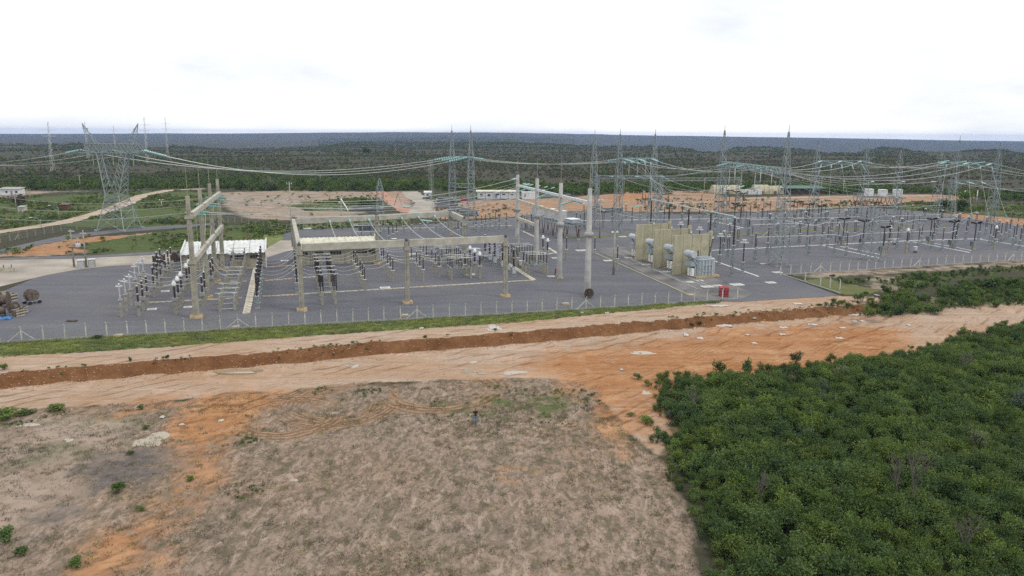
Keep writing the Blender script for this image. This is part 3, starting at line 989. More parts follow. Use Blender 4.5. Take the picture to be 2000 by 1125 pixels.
def span(a, b):
    return (G(*b) - G(*a)).length
_w = span((932, 388), (1000, 386))
small_building('site_office', 'long white panel office with flat cream roof at the edge of the scrub', G(933, 388), _w, 6, 3.6, 3.6, M['wall_white'], M['roof_cream'], 5,
               [(_w * .1, 1.9, 1.2, 1.2), (_w * .29, 1.9, 1.3, 1.2), (_w * .52, 2.2, 1.6, .6), (_w * .68, 2.2, 1.4, .6), (_w * .9, 2.2, 1.0, .6)], [(_w * .48, 1.4, 2.3)], .9, R(4))
small_building('site_office', 'small white cabin with one dark window seen between the right concrete columns', G(1020, 389), span((1020, 389), (1047, 388)), 5, 3.4, 3.4, M['wall_white'], M['white_steel'], 0, [(1.4, 1.9, .9, 1)], [], .2, R(4))
small_building('guard_hut', 'tiny white hut with sloping roof where the site road bends', G(829, 388), span((829, 388), (842, 388)), 3.4, 3.0, 3.6, M['wall_white'], M['white_steel'], 0, [(1.6, 1.8, 1.0, .8)], [(2.7, .8, 2)], .4, R(4))
small_building('brick_shed', 'small red-brown brick shed in the grass near the dirt track', G(117, 411), span((117, 411), (133, 411)), 3, 2.3, 2.7, M['rust'], M['wood'], 0, [], [], .25, R(2))
small_building('farmhouse', 'low whitewashed farmhouse with grey roof at the scrub edge far beyond the dirt track', G(-2, 381), span((-2, 381), (40, 379)), 6, 3.0, 3.6, M['wall_white'], M['concrete_grey'], 0, [(4, 1.7, 1, .9), (9, 1.7, 1, .9)], [(6.5, .9, 2.1)], .5, R(3))
small_building('farm_shed', 'tiny pale lean-to shed among bushes below the farmhouse', G(35, 414), 2.6, 2.4, 1.9, 2.3, M['slab'], M['concrete_grey'], 0, [], [(1.2, .8, 1.7)], .2, R(2))
small_building('relay_kiosk', 'boxy pale lavender kiosk with white roof between the breaker rows', G(957, 507), span((957, 507), (981, 504)), 3.6, 4.3, 4.3, M['lavender'], M['white'], 0, [], [(1.2, .9, 2.1)], .2)
small_building('relay_kiosk', 'narrow white-roofed kiosk behind the long front concrete beam', G(849, 497), 2.1, 2.0, 3.0, 3.0, M['cabinet'], M['white'], 0, [], [(.6, .7, 2)], .15)
small_building('relay_kiosk', 'lilac cabinet kiosk beside the white-headed transformers in the middle bay', G(921, 509), 2.4, 2.0, 2.9, 2.9, M['lavender'], M['cabinet'], 0, [], [(.7, .8, 2)], .1)
small_building('workshop_shelter', 'open dark green roofed shelter at the far edge of the pink earth', G(1528, 379), span((1528, 379), (1590, 377)), 9, 3.2, 4.2, M['wood_dark'], M['green_roof'], 0, [], [], 1.0, R(3))

def tunnel_tent(label, c, L, w, h, m, rz):
    t = thing('storage_tent', label, 'tent', c, rz)
    b = MB()
    k = 10
    for x in (0, L):
        for i in range(k + 1):
            a = math.pi * i / k
            b.v.append((x, w / 2 - math.cos(a) * w / 2, math.sin(a) * h))
    for i in range(k):
        b.f.append((i, i + 1, i + k + 2, i + k + 1))
    b.f += [tuple(range(k, -1, -1)), tuple(range(k + 1, 2 * k + 2))]
    b.build('canvas', m, t)
    MB().box((L / 2, -.03, .9), (1.6, .1, 1.8)).build('door_flap', M['wood'], t)
    for x in (.05, L / 3, 2 * L / 3, L - .05):
        r = MB()
        r.path([Vector((x, w / 2 - math.cos(math.pi * i / 8) * (w / 2 + .08), math.sin(math.pi * i / 8) * (h + .08))) for i in range(9)], .08, 4)
        r.build('hoop', M['steel'], t)
    return t
tunnel_tent('long pale tunnel tent at the far edge of the pink earth', G(1394, 379), span((1394, 379), (1440, 378)), 8, 5.0, M['cream'], R(3))
tunnel_tent('short bright cream tunnel tent beside the white containers', G(1474, 379), span((1474, 379), (1494, 378)), 7, 5.2, M['cream'], R(3))
tunnel_tent('cream tunnel tent nearest the green roofed shelter', G(1497, 379), span((1497, 379), (1522, 378)), 7, 4.6, M['cream'], R(3))
for lab, x, w in (('white container standing right beside the long tunnel tent', 1449, 4.6), ('pale container set between two cream tents', 1466, 3.4)):
    t = thing('container', lab, 'container', G(x, 380), R(3))
    MB().box((w, 1.3, 1.4), (w * 1.9, 2.5, 2.7)).build('body', M['wall_white'], t)
    MB().box((w * .7, .02, 1.2), (.9, .06, 2)).build('door', M['door'], t)
    for k in range(4):
        MB().box((w * (.2 + .5 * k), .03, 1.4), (.1, .07, 2.5)).build('rib', M['cabinet'], t)

# ---------------------------------------------------------------- concrete gantries
def column(t, p, h, w0, w1, rod=0.0, foot=True, round_=False, collars=(), fm='footing', cm='concrete'):
    """a concrete column at local point p: > footing, collar, lightning_rod"""
    b = MB()
    if round_:
        b.lathe((p.x, p.y, 0), [(w0, 0), (w0 * .97, .3), (w1, h)], 14)
    else:
        b.box((p.x, p.y, h / 2), (w0, w0 * .8, h), UA, w1 / w0)
        # recessed faces of an H-section column
        for s in (-1, 1):
            b.box((p.x - V.x * s * w0 * .40, p.y - V.y * s * w0 * .40, h * .47), (w0 * .20, .09, h * .94), UA, w1 / w0)
    c = b.build('column', M[cm], t)
    if foot:
        MB().box((p.x, p.y, .28), (w0 * 2.1, w0 * 1.7, .5), UA, .93).build('footing', M[fm], c)
    for z in collars:
        k = MB().lathe((p.x, p.y, z), [(w0 * 1.0, 0), (w0 * 1.3, .15), (w0 * 1.3, .75), (w0 * 1.0, .9)], 12) if round_ else MB().box((p.x, p.y, z), (w0 * 1.25, w0 * 1.1, .55), UA)
        k.build('collar', M[cm], c)
    if rod:
        MB().tube((p.x, p.y, h), (p.x, p.y, h + rod), .06, .035, 6).build('lightning_rod', M['concrete'], c)
    return c

def beam(t, a, b_, w, h, name='beam', m='beam'):
    MB().bar(a, b_, w, h).build(name, M[m], t)

# left line gantry
_cols = [(384, 621), (410, 583), (423, 553), (436, 526)]
_tops = [(365, 381), (386, 369), (402, 357), (415, 349)]
g0 = thing('concrete_gantry', 'tall gantry of four square concrete columns and two stepped beams beside the white-roofed control house', 'gantry', G(*_cols[0]))
o0 = g0.location.copy()
_b0, _b3 = G(*_cols[0]), G(*_cols[3])
LP = [_b0.lerp(_b3, k / 3) for k in range(4)]
for p in LP:
    column(g0, p - o0, 22.0, 1.05, .66, 5.0, collars=(10.2, 18.3))
for k in range(3):
    a, b_ = LP[k] - o0, LP[k + 1] - o0
    d = (b_ - a).normalized()
    s = U * .42
    beam(g0, a + d * .42 + s + Vector((0, 0, 18.6)), b_ - d * .42 + s + Vector((0, 0, 18.6)), .7, .95)
    beam(g0, a + d * .44 + s + Vector((0, 0, 10.6)), b_ - d * .44 + s + Vector((0, 0, 10.6)), .7, .95)

# middle bus gantry: a rectangle of beams 12.6 m up
g1 = thing('concrete_gantry', 'low rectangular gantry of square concrete columns and long beams around the middle bay', 'gantry', G(590, 607))
o1 = g1.location.copy()
FL, FM, FR = G(590, 607) , G(795, 592), G(987, 580)
FM = FL.lerp(FR, (FM - FL).length / (FR - FL).length)
BL, BR = G(578, 529), G(882, 505)
BM = BL.lerp(BR, .50)
MR = G(911, 523)
MR = FR.lerp(BR, (MR - FR).length / (BR - FR).length)
for p in (FL, FM, FR, BL, BM, BR, MR):
    column(g1, p - o1, 12.4, .95, .80, 0, collars=(11.0,))
hz_ = Vector((0, 0, 12.1))
def bm1(a, b_, ext=.0, dz=0.0):
    d = (b_ - a).normalized()
    beam(g1, a - o1 + hz_ + d * (.5 - ext) + Vector((0, 0, dz)), b_ - o1 + hz_ - d * (.5 - ext) + Vector((0, 0, dz)), .8, 1.35)
for a, b_ in ((FL, FM), (FM, FR), (BL, BM), (BM, BR), (FL, BL), (BR, MR)):
    bm1(a, b_)
for p in (FL, FM, FR, BL, BM, BR, MR):
    MB().lathe((p.x - o1.x, p.y - o1.y, 12.4), [(.28, 0), (.24, .5), (.12, .8)], 8).build('insulator_cap', M['steel_dark'], g1)

# right tall gantry: four round columns
g2 = thing('concrete_gantry', 'tall gantry of four round concrete columns with white beams in the centre of the yard', 'gantry', G(1147, 575))
o2 = g2.location.copy()
_r0, _r2 = G(1147, 575), G(1047, 519)
RP = [_r0 + (_r2 - _r0) * (k / 2) for k in range(4)]
RP[3] = RP[3] + (RP[3] - RP[2]) * -.02
for k, p in enumerate(RP):
    column(g2, p - o2, 22.2, .72 if k else .76, .44, 5.2, round_=True, collars=(12.3,), cm='concrete_grey')
for k in range(3):
    a, b_ = RP[k] - o2, RP[k + 1] - o2
    d = (b_ - a).normalized()
    beam(g2, a + d * .6 + Vector((0, 0, 19.3)), b_ - d * .6 + Vector((0, 0, 19.3)), .55, .55, m='white_steel')
    if k:
        beam(g2, a + d * .8 + Vector((0, 0, 15.2)), b_ - d * .8 + Vector((0, 0, 15.2)), .6, .8, m='slab')
beam(g2, RP[3] - o2 + Vector((0, 0, 10.4)), RP[2] - o2 + Vector((0, 0, 10.4)), .6, .7, m='slab')

# ---------------------------------------------------------------- lattice steelwork
def lattice_leg_bars(b, base, top, w0, w1, nseg, r, brace):
    """four-legged lattice shaft between two points; returns the four legs and one mesh of bracing"""
    rings = []
    for k in range(nseg + 1):
        t = k / nseg
        c = base.lerp(top, t)
        w = w0 + (w1 - w0) * t
        rings.append([c + U * (w / 2 * i) + V * (w / 2 * j) for i, j in ((-1, -1), (1, -1), (1, 1), (-1, 1))])
    for k in range(nseg):
        for i in range(4):
            j = (i + 1) % 4
            if (k + i) % 2:
                brace.bar(rings[k][i], rings[k + 1][j], r * .6)
            else:
                brace.bar(rings[k][j], rings[k + 1][i], r * .6)
            brace.bar(rings[k + 1][i], rings[k + 1][j], r * .5)
    return [(rings[0][i], rings[-1][i]) for i in range(4)]

def lattice_tower(t, p, beam_z, top_z, w0, w1, name='tower', rod=True, m='steel', pk=.25):
    up = Vector((0, 0, 1))
    tw = bpy.data.objects.new(name, None)
    br = MB()
    legs = lattice_leg_bars(br, p, p + up * beam_z, w0, w1, max(4, int(beam_z / 2.2)), .20, br)
    lg = MB()
    legs2 = lattice_leg_bars(br, p + up * beam_z, p + up * top_z, w1, pk, max(3, int((top_z - beam_z) / 1.8)), .16, br)
    # one mesh per leg from foot to peak
    shaft = br.build('tower_lattice', M[m], t, kind='stuff')
    for (a, b_), (c, d) in zip(legs, legs2):
        q = MB()
        q.bar(a, b_, .17)
        q.bar(c, d, .13)
        q.box((a.x, a.y, .2), (.7, .7, .5), UA)
        q.build('leg', M[m], t)
    if rod:
        MB().tube(p + up * (top_z - .2), p + up * (top_z + 1.8), .09, .05, 5).build('lightning_rod', M['steel_dark'], t)

def lattice_beam(t, a, b_, d, m='steel'):
    """box truss hanging between two points at its top chord height"""
    br = MB()
    ax = (b_ - a).normalized()
    sd = Vector((-ax.y, ax.x, 0))
    L = (b_ - a).length
    nseg = max(6, int(L / 1.7))
    pr = None
    for k in range(nseg + 1):
        c = a.lerp(b_, k / nseg)
        r = [c + sd * (d / 2), c - sd * (d / 2), c - sd * (d / 2) - Vector((0, 0, d)), c + sd * (d / 2) - Vector((0, 0, d))]
        if pr:
            for i in range(4):
                j = (i + 1) % 4
                br.bar(pr[i], r[j] if k % 2 else r[i], .10) if k % 2 else br.bar(pr[j], r[i], .10)
        pr = r
    o = br.build('beam_lattice', M[m], t, kind='stuff')
    for s, z in ((1, 0), (-1, 0), (1, -d), (-1, -d)):
        MB().bar(a + sd * (s * d / 2) + Vector((0, 0, z)), b_ + sd * (s * d / 2) + Vector((0, 0, z)), .17).build('chord', M[m], t)

def portal(label, bases, tops, beams, w0=3.2, w1=1.35, low=None):
    """lattice gantry: bases in photo pixels give the ground points"""
    P = [G(*b) for b in bases]
    t = thing('lattice_gantry', label, 'gantry', P[0])
    o = P[0].copy()
    Q = [p - o for p in P]
    zs = [Hh(tp, b) for tp, b in zip(tops, bases)]
    for p, z, bz in zip(Q, zs, beams):
        lattice_tower(t, p, bz, z, w0, w1)
    for k in range(len(Q) - 1):
        a, b_ = Q[k] + Vector((0, 0, beams[k])), Q[k + 1] + Vector((0, 0, beams[k + 1]))
        lattice_beam(t, a, b_, 1.5)
        if low:
            lattice_beam(t, Q[k] + Vector((0, 0, low)), Q[k + 1] + Vector((0, 0, low)), 1.3)
    return P, beams

PT1 = portal('lattice gantry with two close towers and a lower cross beam left of the round columns', [(884, 446), (920, 449)], [(878, 255), (918, 255)], (25.4, 25.4), 2.8, 1.6, 16.0)
PT2 = portal('galvanised lattice gantry rising directly behind the beige firewalls', [(1205, 455), (1272, 452)], [(1206, 262), (1278, 262)], (25.4, 25.4), 2.6, 1.5)
PT3 = portal('big lattice gantry whose nearest tower stands alone near the right yard fence', [(1521, 519), (1403, 467)], [(1541, 258), (1414, 255)], (25.0, 25.0), 3.9, 1.5)
PT4 = portal('pale lattice gantry in front of the green roofed shelter', [(1586, 428), (1681, 428)], [(1595, 281), (1691, 278)], (23.6, 23.6), 3.2, 1.7)
PT5 = portal('lattice gantry over the orange bank at the edge of the yard', [(1826, 428), (1934, 438)], [(1838, 292), (1947, 286)], (23.5, 23.5), 3.4, 1.7)
def mast(label, base, top, w0, w1, bz):
    p = G(*base)
    t = thing('lattice_mast', label, 'mast', p)
    lattice_tower(t, Vector((0, 0, 0)), bz, Hh(top, base), w0, w1)
    return p
mast('single lattice mast behind the nearest round concrete column', (1157, 446), (1157, 263), 3.0, 1.5, 25.4)
mast('dark tipped lattice mast between the two towers over the orange bank', (1856, 434), (1870, 274), 2.6, 1.2, 24.0)
mast('faint lattice mast beside the elevated capacitor platform', (1747, 420), (1762, 293), 3.0, 1.7, 23.0)
_st = G(1699, 508)
t = thing('lattice_gantry', 'short thick lattice tower standing on its own near the right yard fence', 'gantry', _st)
lattice_tower(t, Vector((0, 0, 0)), 11.0, 13.6, 3.6, 2.2, rod=False, pk=1.7)

# low lattice beams far back among the capacitor platforms
def low_beam(label, a, b_, z, legs=True):
    A, B = G(*a), G(*b_)
    t = thing('bus_gantry', label, 'gantry', A)
    lattice_beam(t, Vector((0, 0, z)), B - A + Vector((0, 0, z)), 1.3)
    for p in (Vector((0, 0, 0)), B - A):
        lattice_tower(t, p, z - .1, z + .2, 1.6, 1.2, rod=False, pk=1.1)
    return A, B
low_beam('long low teal lattice beam spanning behind the single mast', (1165, 421), (1288, 419), 16.5)
low_beam('low lattice beam at the far side of the pink earth left of the tents', (1290, 395), (1440, 392), 12)
low_beam('low lattice beam far back before the scrub near the orange bank', (1850, 404), (1945, 404), 12.5)

# delta transmission tower
def transmission_tower(label, base, scale, rz, detail=True, hi=1.0):
    t = thing('transmission_tower', label, 'pylon', base, rz)
    br = MB()
    X, Y = Vector((1, 0, 0)), Vector((0, 1, 0))
    def P(x, y, z):
        return Vector((x, y, z)) * scale
    leg = {}
    H1, H2, HB = 12.0, 26.6, 29.6
    w0, w1 = 5.2, 2.5
    for i in (-1, 1):
        for j in (-1, 1):
            q = MB()
            q.bar(P(i * w0, j * w0, -.5), P(i * w1, j * w1, H1), .27 * scale)
            q.box(P(i * w0, j * w0, .1), (1.1, 1.1, .9))
            q.build('leg', M['steel'], t)
            # fork arm
            f = MB()
            f.bar(P(i * w1, j * w1, H1), P(i * 5.6, j * .75, H2), .27 * scale)
            f.bar(P(i * w1 * .2, j * w1, H1 + 3.2), P(i * 3.6, j * .75, H2), .15 * scale)
            f.build('fork_arm', M['steel'], t)
    n_ = 6
    def ringw(z):
        return w0 + (w1 - w0) * z / H1
    zs = [0, 4.4, 7.8, 10.3, 12]
    for a, b_ in zip(zs[:-1], zs[1:]):
        A, B = ringw(a), ringw(b_)
        for s in (-1, 1):
            br.bar(P(-A, s * A, a), P(B, s * B, b_), .15 * scale)
            br.bar(P(A, s * A, a), P(-B, s * B, b_), .15 * scale)
            br.bar(P(s * A, -A, a), P(s * B, B, b_), .15 * scale)
            br.bar(P(s * A, A, a), P(s * B, -B, b_), .15 * scale)
            br.bar(P(-B, s * B, b_), P(B, s * B, b_), .15 * scale)
            br.bar(P(s * B, -B, b_), P(s * B, B, b_), .15 * scale)
    for i in (-1, 1):
        for k in range(6):
            a, b_ = k / 6, (k + 1) / 6
            o_ = lambda q, j: P(i * (w1 + (5.6 - w1) * q), j * (w1 + (.75 - w1) * q), H1 + (H2 - H1) * q)
            n2 = lambda q, j: P(i * (w1 * .2 + (3.6 - w1 * .2) * q), j * (w1 + (.75 - w1) * q), H1 + 3.2 + (H2 - H1 - 3.2) * q)
            for j in (-1, 1):
                br.bar(o_(a, j), n2(b_, j), .14 * scale)
                br.bar(n2(b_, j), o_(b_, j), .14 * scale)
            br.bar(o_(a, -1), o_(b_, 1), .14 * scale)
            br.bar(n2(a, 1), n2(b_, -1), .14 * scale)
    br.build('body_lattice', M['steel'], t, kind='stuff')
    # cross beam
    c = MB()
    xs = np.linspace(-12.4, 12.4, 17)
    for k in range(len(xs) - 1):
        for j in (-1, 1):
            c.bar(P(xs[k], j * .75, H2), P(max(-10, min(10, xs[k + 1])), j * .75, HB), .15 * scale)
            c.bar(P(max(-10, min(10, xs[k])), j * .75, HB), P(xs[k + 1], j * .75, H2), .15 * scale)
            c.bar(P(xs[k], j * .75, H2), P(max(-10, min(10, xs[k])), j * .75, HB), .15 * scale)
        c.bar(P(xs[k], -.75, H2), P(xs[k + 1], .75, H2), .14 * scale)
        c.bar(P(max(-10, min(10, xs[k])), -.75, HB), P(max(-10, min(10, xs[k + 1])), .75, HB), .14 * scale)
    c.build('beam_lattice', M['steel'], t, kind='stuff')
    for j in (-1, 1):
        for z in (H2, HB):
            MB().bar(P(-12.4 + (2.4 if z == HB else 0), j * .75, z), P(12.4 - (2.4 if z == HB else 0), j * .75, z), .24 * scale).build('chord', M['steel'], t)
    for i in (-1, 1):
        p = MB()
        for j in (-1, 1):
            p.bar(P(i * 5.6, j * .75, HB), P(i * 10.4, 0, 36.5), .15 * scale)
            p.bar(P(i * 8.6, j * .75, HB), P(i * 10.4, 0, 36.5), .15 * scale)
            for q in (.25, .5, .75):
                p.bar(P(i * (5.6 + 4 * q), j * .75 * (1 - q), HB + 6.9 * q), P(i * (8.6 + 1 * max(0, q - .2)), j * .75 * (1 - q + .2), HB + 6.9 * max(0, q - .2)), .11 * scale)
        p.build('peak', M['steel'], t)
    return t
TW = G(234, 449)
transmission_tower('big delta lattice transmission tower standing alone on the orange dirt patch', TW, .98, R(-8))

# distant towers on the skyline
for lab, px, py, d_, h_ in (('slim pale guyed mast nearest the big transmission tower on the skyline', 93, 238, 620, 0), ('grey lattice mast peeking just above the big tower beam', 165, 238, 900, 0),
                            ('thin far lattice mast directly right of the big transmission tower', 221, 245, 1150, 0), ('tall pale far mast leaning above the horizon', 281, 229, 800, 0), ('pale far mast beside the leaning one on the horizon', 322, 229, 1000, 0)):
    q = at_depth(px, py, d_)
    gz_ = tz(q.x, q.y)
    t = thing('far_pylon', lab, 'pylon', (q.x, q.y, gz_))
    Hm = q.z - gz_
    b = MB()
    for i in (-1, 1):
        for j in (-1, 1):
            b.bar((i * 1.3, j * 1.3, 0), (i * .3, j * .3, Hm), .08)
    for k in range(14):
        a, c_ = k / 14, (k + 1) / 14
        wa, wc = 1.3 - a, 1.3 - c_
        s = 1 if k % 2 else -1
        b.bar((-s * wa, -wa, a * Hm), (s * wc, -wc, c_ * Hm), .14)
        b.bar((-s * wa, wa, a * Hm), (s * wc, wc, c_ * Hm), .14)
    b.build('shaft', M['white_steel'], t, kind='stuff')
    for z in (.72, .84):
        MB().bar((-5.5, 0, Hm * z), (5.5, 0, Hm * z), .28).build('crossarm', M['white_steel'], t)

# ---------------------------------------------------------------- switchyard equipment
def shed(z0, z1, r, n=9, core=.62):
    out = [(r * core, z0)]
    for k in range(n):
        a = z0 + (z1 - z0) * (k + .35) / n
        out += [(r, a), (r * core, a + (z1 - z0) * .4 / n)]
    out.append((r * core, z1))
    return out

def ins(z0, z1, r, n=8, sides=8, c=(0, 0, 0)):
    return MB().lathe(c, shed(z0, z1, r, n), sides)

def pedestal(t, h, w=.42, m='concrete', at=(0, 0)):
    b = MB().box((at[0], at[1], h / 2), (w, w, h), 0, .86)
    return b.build('pedestal', M[m], t)

def steel_stand(t, h, w=.55, m='steel', at=(0, 0), foot=True):
    b = MB()
    for i in (-1, 1):
        for j in (-1, 1):
            b.bar((at[0] + i * w * .6, at[1] + j * w * .6, 0), (at[0] + i * w * .36, at[1] + j * w * .36, h), .10)
    n_ = max(2, int(h / 1.1))
    for k in range(n_):
        a, c = k / n_, (k + 1) / n_
        wa, wc = w * (.6 - .24 * a), w * (.6 - .24 * c)
        s = 1 if k % 2 else -1
        for q in (-1, 1):
            b.bar((at[0] - s * wa, at[1] + q * wa, a * h), (at[0] + s * wc, at[1] + q * wc, c * h), .06)
            b.bar((at[0] + q * wa, at[1] - s * wa, a * h), (at[0] + q * wc, at[1] + s * wc, c * h), .06)
    b.box((at[0], at[1], h), (w, w, .10))
    if foot:
        b.box((at[0], at[1], .1), (w * 1.9, w * 1.9, .2))
    o = b.build('stand', M[m], t)
    return o

def mk_arrester(t, h):                      # grey arrester with a white grading ring, on a concrete post
    hp = h * .50
    pedestal(t, hp, .50)
    MB().box((0, 0, hp + .1), (.75, .75, .2)).build('cap_plate', M['concrete_grey'], t)
    ins(hp + .2, h - .25, .19, 9).build('insulator', M['porcelain_grey'], t)
    r = MB().ring((0, 0, h - .45), .55, .07)
    for a in range(3):
        q = 2.094 * a
        r.bar((0, 0, h - .1), (.55 * math.cos(q), .55 * math.sin(q), h - .45), .06)
    r.build('grading_ring', M['white_steel'], t)
    MB().lathe((0, 0, h - .25), [(.16, 0), (.16, .2), (.05, .35)], 8).build('terminal', M['white_steel'], t)

def mk_cvt(t, h):                           # two stacked dark insulators over an oil box
    hp = h * .34
    pedestal(t, hp, .50)
    MB().box((0, 0, hp + .38), (.95, .85, .7)).build('tank', M['concrete_grey'], t)
    z = hp + .75
    zm = (z + h - .2) / 2
    ins(z, zm - .12, .21, 7).build('insulator', M['porcelain'], t)
    MB().lathe((0, 0, zm - .12), [(.17, 0), (.17, .24)], 8).build('flange', M['white_steel'], t)
    ins(zm + .12, h - .2, .21, 7).build('insulator', M['porcelain'], t)
    MB().lathe((0, 0, h - .2), [(.2, 0), (.2, .12), (.06, .2)], 8).build('cap', M['white_steel'], t)

def mk_ct(t, h):                            # current transformer: dark insulator, white head
    hp = h * .40
    pedestal(t, hp, .55)
    MB().box((0, 0, hp + .3), (1.0, .9, .55)).build('base_box', M['concrete_grey'], t)
    ins(hp + .58, h - 1.05, .24, 9).build('insulator', M['porcelain'], t)
    MB().lathe((0, 0, h - 1.05), [(.30, 0), (.40, .15), (.40, .62), (.26, .70), (.26, 1.0), (.1, 1.05)], 10).build('head', M['white'], t)
    MB().tube((-.8, 0, h - .66), (.8, 0, h - .66), .06).build('terminal', M['alu'], t)

def mk_breaker(t, h):                       # live-tank breaker: cabinet, thick dark column
    hp = h * .36
    steel_stand(t, hp, .6)
    MB().box((0, -.5, hp * .62), (.85, .6, hp * .55)).build('cabinet', M['cabinet'], t)
    z = (hp + h) / 2
    ins(hp + .05, z - .1, .27, 7).build('insulator', M['porcelain'], t)
    MB().lathe((0, 0, z - .1), [(.22, 0), (.22, .2)], 8).build('flange', M['white_steel'], t)
    ins(z + .1, h - .15, .33, 7).build('interrupter', M['porcelain'], t)
    MB().lathe((0, 0, h - .15), [(.25, 0), (.25, .12), (.08, .2)], 8).build('cap', M['white_steel'], t)

def mk_post(t, h, hp=None, r=.14, stand='concrete', ring=False, sec=1):   # bus post
    hp = hp or h * .46
    if stand == 'concrete':
        pedestal(t, hp, .40)
    else:
        steel_stand(t, hp, .5)
    MB().box((0, 0, hp + .08), (.75, .5, .12)).build('base_plate', M['white_steel'], t)
    zz = [hp + .14 + (h - hp - .3) * k / sec for k in range(sec + 1)]
    for a, b_ in zip(zz[:-1], zz[1:]):
        ins(a, b_ - .06, r, 8).build('insulator', M['porcelain'], t)
    MB().lathe((0, 0, h - .18), [(r * .8, 0), (r * .9, .1), (.05, .18)], 8).build('terminal', M['white_steel'], t)
    if ring:
        q = MB()
        q.ring((0, 0, h - .2), .95, .07, 14)
        q.ring((0, 0, h + .45), .55, .07, 12)
        for a in range(4):
            u = math.pi / 2 * a
            q.bar((0, 0, h + .5), (.95 * math.cos(u), .95 * math.sin(u), h - .2), .06)
            q.bar((0, 0, h), (.55 * math.cos(u), .55 * math.sin(u), h + .45), .06)
        q.build('grading_ring', M['white_steel'], t)

def mk_disc(t, h, w, hp=None, stand='concrete', r=.13, dbl=False, grey=False):  # disconnector: two posts and a pipe blade along local x
    hp = hp or h * .55
    for x in (0, w):
        if stand == 'concrete':
            pedestal(t, hp, .48, at=(x, 0))
        else:
            steel_stand(t, hp, .5, at=(x, 0))
        for dx in ((-.25, .25) if dbl else (0,)):
            ins(hp + .1, h - .12, r, 7, c=(x + dx, 0, 0)).build('insulator', M['porcelain_grey' if grey else 'porcelain'], t)
        MB().box((x, 0, h - .06), (.4, .3, .12)).build('contact', M['white_steel'], t)
    MB().tube((-.7, 0, h + .06), (w + .7, 0, h + .06), .08, .08, 6).build('blade', M['alu'], t)
    MB().bar((0, 0, hp + .05), (w, 0, hp + .05), .16, .1).build('base_rail', M['steel'], t)
    if not dbl:
        MB().bar((0, -.1, .45), (w, -.1, .45), .08).build('drive_rod', M['white_steel'], t)

def mk_tee(t, h, tall=True):                # breaker with two slanting dark chambers on top
    hp = h * .34
    if tall:
        MB().box((0, 0, hp * .30), (1.0, .9, hp * .6), 0, .9).build('plinth', M['concrete'], t)
        MB().tube((0, 0, hp * .6), (0, 0, hp), .22, .2, 8).build('post', M['steel'], t)
    else:
        steel_stand(t, hp, .6)
    MB().box((-.85, 0, hp * .72), (.55, .6, 1.3)).build('cabinet', M['steel_dark'], t)
    ins(hp, h - .2, .2, 9).build('insulator', M['porcelain'], t)
    MB().lathe((0, 0, h - .2), [(.3, 0), (.34, .2), (.2, .45)], 8).build('gearbox', M['steel_dark'], t)
    for s in (-1, 1):
        b = MB()
        p0, p1 = Vector((s * .25, 0, h + .05)), Vector((s * 1.9, 0, h + .32))
        n_ = 6
        for k in range(n_):
            a, c = p0.lerp(p1, k / n_), p0.lerp(p1, (k + .8) / n_)
            b.tube(a, c, .33, .20, 8)
        b.build('chamber', M['porcelain'], t)

def row(name, cat, desc, group, mk, pos, rz=UA, first='', lab=None, **kw):
    """a row of alike apparatus; labels tell them apart by their order from the fence"""
    out = []
    for i, p in enumerate(pos):
        L = lab(i) if lab else f'{desc}, {ORD[i]} {"to" if i == 0 else "from"} the fence'
        if i == 0:
            t = thing(name, L, cat, p, rz, group)
            mk(t, **kw)
            out.append(t)
        else:
            out.append(dup(out[0], p, rz, L, group))
    return out

def px(*pts):
    return [G(*p) for p in pts]
def line(p, n, step, gap=(), d=V):
    out, s = [], 0.0
    for i in range(n):
        out.append(p + d * s)
        s += step
        if i in gap:
            s += step * .65
    return out
TIPS = {}
def rowh(key, top, base):
    return Hh(top, base)

GA = 'ring-topped arresters on concrete posts'
A1 = row('surge_arrester', 'arrester', 'ring-topped grey arrester in the outermost file by the empty gravel', GA, mk_arrester, line(G(238, 619), 3, 4.9), h=Hh((227, 554), (238, 619)))
A2 = row('surge_arrester', 'arrester', 'ring-topped grey arrester of the back trio by the empty gravel', GA, mk_arrester, line(G(267, 578), 3, 4.9), h=6.6)
GC = 'stacked dark voltage transformers of the outer bay'
C1 = row('voltage_transformer', 'transformer', 'twin-stack dark voltage transformer, front trio of the outer bay', GC, mk_cvt, line(G(272, 617), 3, 4.9), h=Hh((265, 557), (272, 617)))
C2 = row('voltage_transformer', 'transformer', 'twin-stack dark voltage transformer, middle trio of the outer bay', GC, mk_cvt, line(G(302, 580), 3, 4.9), h=6.3)
C3 = row('voltage_transformer', 'transformer', 'twin-stack dark voltage transformer, back trio of the outer bay', GC, mk_cvt, line(G(303, 552), 3, 4.9), h=6.3)
C4 = row('voltage_transformer', 'transformer', 'twin-stack dark voltage transformer by the low white frame', GC, mk_cvt, line(G(325, 547), 3, 4.9), h=6.2)
GT = 'white-headed current transformers'
T1 = row('current_transformer', 'transformer', 'white-headed current transformer, front trio before the four-column gantry', GT, mk_ct, line(G(344, 613), 3, 4.9), h=Hh((338, 548), (344, 613)))
T2 = row('current_transformer', 'transformer', 'white-headed current transformer, back trio before the four-column gantry', GT, mk_ct, line(G(367, 571), 3, 4.9), h=6.2)
GB = 'slim breakers under the four-column gantry'
B1 = row('circuit_breaker', 'breaker', 'slim breaker with lilac head, front trio under the four-column gantry', GB, mk_cvt, line(G(397, 598), 3, 4.9), h=6.0)
B2 = row('circuit_breaker', 'breaker', 'slim breaker with lilac head, back trio under the four-column gantry', GB, mk_cvt, line(G(414, 563), 3, 4.9), h=6.0)
GD = 'two-post disconnect switches on concrete pedestals'
wd = (G(458.5, 605) - G(430, 608)).length
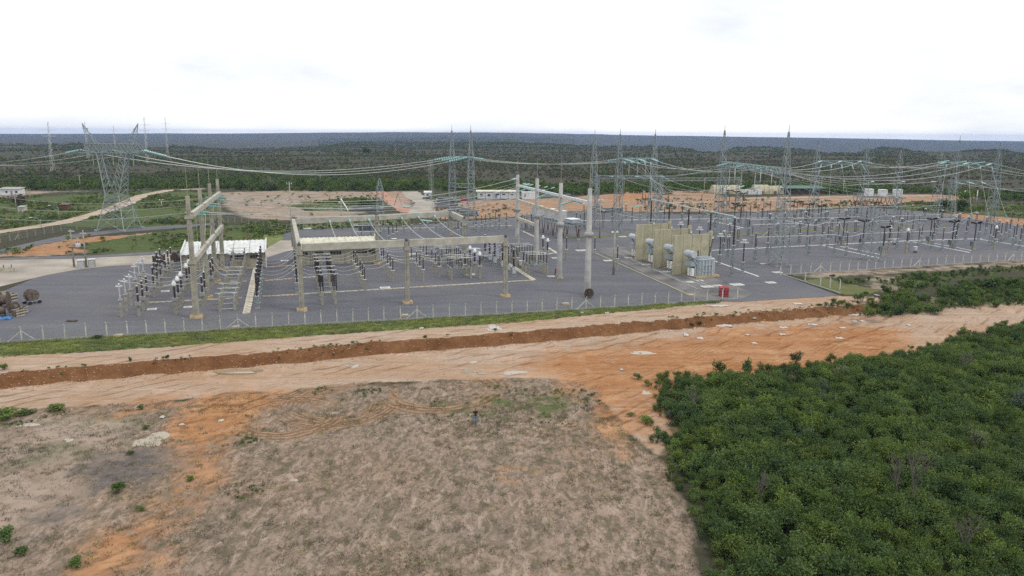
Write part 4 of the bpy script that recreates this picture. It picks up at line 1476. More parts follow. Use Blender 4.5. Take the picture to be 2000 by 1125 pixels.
D1 = row('disconnect_switch', 'switch', 'pale two-post disconnect switch, front trio before the concrete slab walk', GD, mk_disc, line(G(430, 608), 3, 4.9), h=3.4, w=wd, hp=2.7, grey=True)
D2 = row('disconnect_switch', 'switch', 'pale two-post disconnect switch, middle trio before the concrete slab walk', GD, mk_disc, line(G(442, 568), 3, 4.9), h=3.4, w=wd, hp=2.7, grey=True)
D3 = row('disconnect_switch', 'switch', 'pale two-post disconnect switch, back trio before the control house', GD, mk_disc, line(G(453, 540), 3, 4.9), h=5.2, w=wd, hp=3.6)
GS = 'bus supports on steel stands'
E1 = row('bus_support', 'insulator', 'thick dark bus support in the file along the concrete slab walk', GS, mk_post, line(G(503, 603), 9, 4.6), h=Hh((499, 531), (503, 603)), stand='steel', r=.24, hp=2.4, sec=2)
E2 = row('bus_support', 'insulator', 'dark bus support in the file beside the low gantry corner column', GS, mk_post, line(G(581, 573), 6, 4.6, (2,)), h=5.6, stand='steel', r=.19, hp=2.2, sec=2)
wd = (G(656, 595) - G(630, 596)).length
D4 = row('disconnect_switch', 'switch', 'double-stack dark disconnect switch in the six-deep file of the middle bay', GD, mk_disc, line(G(630, 596), 6, 4.6, (2,)), h=6.1, w=wd, hp=2.7, dbl=True, r=.12)
D4X, D4W = [t.location.copy() for t in D4], wd
GP = 'slim dark post insulators on concrete posts'
P1 = row('post_insulator', 'insulator', 'dark post insulator in the file right of the double-stack switches', GP, mk_post, line(G(713, 570), 6, 4.6, (2,)), h=Hh((711, 519), (713, 570)), r=.13)
P2_ = row('post_insulator', 'insulator', 'dark post insulator in the file left of the middle front column', GP, mk_post, line(G(768, 551), 6, 4.6, (2,)), h=Hh((765.6, 503), (767, 551)), r=.13)
P3 = row('post_insulator', 'insulator', 'dark post insulator in the file right of the middle front column', GP, mk_post, line(G(827, 549), 6, 4.6, (2,)), h=Hh((826, 501), (827, 549)), r=.13)
P4_ = row('post_insulator', 'insulator', 'dark post insulator in the file behind the framed switches', GP, mk_post, line(G(858, 541), 6, 4.6, (2,)), h=5.4, r=.13)
P5_ = row('post_insulator', 'insulator', 'dark post insulator in the file before the white-headed trio', GP, mk_post, line(G(908, 538), 5, 4.6, (2,)), h=5.6, r=.15)
P6_ = row('post_insulator', 'insulator', 'dark post insulator in the file beside the third round column', GP, mk_post, line(G(1022, 528), 5, 4.6), h=5.2, r=.13)
P7_ = row('post_insulator', 'insulator', 'dark post insulator in the file past the thick breakers', GP, mk_post, line(G(986, 522), 5, 4.6), h=5.0, r=.13)
T3 = row('current_transformer', 'transformer', 'white-headed current transformer left of the corner front column', GT, mk_ct, line(G(937, 543), 3, 4.9), h=Hh((936.7, 491), (937, 543)))
GK = 'thick dark breakers over grey cabinets'
K1 = row('circuit_breaker', 'breaker', 'thick breaker over grey cabinet, front trio at the corner column', GK, mk_breaker, line(G(1003, 540), 3, 4.9), h=Hh((1001, 486), (1003, 540)))
K2 = row('circuit_breaker', 'breaker', 'thick dark breaker over grey cabinet, back trio by the lavender kiosk', GK, mk_breaker, line(G(966, 519), 3, 4.9), h=6.8)

def frame_switch(label, base, n=3, w=4.6, step=2.4):
    """three-pole switch: steel frame on six concrete posts, dark insulators standing on it"""
    t = thing('three_pole_switch', label, 'switch', base, UA, 'steel-framed three-pole switches on concrete posts')
    L = step * (n - 1)
    for x in (0, w):
        for k in range(n):
            pedestal(t, 2.5, .45, at=(x, k * step))
    for x in (0, w):
        MB().bar((x, -.3, 2.6), (x, L + .3, 2.6), .22, .18).build('side_rail', M['steel'], t)
    for k in range(n):
        MB().bar((.12, k * step, 2.62), (w - .12, k * step, 2.62), .18, .14).build('cross_rail', M['steel'], t)
        for x in (.15, w / 2, w - .15):
            ins(2.72, 4.9, .13, 7, c=(x, k * step, 0)).build('insulator', M['porcelain'], t)
        MB().tube((-.5, k * step, 5.0), (w + .5, k * step, 5.0), .07).build('blade', M['alu'], t)
    return t
frame_switch('steel-framed three-pole switch standing in the middle of the bay right of the middle front column', G(882, 546))
frame_switch('steel-framed three-pole switch behind the framed one of the middle bay', G(862, 524))
frame_switch('steel-framed three-pole switch at the foot of the second round concrete column', G(1033, 538))
frame_switch('steel-framed three-pole switch at the foot of the third round concrete column', G(1008, 519))
T4 = row('current_transformer', 'transformer', 'white-headed current transformer between the round concrete columns', GT, mk_ct, px((1069, 512), (1060, 505)), h=Hh((1070, 465), (1069, 512)))
GX2 = 'dark posts between the round columns and the transformers'
X1 = row('post_insulator', 'insulator', 'dark post insulator in the open gravel behind the nearest round column', GX2, mk_post, px((1205, 528), (1161, 508), (1106, 508), (1130, 486)), h=6.2, r=.17, sec=2)

# back of the middle bay
GY2 = 'slim dark posts behind the middle bay'
rows_back = [('slim dark post before the grass strip behind the cream roof', [(737, 464), (743, 460), (750, 457), (757, 452)], 5.6), ('slim dark post behind the low gantry back beam', [(789, 458), (805, 455), (821, 453), (836, 450)], 6.2),
             ('dark post before the pale rubble behind the back beam', [(852, 462), (861, 459), (870, 456), (880, 453)], 8.0), ('slim dark post behind the double column of the back beam', [(895, 467), (901, 463), (907, 459)], 6.4),
             ('thin dark post at the edge of the orange earth', [(930, 456), (941, 455), (948, 452), (957, 450), (968, 447), (975, 452), (989, 448)], 6.2), ('dark post just before the capacitor platform', [(1012, 458), (1019, 452), (1029, 448), (1038, 452)], 6.4),
             ('dark post left of the single lattice mast', [(1125, 448), (1133, 452), (1141, 446)], 6.2), ('tall slim post behind the back left beam corner', [(760, 478), (768, 474), (775, 470)], 6.0)]
for d_, p_, h_ in rows_back:
    row('post_insulator', 'insulator', d_, GY2, mk_post, px(*p_), h=h_, stand='steel', r=.15, lab=lambda i, d_=d_: f'{d_}, {ORD[i]} along its row')

# right yard
GR = 'bus supports of the big yard'
GPx = lambda p, h: (lambda q: Vector((q.x, q.y, 0)))(G(p[0], p[1], h))
_h = Hh((1436, 424), (1430, 539))
TB = [GPx(p, _h) for p in ((1436, 424), (1389, 414), (1346, 406), (1308, 397), (1273, 390))]
F1 = row('bus_support', 'insulator', 'very tall bus support carrying the white bus pipe over the firewalls', GR, mk_post, TB, h=_h, hp=_h * .52, stand='steel', r=.27, sec=1)
GRR = 'ring-topped arresters beside the transformers'
_h = Hh((1454, 472), (1449, 533))
RB = [GPx(p, _h) for p in ((1454, 472), (1408, 460), (1367, 447), (1330, 437))]
F2 = row('surge_arrester', 'arrester', 'arrester with big double white rings beside the firewalls', GRR, mk_post, RB, h=_h, hp=_h * .34, stand='steel', r=.19, ring=True, sec=2)
GZ = 'slim bus posts on steel stands in the big yard'
yard_rows = [
    ('dark bus post in the file left of the front lattice tower', [(1473, 511), (1498, 497), (1540, 488), (1575, 484)], Hh((1477, 454), (1473, 511)), .15),
    ('dark bus post in the file right of the front lattice tower', [(1604, 480), (1615, 486), (1636, 478), (1652, 502)], 7.0, .15),
    ('slim bus post near the short thick lattice tower', [(1751, 486), (1792, 491), (1798, 480), (1735, 470)], 7.2, .15),
    ('slim dark bus post among the second breaker trio', [(1822, 476), (1839, 490), (1866, 478), (1885, 470)], 7.0, .15),
    ('slim bus post beyond the second breaker trio', [(1932, 477), (1938, 480), (1953, 475), (1911, 470)], 6.8, .15),
    ('slim bus post at the far end of the pale trenches', [(1977, 483), (1982, 478), (1990, 488), (1970, 466)], 6.8, .15),
    ('dark post in the back file behind the firewalls', [(1195, 437), (1215, 436), (1234, 438), (1297, 436), (1332, 431), (1365, 434)], 6.6, .19),
    ('dark post in the back file beyond the tall bus pipe', [(1402, 438), (1445, 443), (1464, 439), (1487, 445), (1503, 428), (1549, 425)], 7.6, .20),
    ('dark post in the back file before the stony strip', [(1574, 436), (1586, 427), (1597, 434), (1611, 429), (1637, 434), (1660, 424), (1668, 424)], 7.0, .18),
    ('thin post in the stony strip behind the yard', [(1260, 405), (1312, 418), (1370, 404), (1413, 402), (1477, 398), (1520, 404)], 6.4, .16),
    ('thin post with pale top at the far yard corner', [(1690, 445), (1716, 440), (1757, 440), (1770, 446), (1782, 452)], 6.6, .14),
    ('thin post before the orange bank', [(1896, 428), (1940, 440), (1987, 447), (1975, 440)], 5.6, .14)]
YR = []
for d_, p_, h_, r_ in yard_rows:
    YR.append(row('bus_post', 'insulator', d_, GZ, mk_post, px(*p_), h=h_, stand='steel', r=r_, hp=h_ * .42, sec=1, lab=lambda i, d_=d_: f'{d_}, {ORD[i]} along its file'))
def mk_capped(t, h):
    steel_stand(t, h * .42, .5)
    MB().box((0, 0, h * .42 + .08), (.8, .5, .12)).build('base_plate', M['white_steel'], t)
    for x in (-.28, .28):
        ins(h * .42 + .14, h - .1, .11, 7, c=(x, 0, 0)).build('insulator', M['porcelain'], t)
    MB().box((0, 0, h), (1.1, .3, .16)).build('contact', M['white_steel'], t)
    MB().ring((0, 0, h + .2), .38, .05, 10).build('grading_ring', M['white_steel'], t)
GTW = 'twin-post switch poles of the big yard'
for d_, p_, h_ in (('twin-post switch pole in the file behind the front lattice tower', [(1517, 478), (1560, 474), (1590, 470), (1622, 467)], 6.6), ('twin-post switch pole in the file before the first T-shaped trio', [(1668, 472), (1702, 469), (1758, 466), (1741, 462)], 6.6),
                   ('twin-post switch pole in the file behind the second T-shaped trio', [(1828, 462), (1862, 460), (1888, 459), (1924, 461)], 6.4), ('twin-post switch pole in the file nearest the pale trenches end', [(1948, 468), (1962, 470), (1996, 474)], 6.4),
                   ('twin-post switch pole in the file between tall bus pipe and firewalls', [(1421, 505), (1412, 492), (1440, 486), (1424, 474)], 6.0), ('twin-post switch pole in the file behind the big rings', [(1383, 470), (1395, 462), (1432, 460), (1460, 462)], 6.0),
                   ('twin-post switch pole in the file across the green strip', [(1502, 452), (1530, 450), (1571, 447), (1612, 446), (1650, 443)], 6.2), ('twin-post switch pole in the back file before the far yard corner', [(1672, 432), (1700, 429), (1725, 427), (1752, 425), (1780, 430)], 6.0),
                   ('twin-post switch pole in the back file behind the standing lattice tower', [(1480, 428), (1515, 436), (1533, 426), (1562, 440)], 6.2), ('twin-post switch pole in the back file left of the firewalls', [(1140, 428), (1178, 444), (1222, 428), (1250, 432)], 6.0),
                   ('twin-post switch pole along the far bank of the yard', [(1805, 436), (1838, 440), (1872, 447), (1905, 446)], 5.6)):
    YR.append(row('switch_pole', 'switch', d_, GTW, mk_capped, px(*p_), h=h_, lab=lambda i, d_=d_: f'{d_}, {ORD[i]} one'))
BUSROWS = []
for k, (p0, n_, h_, st) in enumerate((((1476, 503), 9, 5.6, 8.6), ((1468, 480), 10, 6.4, 8.6), ((1462, 461), 11, 5.4, 8.8), ((1456, 443), 11, 6.2, 9.0), ((1290, 428), 12, 6.4, 9.5))):
    pos = line(G(*p0), n_, st, d=U)
    rr = row('bus_support', 'insulator', '', GR, mk_post, pos, h=h_, hp=h_ * .5, r=.12, stand='steel', lab=lambda i, k=k: f'slender support of the {ORD[k]} tubular bus line, {ORD[i]} from its firewall end')
    BUSROWS.append((rr, h_, k))
GTE = 'breakers with two slanting dark chambers'
for d_, p_, h_, tall in (('T-shaped breaker of the trio before the short thick tower', [(1723, 499), (1684, 483), (1645, 478)], 8.0, True),
                         ('T-shaped breaker of the trio toward the orange bank', [(1901, 488), (1858, 485), (1815, 478)], 8.0, True),
                         ('small T-shaped breaker in the back file behind the tall bus pipe', [(1446, 440), (1434, 434), (1402, 430)], 7.2, False),
                         ('small T-shaped breaker in the back file before the stony strip', [(1602, 440), (1579, 436), (1555, 430)], 7.2, False),
                         ('far T-shaped breaker in the pink earth before the tents', [(1450, 410), (1436, 406), (1424, 403)], 7.4, False),
                         ('far T-shaped breaker in pink earth beside the long tunnel tent', [(1305, 408), (1270, 402), (1254, 399)], 7.0, False)):
    row('circuit_breaker', 'breaker', d_, GTE, mk_tee, px(*p_), h=h_, tall=tall, rz=R(8), lab=lambda i, d_=d_: f'{d_}, {ORD[i]} along the trio')
GBC = 'white-capped thick current transformers of the big yard'
row('current_transformer', 'transformer', 'thick dark current transformer with white cap at the pale trenches', GBC, mk_ct, px((1769, 495), (1941, 488), (1735, 488)), h=7.4)
t0 = thing('control_cubicle', 'small grey cubicle on legs in front of the pale trenches', 'cabinet', G(1787, 494), UA)
MB().box((0, 0, 1.2), (.9, .7, 1.1)).build('cabinet', M['cabinet'], t0)
for i in (-1, 1):
    MB().box((i * .32, 0, .32), (.1, .5, .64)).build('leg', M['steel_dark'], t0)
MB().box((0, 0, 1.8), (1.05, .85, .1)).build('lid', M['white'], t0)
dup(t0, G(1746, 478), UA, 'small grey cubicle beside the short thick lattice tower')
dup(t0, G(1018, 523), UA, 'small grey cubicle near the red-wheeled cart in the middle of the yard')

# ---------------------------------------------------------------- transformers and firewalls
FW = []
_fw = [(1252.5, 537), (1096.5 + 0, 524), (958, 510)]
fw_px = [((1313, 537), (1318, 460)), ((1275, 523), (1278, 449)), ((1239.5, 508), (1241, 439))]
FWD = Vector((math.cos(R(67)), math.sin(R(67)), 0))
for k, (b_, tp) in enumerate(fw_px):
    p = G(*b_)
    h = Hh(tp, b_)
    FW.append((p, h))
# direction of the walls from the top edge of the nearest wall
_p, _h = FW[0]
_q = G(1386, 456.5, _h)
FWD = Vector((_q.x - _p.x, _q.y - _p.y, 0))
FWL = FWD.length
FWD.normalize()
FWA = math.atan2(FWD.y, FWD.x)
for k, (p, h) in enumerate(FW):
    t = thing('firewall', ('beige panelled firewall nearest the red cabinet', 'beige panelled firewall in the middle of the three', 'beige panelled firewall farthest from the red cabinet')[k], 'wall', p, FWA, 'firewalls between the transformers')
    n_ = 4
    w = FWL / n_
    for i in range(n_):
        MB().box((w * (i + .5), 0, h / 2), (w - .10, .45, h)).build('panel', M['firewall'], t)
    for i in range(1, n_):
        MB().box((w * i, 0, h / 2 - .06), (.10, .24, h - .12)).build('joint_post', M['firewall'], t)
    MB().box((FWL + .36, 0, h / 2 + .35), (.62, .8, h + .7)).build('end_post', M['firewall'], t)

def mk_transformer(t):
    # origin: tank corner nearest the rails; x along the firewall, y toward the firewall
    b = MB()
    L, Wd, Hz = 5.2, 3.4, 4.2
    pts = []
    r = 1.2
    for cx, cy, a0 in ((L - r, Wd - r, 0), (r, Wd - r, 90), (r, r, 180), (L - r, r, 270)):
        for a in range(0, 91, 30):
            pts.append((cx + r * math.cos(R(a0 + a)), cy + r * math.sin(R(a0 + a))))
    b.prism(pts, .45, Hz)
    b.build('tank', M['transformer'], t)
    MB().prism([(L / 2 + (x - L / 2) * 1.04, Wd / 2 + (y - Wd / 2) * 1.06) for x, y in pts], Hz, Hz + .16).build('tank_rim', M['trafo_pale'], t)
    MB().prism([(L / 2 + (x - L / 2) * .8, Wd / 2 + (y - Wd / 2) * .7) for x, y in pts], Hz + .16, Hz + .55).build('cover', M['transformer'], t)
    for x in (1.3, 2.2, 3.1, 4.0):
        MB().box((x, -.10, 2.3), (.20, .26, 3.6)).build('stiffener', M['trafo_pale'], t)
    for x in (-.10, L + .1):
        for y in (.9, 1.8, 2.7):
            MB().box((x, y, 2.3), (.26, .2, 3.6)).build('stiffener', M['trafo_pale'], t)
    for z in (1.5, 3.0):
        MB().box((L / 2, -.17, z), (L - 2.4, .12, .14)).build('tank_band', M['trafo_pale'], t)
    # conservator drum on a bracket, lying across the tank end
    c = MB()
    c.tube((-1.2, -.1, 5.6), (-1.2, 3.1, 5.6), .82, .82, 14)
    o = c.build('conservator', M['trafo_pale'], t)
    br = MB()
    for y in (.6, 2.5):
        br.bar((-1.2, y, 4.9), (.1, y, 3.2), .28)
        br.bar((-1.2, y, 4.9), (.6, y, 4.4), .22)
    br.build('bracket', M['transformer'], t)
    MB().tube((-.9, 1.8, 5.0), (1.2, 1.8, 4.6), .16, .16, 8).build('oil_pipe', M['trafo_pale'], t)
    # coolers below the drum
    MB().box((-.95, 1.9, 3.3), (1.3, 2.6, 1.1)).build('cooler_box', M['transformer'], t)
    for y in (.6, 1.8):
        MB().box((-1.1, y, 1.35), (.55, .75, 1.8)).build('control_box', M['white'], t)
    # bushings
    hv_ = MB()
    p0, p1 = Vector((4.3, 1.8, Hz + .4)), Vector((5.3, 2.0, Hz + 4.7))
    n_ = 11
    for k in range(n_):
        hv_.tube(p0.lerp(p1, k / n_), p0.lerp(p1, (k + .8) / n_), .26 - .008 * k, .17, 8)
    hv_.build('bushing', M['porcelain'], t)
    MB().tube(p1, p1 + (p1 - p0).normalized() * .5, .16, .1, 8).build('bushing_cap', M['white'], t)
    lv = MB()
    lv.lathe((1.5, 2.3, 0), shed(Hz + .4, Hz + 2.0, .20, 6), 8)
    lv.build('bushing', M['porcelain'], t)
    MB().lathe((1.5, 2.3, Hz + 2.0), [(.12, 0), (.12, .2), (.05, .3)], 8).build('bushing_cap', M['yellow'], t)
    for x in (2.4, 3.3, 4.2):
        MB().tube((x, 1.2, Hz + .5), (x, 1.2, Hz + 1.5), .09, .06, 6).build('relief_valve', M['trafo_pale'], t)
    MB().box((L / 2, Wd / 2, .22), (L + 1.6, Wd + 1.0, .44)).build('plinth', M['footing'], t)

tr_labels = ['big grey power transformer standing in the open before the nearest firewall', 'grey power transformer mostly hidden behind the nearest beige firewall',
             'grey power transformer mostly hidden behind the middle beige firewall', 'grey power transformer mostly hidden behind the farthest beige firewall']
T_or = G(1362, 543)
stepv = (FW[1][0] - FW[0][0])
tr0 = thing('power_transformer', tr_labels[0], 'transformer', T_or, FWA, 'four power transformers')
mk_transformer(tr0)
for k in range(1, 4):
    dup(tr0, T_or + stepv * k, FWA, tr_labels[k])

# rails, kerbs and cable trenches
def slab_run(name, label, cat, a, b_, w, h, n_, m, group=None, z=.05, piece='cover_slab'):
    A, B = G(*a), G(*b_)
    d = B - A
    L = d.length
    t = thing(name, label, cat, (A.x, A.y, z), math.atan2(d.y, d.x), group)
    me = None
    for k in range(n_):
        if me is None:
            me = MB().box((0, 0, h / 2), (L / n_ - .05, w, h)).mesh(piece)
        put(piece, me, M[m] if isinstance(m, str) else m, t, (L * (k + .5) / n_, random.uniform(-.02, .02), random.uniform(-.012, .012)))
    return t
GTR = 'cable trenches with concrete covers'
trenches = [
    ('wide concrete slab walk running from the fence side to the control house', (481, 614), (501, 522), 1.35, 22, 'slab'),
    ('pale cable trench through the outer bay, nearest the fence', (289, 592), (473, 583), .60, 16, 'slab'),
    ('pale cable trench through the outer bay, second from the fence', (316, 559), (482, 550), .60, 14, 'slab'),
    ('pale cable trench through the outer bay nearest the control house', (338, 532), (493, 524), .60, 12, 'slab'),
    ('dusty orange trench stub nearest the fence right of the slab walk', (512, 580), (583, 576), .70, 8, 'slab_pink'),
    ('dusty orange trench stub second from the fence right of the slab walk', (516, 550), (588, 543), .70, 8, 'slab_pink'),
    ('dusty orange trench stub nearest the control houses', (520, 523), (590, 518), .70, 8, 'slab_pink'),
    ('long pale cable trench in front of the middle bay', (592, 575), (1043, 548), .62, 36, 'slab'),
    ('wide pale trench turning back beside the corner front column', (1043, 548), (972, 503), 1.2, 16, 'slab'),
    ('short pale trench behind the double-stack switches', (592, 543), (642, 540), .6, 6, 'slab'),
    ('pale cable trench crossing the middle bay behind the post files', (592, 518), (862, 505), .6, 18, 'slab'),
    ('pale cable trench before the lavender kiosk', (862, 505), (1000, 497), .6, 10, 'slab'),
    ('short pale trench zigzag between the round columns', (1036, 498), (1089, 495), .8, 5, 'slab'),
    ('pale trench leg beside the third round column', (1089, 496), (1071, 485), .9, 5, 'slab'),
    ('pale cable trench in the empty gravel behind the cream roof', (735, 448), (1000, 441), .7, 14, 'slab'),
    ('white cable trench leaving the big open transformer', (1396, 511), (1481, 541), .55, 12, 'white_steel'),
    ('long white cable trench across the front of the big yard', (1388, 490), (1795, 470), .55, 26, 'white_steel'),
    ('white cable trench running to the yard corner', (1795, 470), (1917, 467), .55, 9, 'white_steel'),
    ('white cable trench at the outer end of the big yard', (1912, 468), (2015, 484), .55, 8, 'white_steel'),
    ('white trench branch toward the short thick tower', (1604, 480), (1716, 505), .55, 12, 'white_steel'),
    ('thin white trench branch beside the breaker trio', (1641, 482), (1722, 499), .45, 9, 'white_steel'),
    ('white trench branch under the second breaker trio', (1783, 473), (1893, 494), .55, 11, 'white_steel'),
    ('thin white trench branch behind the second breaker trio', (1818, 475), (1897, 490), .45, 8, 'white_steel'),
    ('white cable trench across the back of the big yard', (1115, 432), (1585, 425), .7, 22, 'white_steel'),
    ('white trench crossing before the small T-shaped breakers', (1385, 431), (1452, 446), .6, 6, 'white_steel'),
    ('white trench crossing before the stony strip', (1528, 431), (1602, 443), .6, 6, 'white_steel'),
    ('pale diagonal trench behind the third round column', (1016, 450), (1046, 464), .7, 5, 'slab')]
for lab, a, b_, w, n_, m_ in trenches:
    slab_run('cable_trench', lab, 'trench', a, b_, w, .14, n_, m_, GTR)
slab_run('kerb', 'yellowish kerb running from the round columns to the fence corner', 'kerb', (1158, 493), (1347, 578), .30, .18, 24, mat('mossy_kerb', (.44, .42, .26), .9, .2, .6), 'kerbs beside the transformer road', piece='kerb_stone')
slab_run('kerb', 'low kerb between the big yard and the green pond hollow', 'kerb', (1524, 536), (1641, 574), .28, .2, 16, 'concrete_grey', 'kerbs beside the transformer road', piece='kerb_stone')
for k, (lab, a, b_) in enumerate((('steel rail nearest the transformers on the stained road', (1220, 491), (1399, 563)), ('steel rail on the gravel side of the stained road', (1205, 494), (1366, 565)))):
    A, B = G(*a), G(*b_)
    t = thing('rail_track', lab, 'rail', (A.x, A.y, .085), 0, 'rails on the transformer road')
    d = B - A
    s = MB().bar(Vector((0, 0, .10)), d + Vector((0, 0, .10)), .16, .2)
    s.build('rail', M['rail'], t)
    bed = Vector((d.y, -d.x, 0)).normalized()
    MB().bar(Vector((0, 0, .015)), d + Vector((0, 0, .015)), 1.0, .05).build('rail_bed', M['concrete_grey'], t)

pads = [(1345, 552, 2.2, 'concrete pad with white lid between the rails and the nearest firewall'), (1299, 532, 2.4, 'white concrete pad at the foot of the middle firewall'), (1262, 518, 2.0, 'white concrete pad at the foot of the farthest firewall'),
        (1228, 505, 2.0, 'white pad beside the rails behind the farthest transformer'), (1381, 561, 2.6, 'white slab lying before the red cabinet'), (1401, 559, 1.8, 'small white slab right behind the red cabinet'), (1439, 557, 2.8, 'lone white slab right of the red cabinet'),
        (1366, 549, 1.6, 'little white pad before the open transformer'), (1505, 553, 2.2, 'white slab on the gravel by the pond kerb'), (1518, 533, 2.2, 'white slab at the corner of the pond kerb'), (1135, 490, 3.0, 'cream slab on the kerb behind the nearest round column'),
        (1216, 463, 2.4, 'white pad in the green strip behind the farthest firewall'), (1187, 510, 2.2, 'white pad on the yellowish kerb by the cream lamp column'), (1085, 505, 2.0, 'white pad beside the second round column'), (1076, 541, 1.6, 'white pad left of the second round column foot'),
        (297, 605, 1.7, 'white slab on the gravel in the outer bay front'), (323, 570, 1.7, 'white slab on the gravel in the outer bay middle'), (367, 601, 1.5, 'white slab left of the nearest square column'), (752, 563, 2.2, 'white lid lying on the long trench in the middle bay'),
        (918, 537, 2.2, 'white slab beside the current transformers at the corner column'), (556, 510, 2.0, 'white slab between the two control houses'), (680, 509, 2.0, 'white slab before the cream roofed control house'), (1490, 516, 1.4, 'small white slab left of the big front tower'),
        (806, 497, 2.2, 'white slab behind the post files of the middle bay'), (600, 447, 3.0, 'white slab on the back gravel behind the cream roof'), (733, 449, 2.2, 'white slab on the back gravel near the middle back column')]
for x, y, w, lab in pads:
    p = G(x, y)
    t = thing('concrete_pad', lab, 'slab', (p.x, p.y, .05), UA, 'white pads and lids on the gravel')
    MB().box((0, 0, .08), (w, w * .75, .16)).build('slab', M['white_steel'], t)
    MB().box((0, 0, .19), (w * .6, w * .45, .06)).build('lid', M['litter'], t)
for (x, y), lab in zip(((232, 657), (460, 641), (790, 618), (1104, 595), (1348, 578)), ('box with one orange face on the verge nearest the empty gravel', 'pale drain box on the verge below the slab walk', 'flat yellowish drain box on the verge below the middle front column',
                       'flat greenish drain box on the verge near the nearest round column', 'yellow-lidded drain box at the fence corner')):
    p = G(x, y)
    t = thing('drain_box', 'concrete ' + lab, 'drain box', (p.x, p.y, 0), UA, 'drain boxes along the fence')
    MB().box((0, 0, .16), (1.5, 1.0, .32)).build('box', M['footing'], t)
    MB().box((.12, 0, .35), (1.15, .9, .06)).build('lid', M['slab'], t)

# red cabinet
p = G(1413, 579)
t = thing('fire_cabinet', 'red double-door fire cabinet standing on the gravel before the open transformer', 'cabinet', p, R(-4))
MB().box((0, 0, .98), (1.86, 1.2, 1.76)).build('cabinet_body', M['red'], t)
for i in (-1, 1):
    d = MB().box((i * .455, -.63, .98), (.88, .06, 1.6)).build('door', M['red'], t)
    MB().box((i * .12, -.68, 1.0), (.05, .05, .25)).build('handle', M['steel_dark'], d)
    MB().box((i * .8, 0, .05), (.15, 1.2, .1)).build('foot', M['steel_dark'], t)
r = MB()
r.add([(-1.0, -.75, 1.87), (1.0, -.75, 1.87), (1.0, .7, 2.02), (-1.0, .7, 2.02), (-1.0, -.75, 1.94), (1.0, -.75, 1.94), (1.0, .7, 2.09), (-1.0, .7, 2.09)], [(3, 2, 1, 0), (4, 5, 6, 7), (0, 1, 5, 4), (1, 2, 6, 5), (2, 3, 7, 6), (3, 0, 4, 7)])
r.build('roof', M['red'], t)
p = G(1086, 537)
t = thing('fire_extinguisher_cart', 'red wheeled extinguisher leaning at the second round concrete column', 'extinguisher', p, 0)
MB().lathe((0, 0, .35), [(.28, 0), (.30, .1), (.30, 1.0), (.12, 1.25), (.08, 1.4)], 10).build('bottle', M['red'], t)
for i in (-1, 1):
    MB().tube((i * .34, .1, .28), (i * .42, .1, .28), .28, .28, 10).build('wheel', M['plastic'], t)
MB().bar((0, .25, .4), (0, .55, 1.5), .08).build('handle', M['steel_dark'], t)

# cable drums
def drum(label, p, r, w, rz, lying=False, m='wood_dark', cart=False, tilt=0):
    t = thing('cable_drum', label, 'cable drum', p, rz, 'wooden cable drums')
    z = r + (.55 if cart else 0)
    for s in (-1, 1):
        me = None
        for k in range(7):                                      # planks of each flange
            y0 = -r + 2 * r * k / 7
            y1 = y0 + 2 * r / 7 - .03
            yy = [y0 + (y1 - y0) * q / 3 for q in range(4)]
            hw = [math.sqrt(max(0.0, r * r - y * y)) for y in yy]
            pts = [(-h_, y) for h_, y in zip(hw, yy)] + [(h_, y) for h_, y in reversed(list(zip(hw, yy)))]
            b = MB()
            n_ = len(pts)
            x0, x1 = s * w / 2, s * w / 2 + s * .08
            vs = [(x0, a, z + c) for a, c in pts] + [(x1, a, z + c) for a, c in pts]
            fs = [tuple(range(n_)), tuple(range(2 * n_ - 1, n_ - 1, -1))] + [(i, i + n_, (i + 1) % n_ + n_, (i + 1) % n_) for i in range(n_)]
            b.add(vs, fs)
            b.build('plank', M[m], t)
    MB().tube((-w / 2, 0, z), (w / 2, 0, z), r * .62, r * .62, 14).build('core', M['wood'], t)
    b = MB()
    for k in range(6):
        b.ring((0, 0, 0), .01, .005, 3)
    if cart:
        for s in (-1, 1):
            for q in (-1, 1):
                MB().tube((s * (w / 2 + .15), q * r * .8, .35), (s * (w / 2 + .42), q * r * .8, .35), .35, .35, 10).build('wheel', M['plastic'], t)
            MB().bar((s * (w / 2 + .12), -r * 1.1, .6), (s * (w / 2 + .12), r * 1.1, .6), .2).build('cart_rail', M['steel'], t)
    return t
drum('dark wooden cable drum leaning against the nearest round column by the fence', G(1150, 582), .95, 1.2, R(80))
drum('slatted cable drum on a small cart alone on the empty gravel', G(63, 593), 1.15, 1.3, R(150), cart=True, m='wood')
drum('tall cable drum standing at the back of the junk pile', G(10, 600), 1.5, 1.3, R(15), m='wood')
drum('smaller cable drum in the middle of the junk pile', G(28, 611), 1.0, 1.0, R(75), m='wood')
drum('dark cable drum lying in front of the junk pile', G(3, 618), 1.1, 1.1, R(40))
for x, y, r_, lab in ((347, 512, 1.4, 'grey cable drum just left of the control house wall'), (312, 516, 1.2, 'dusky cable drum behind the voltage transformers'), (885, 407, 2.0, 'grey cable drum heap piece by the rubble left of the lattice towers')):
    drum(lab, G(x, y), r_, 1.4, R(60), m='wood_dark')
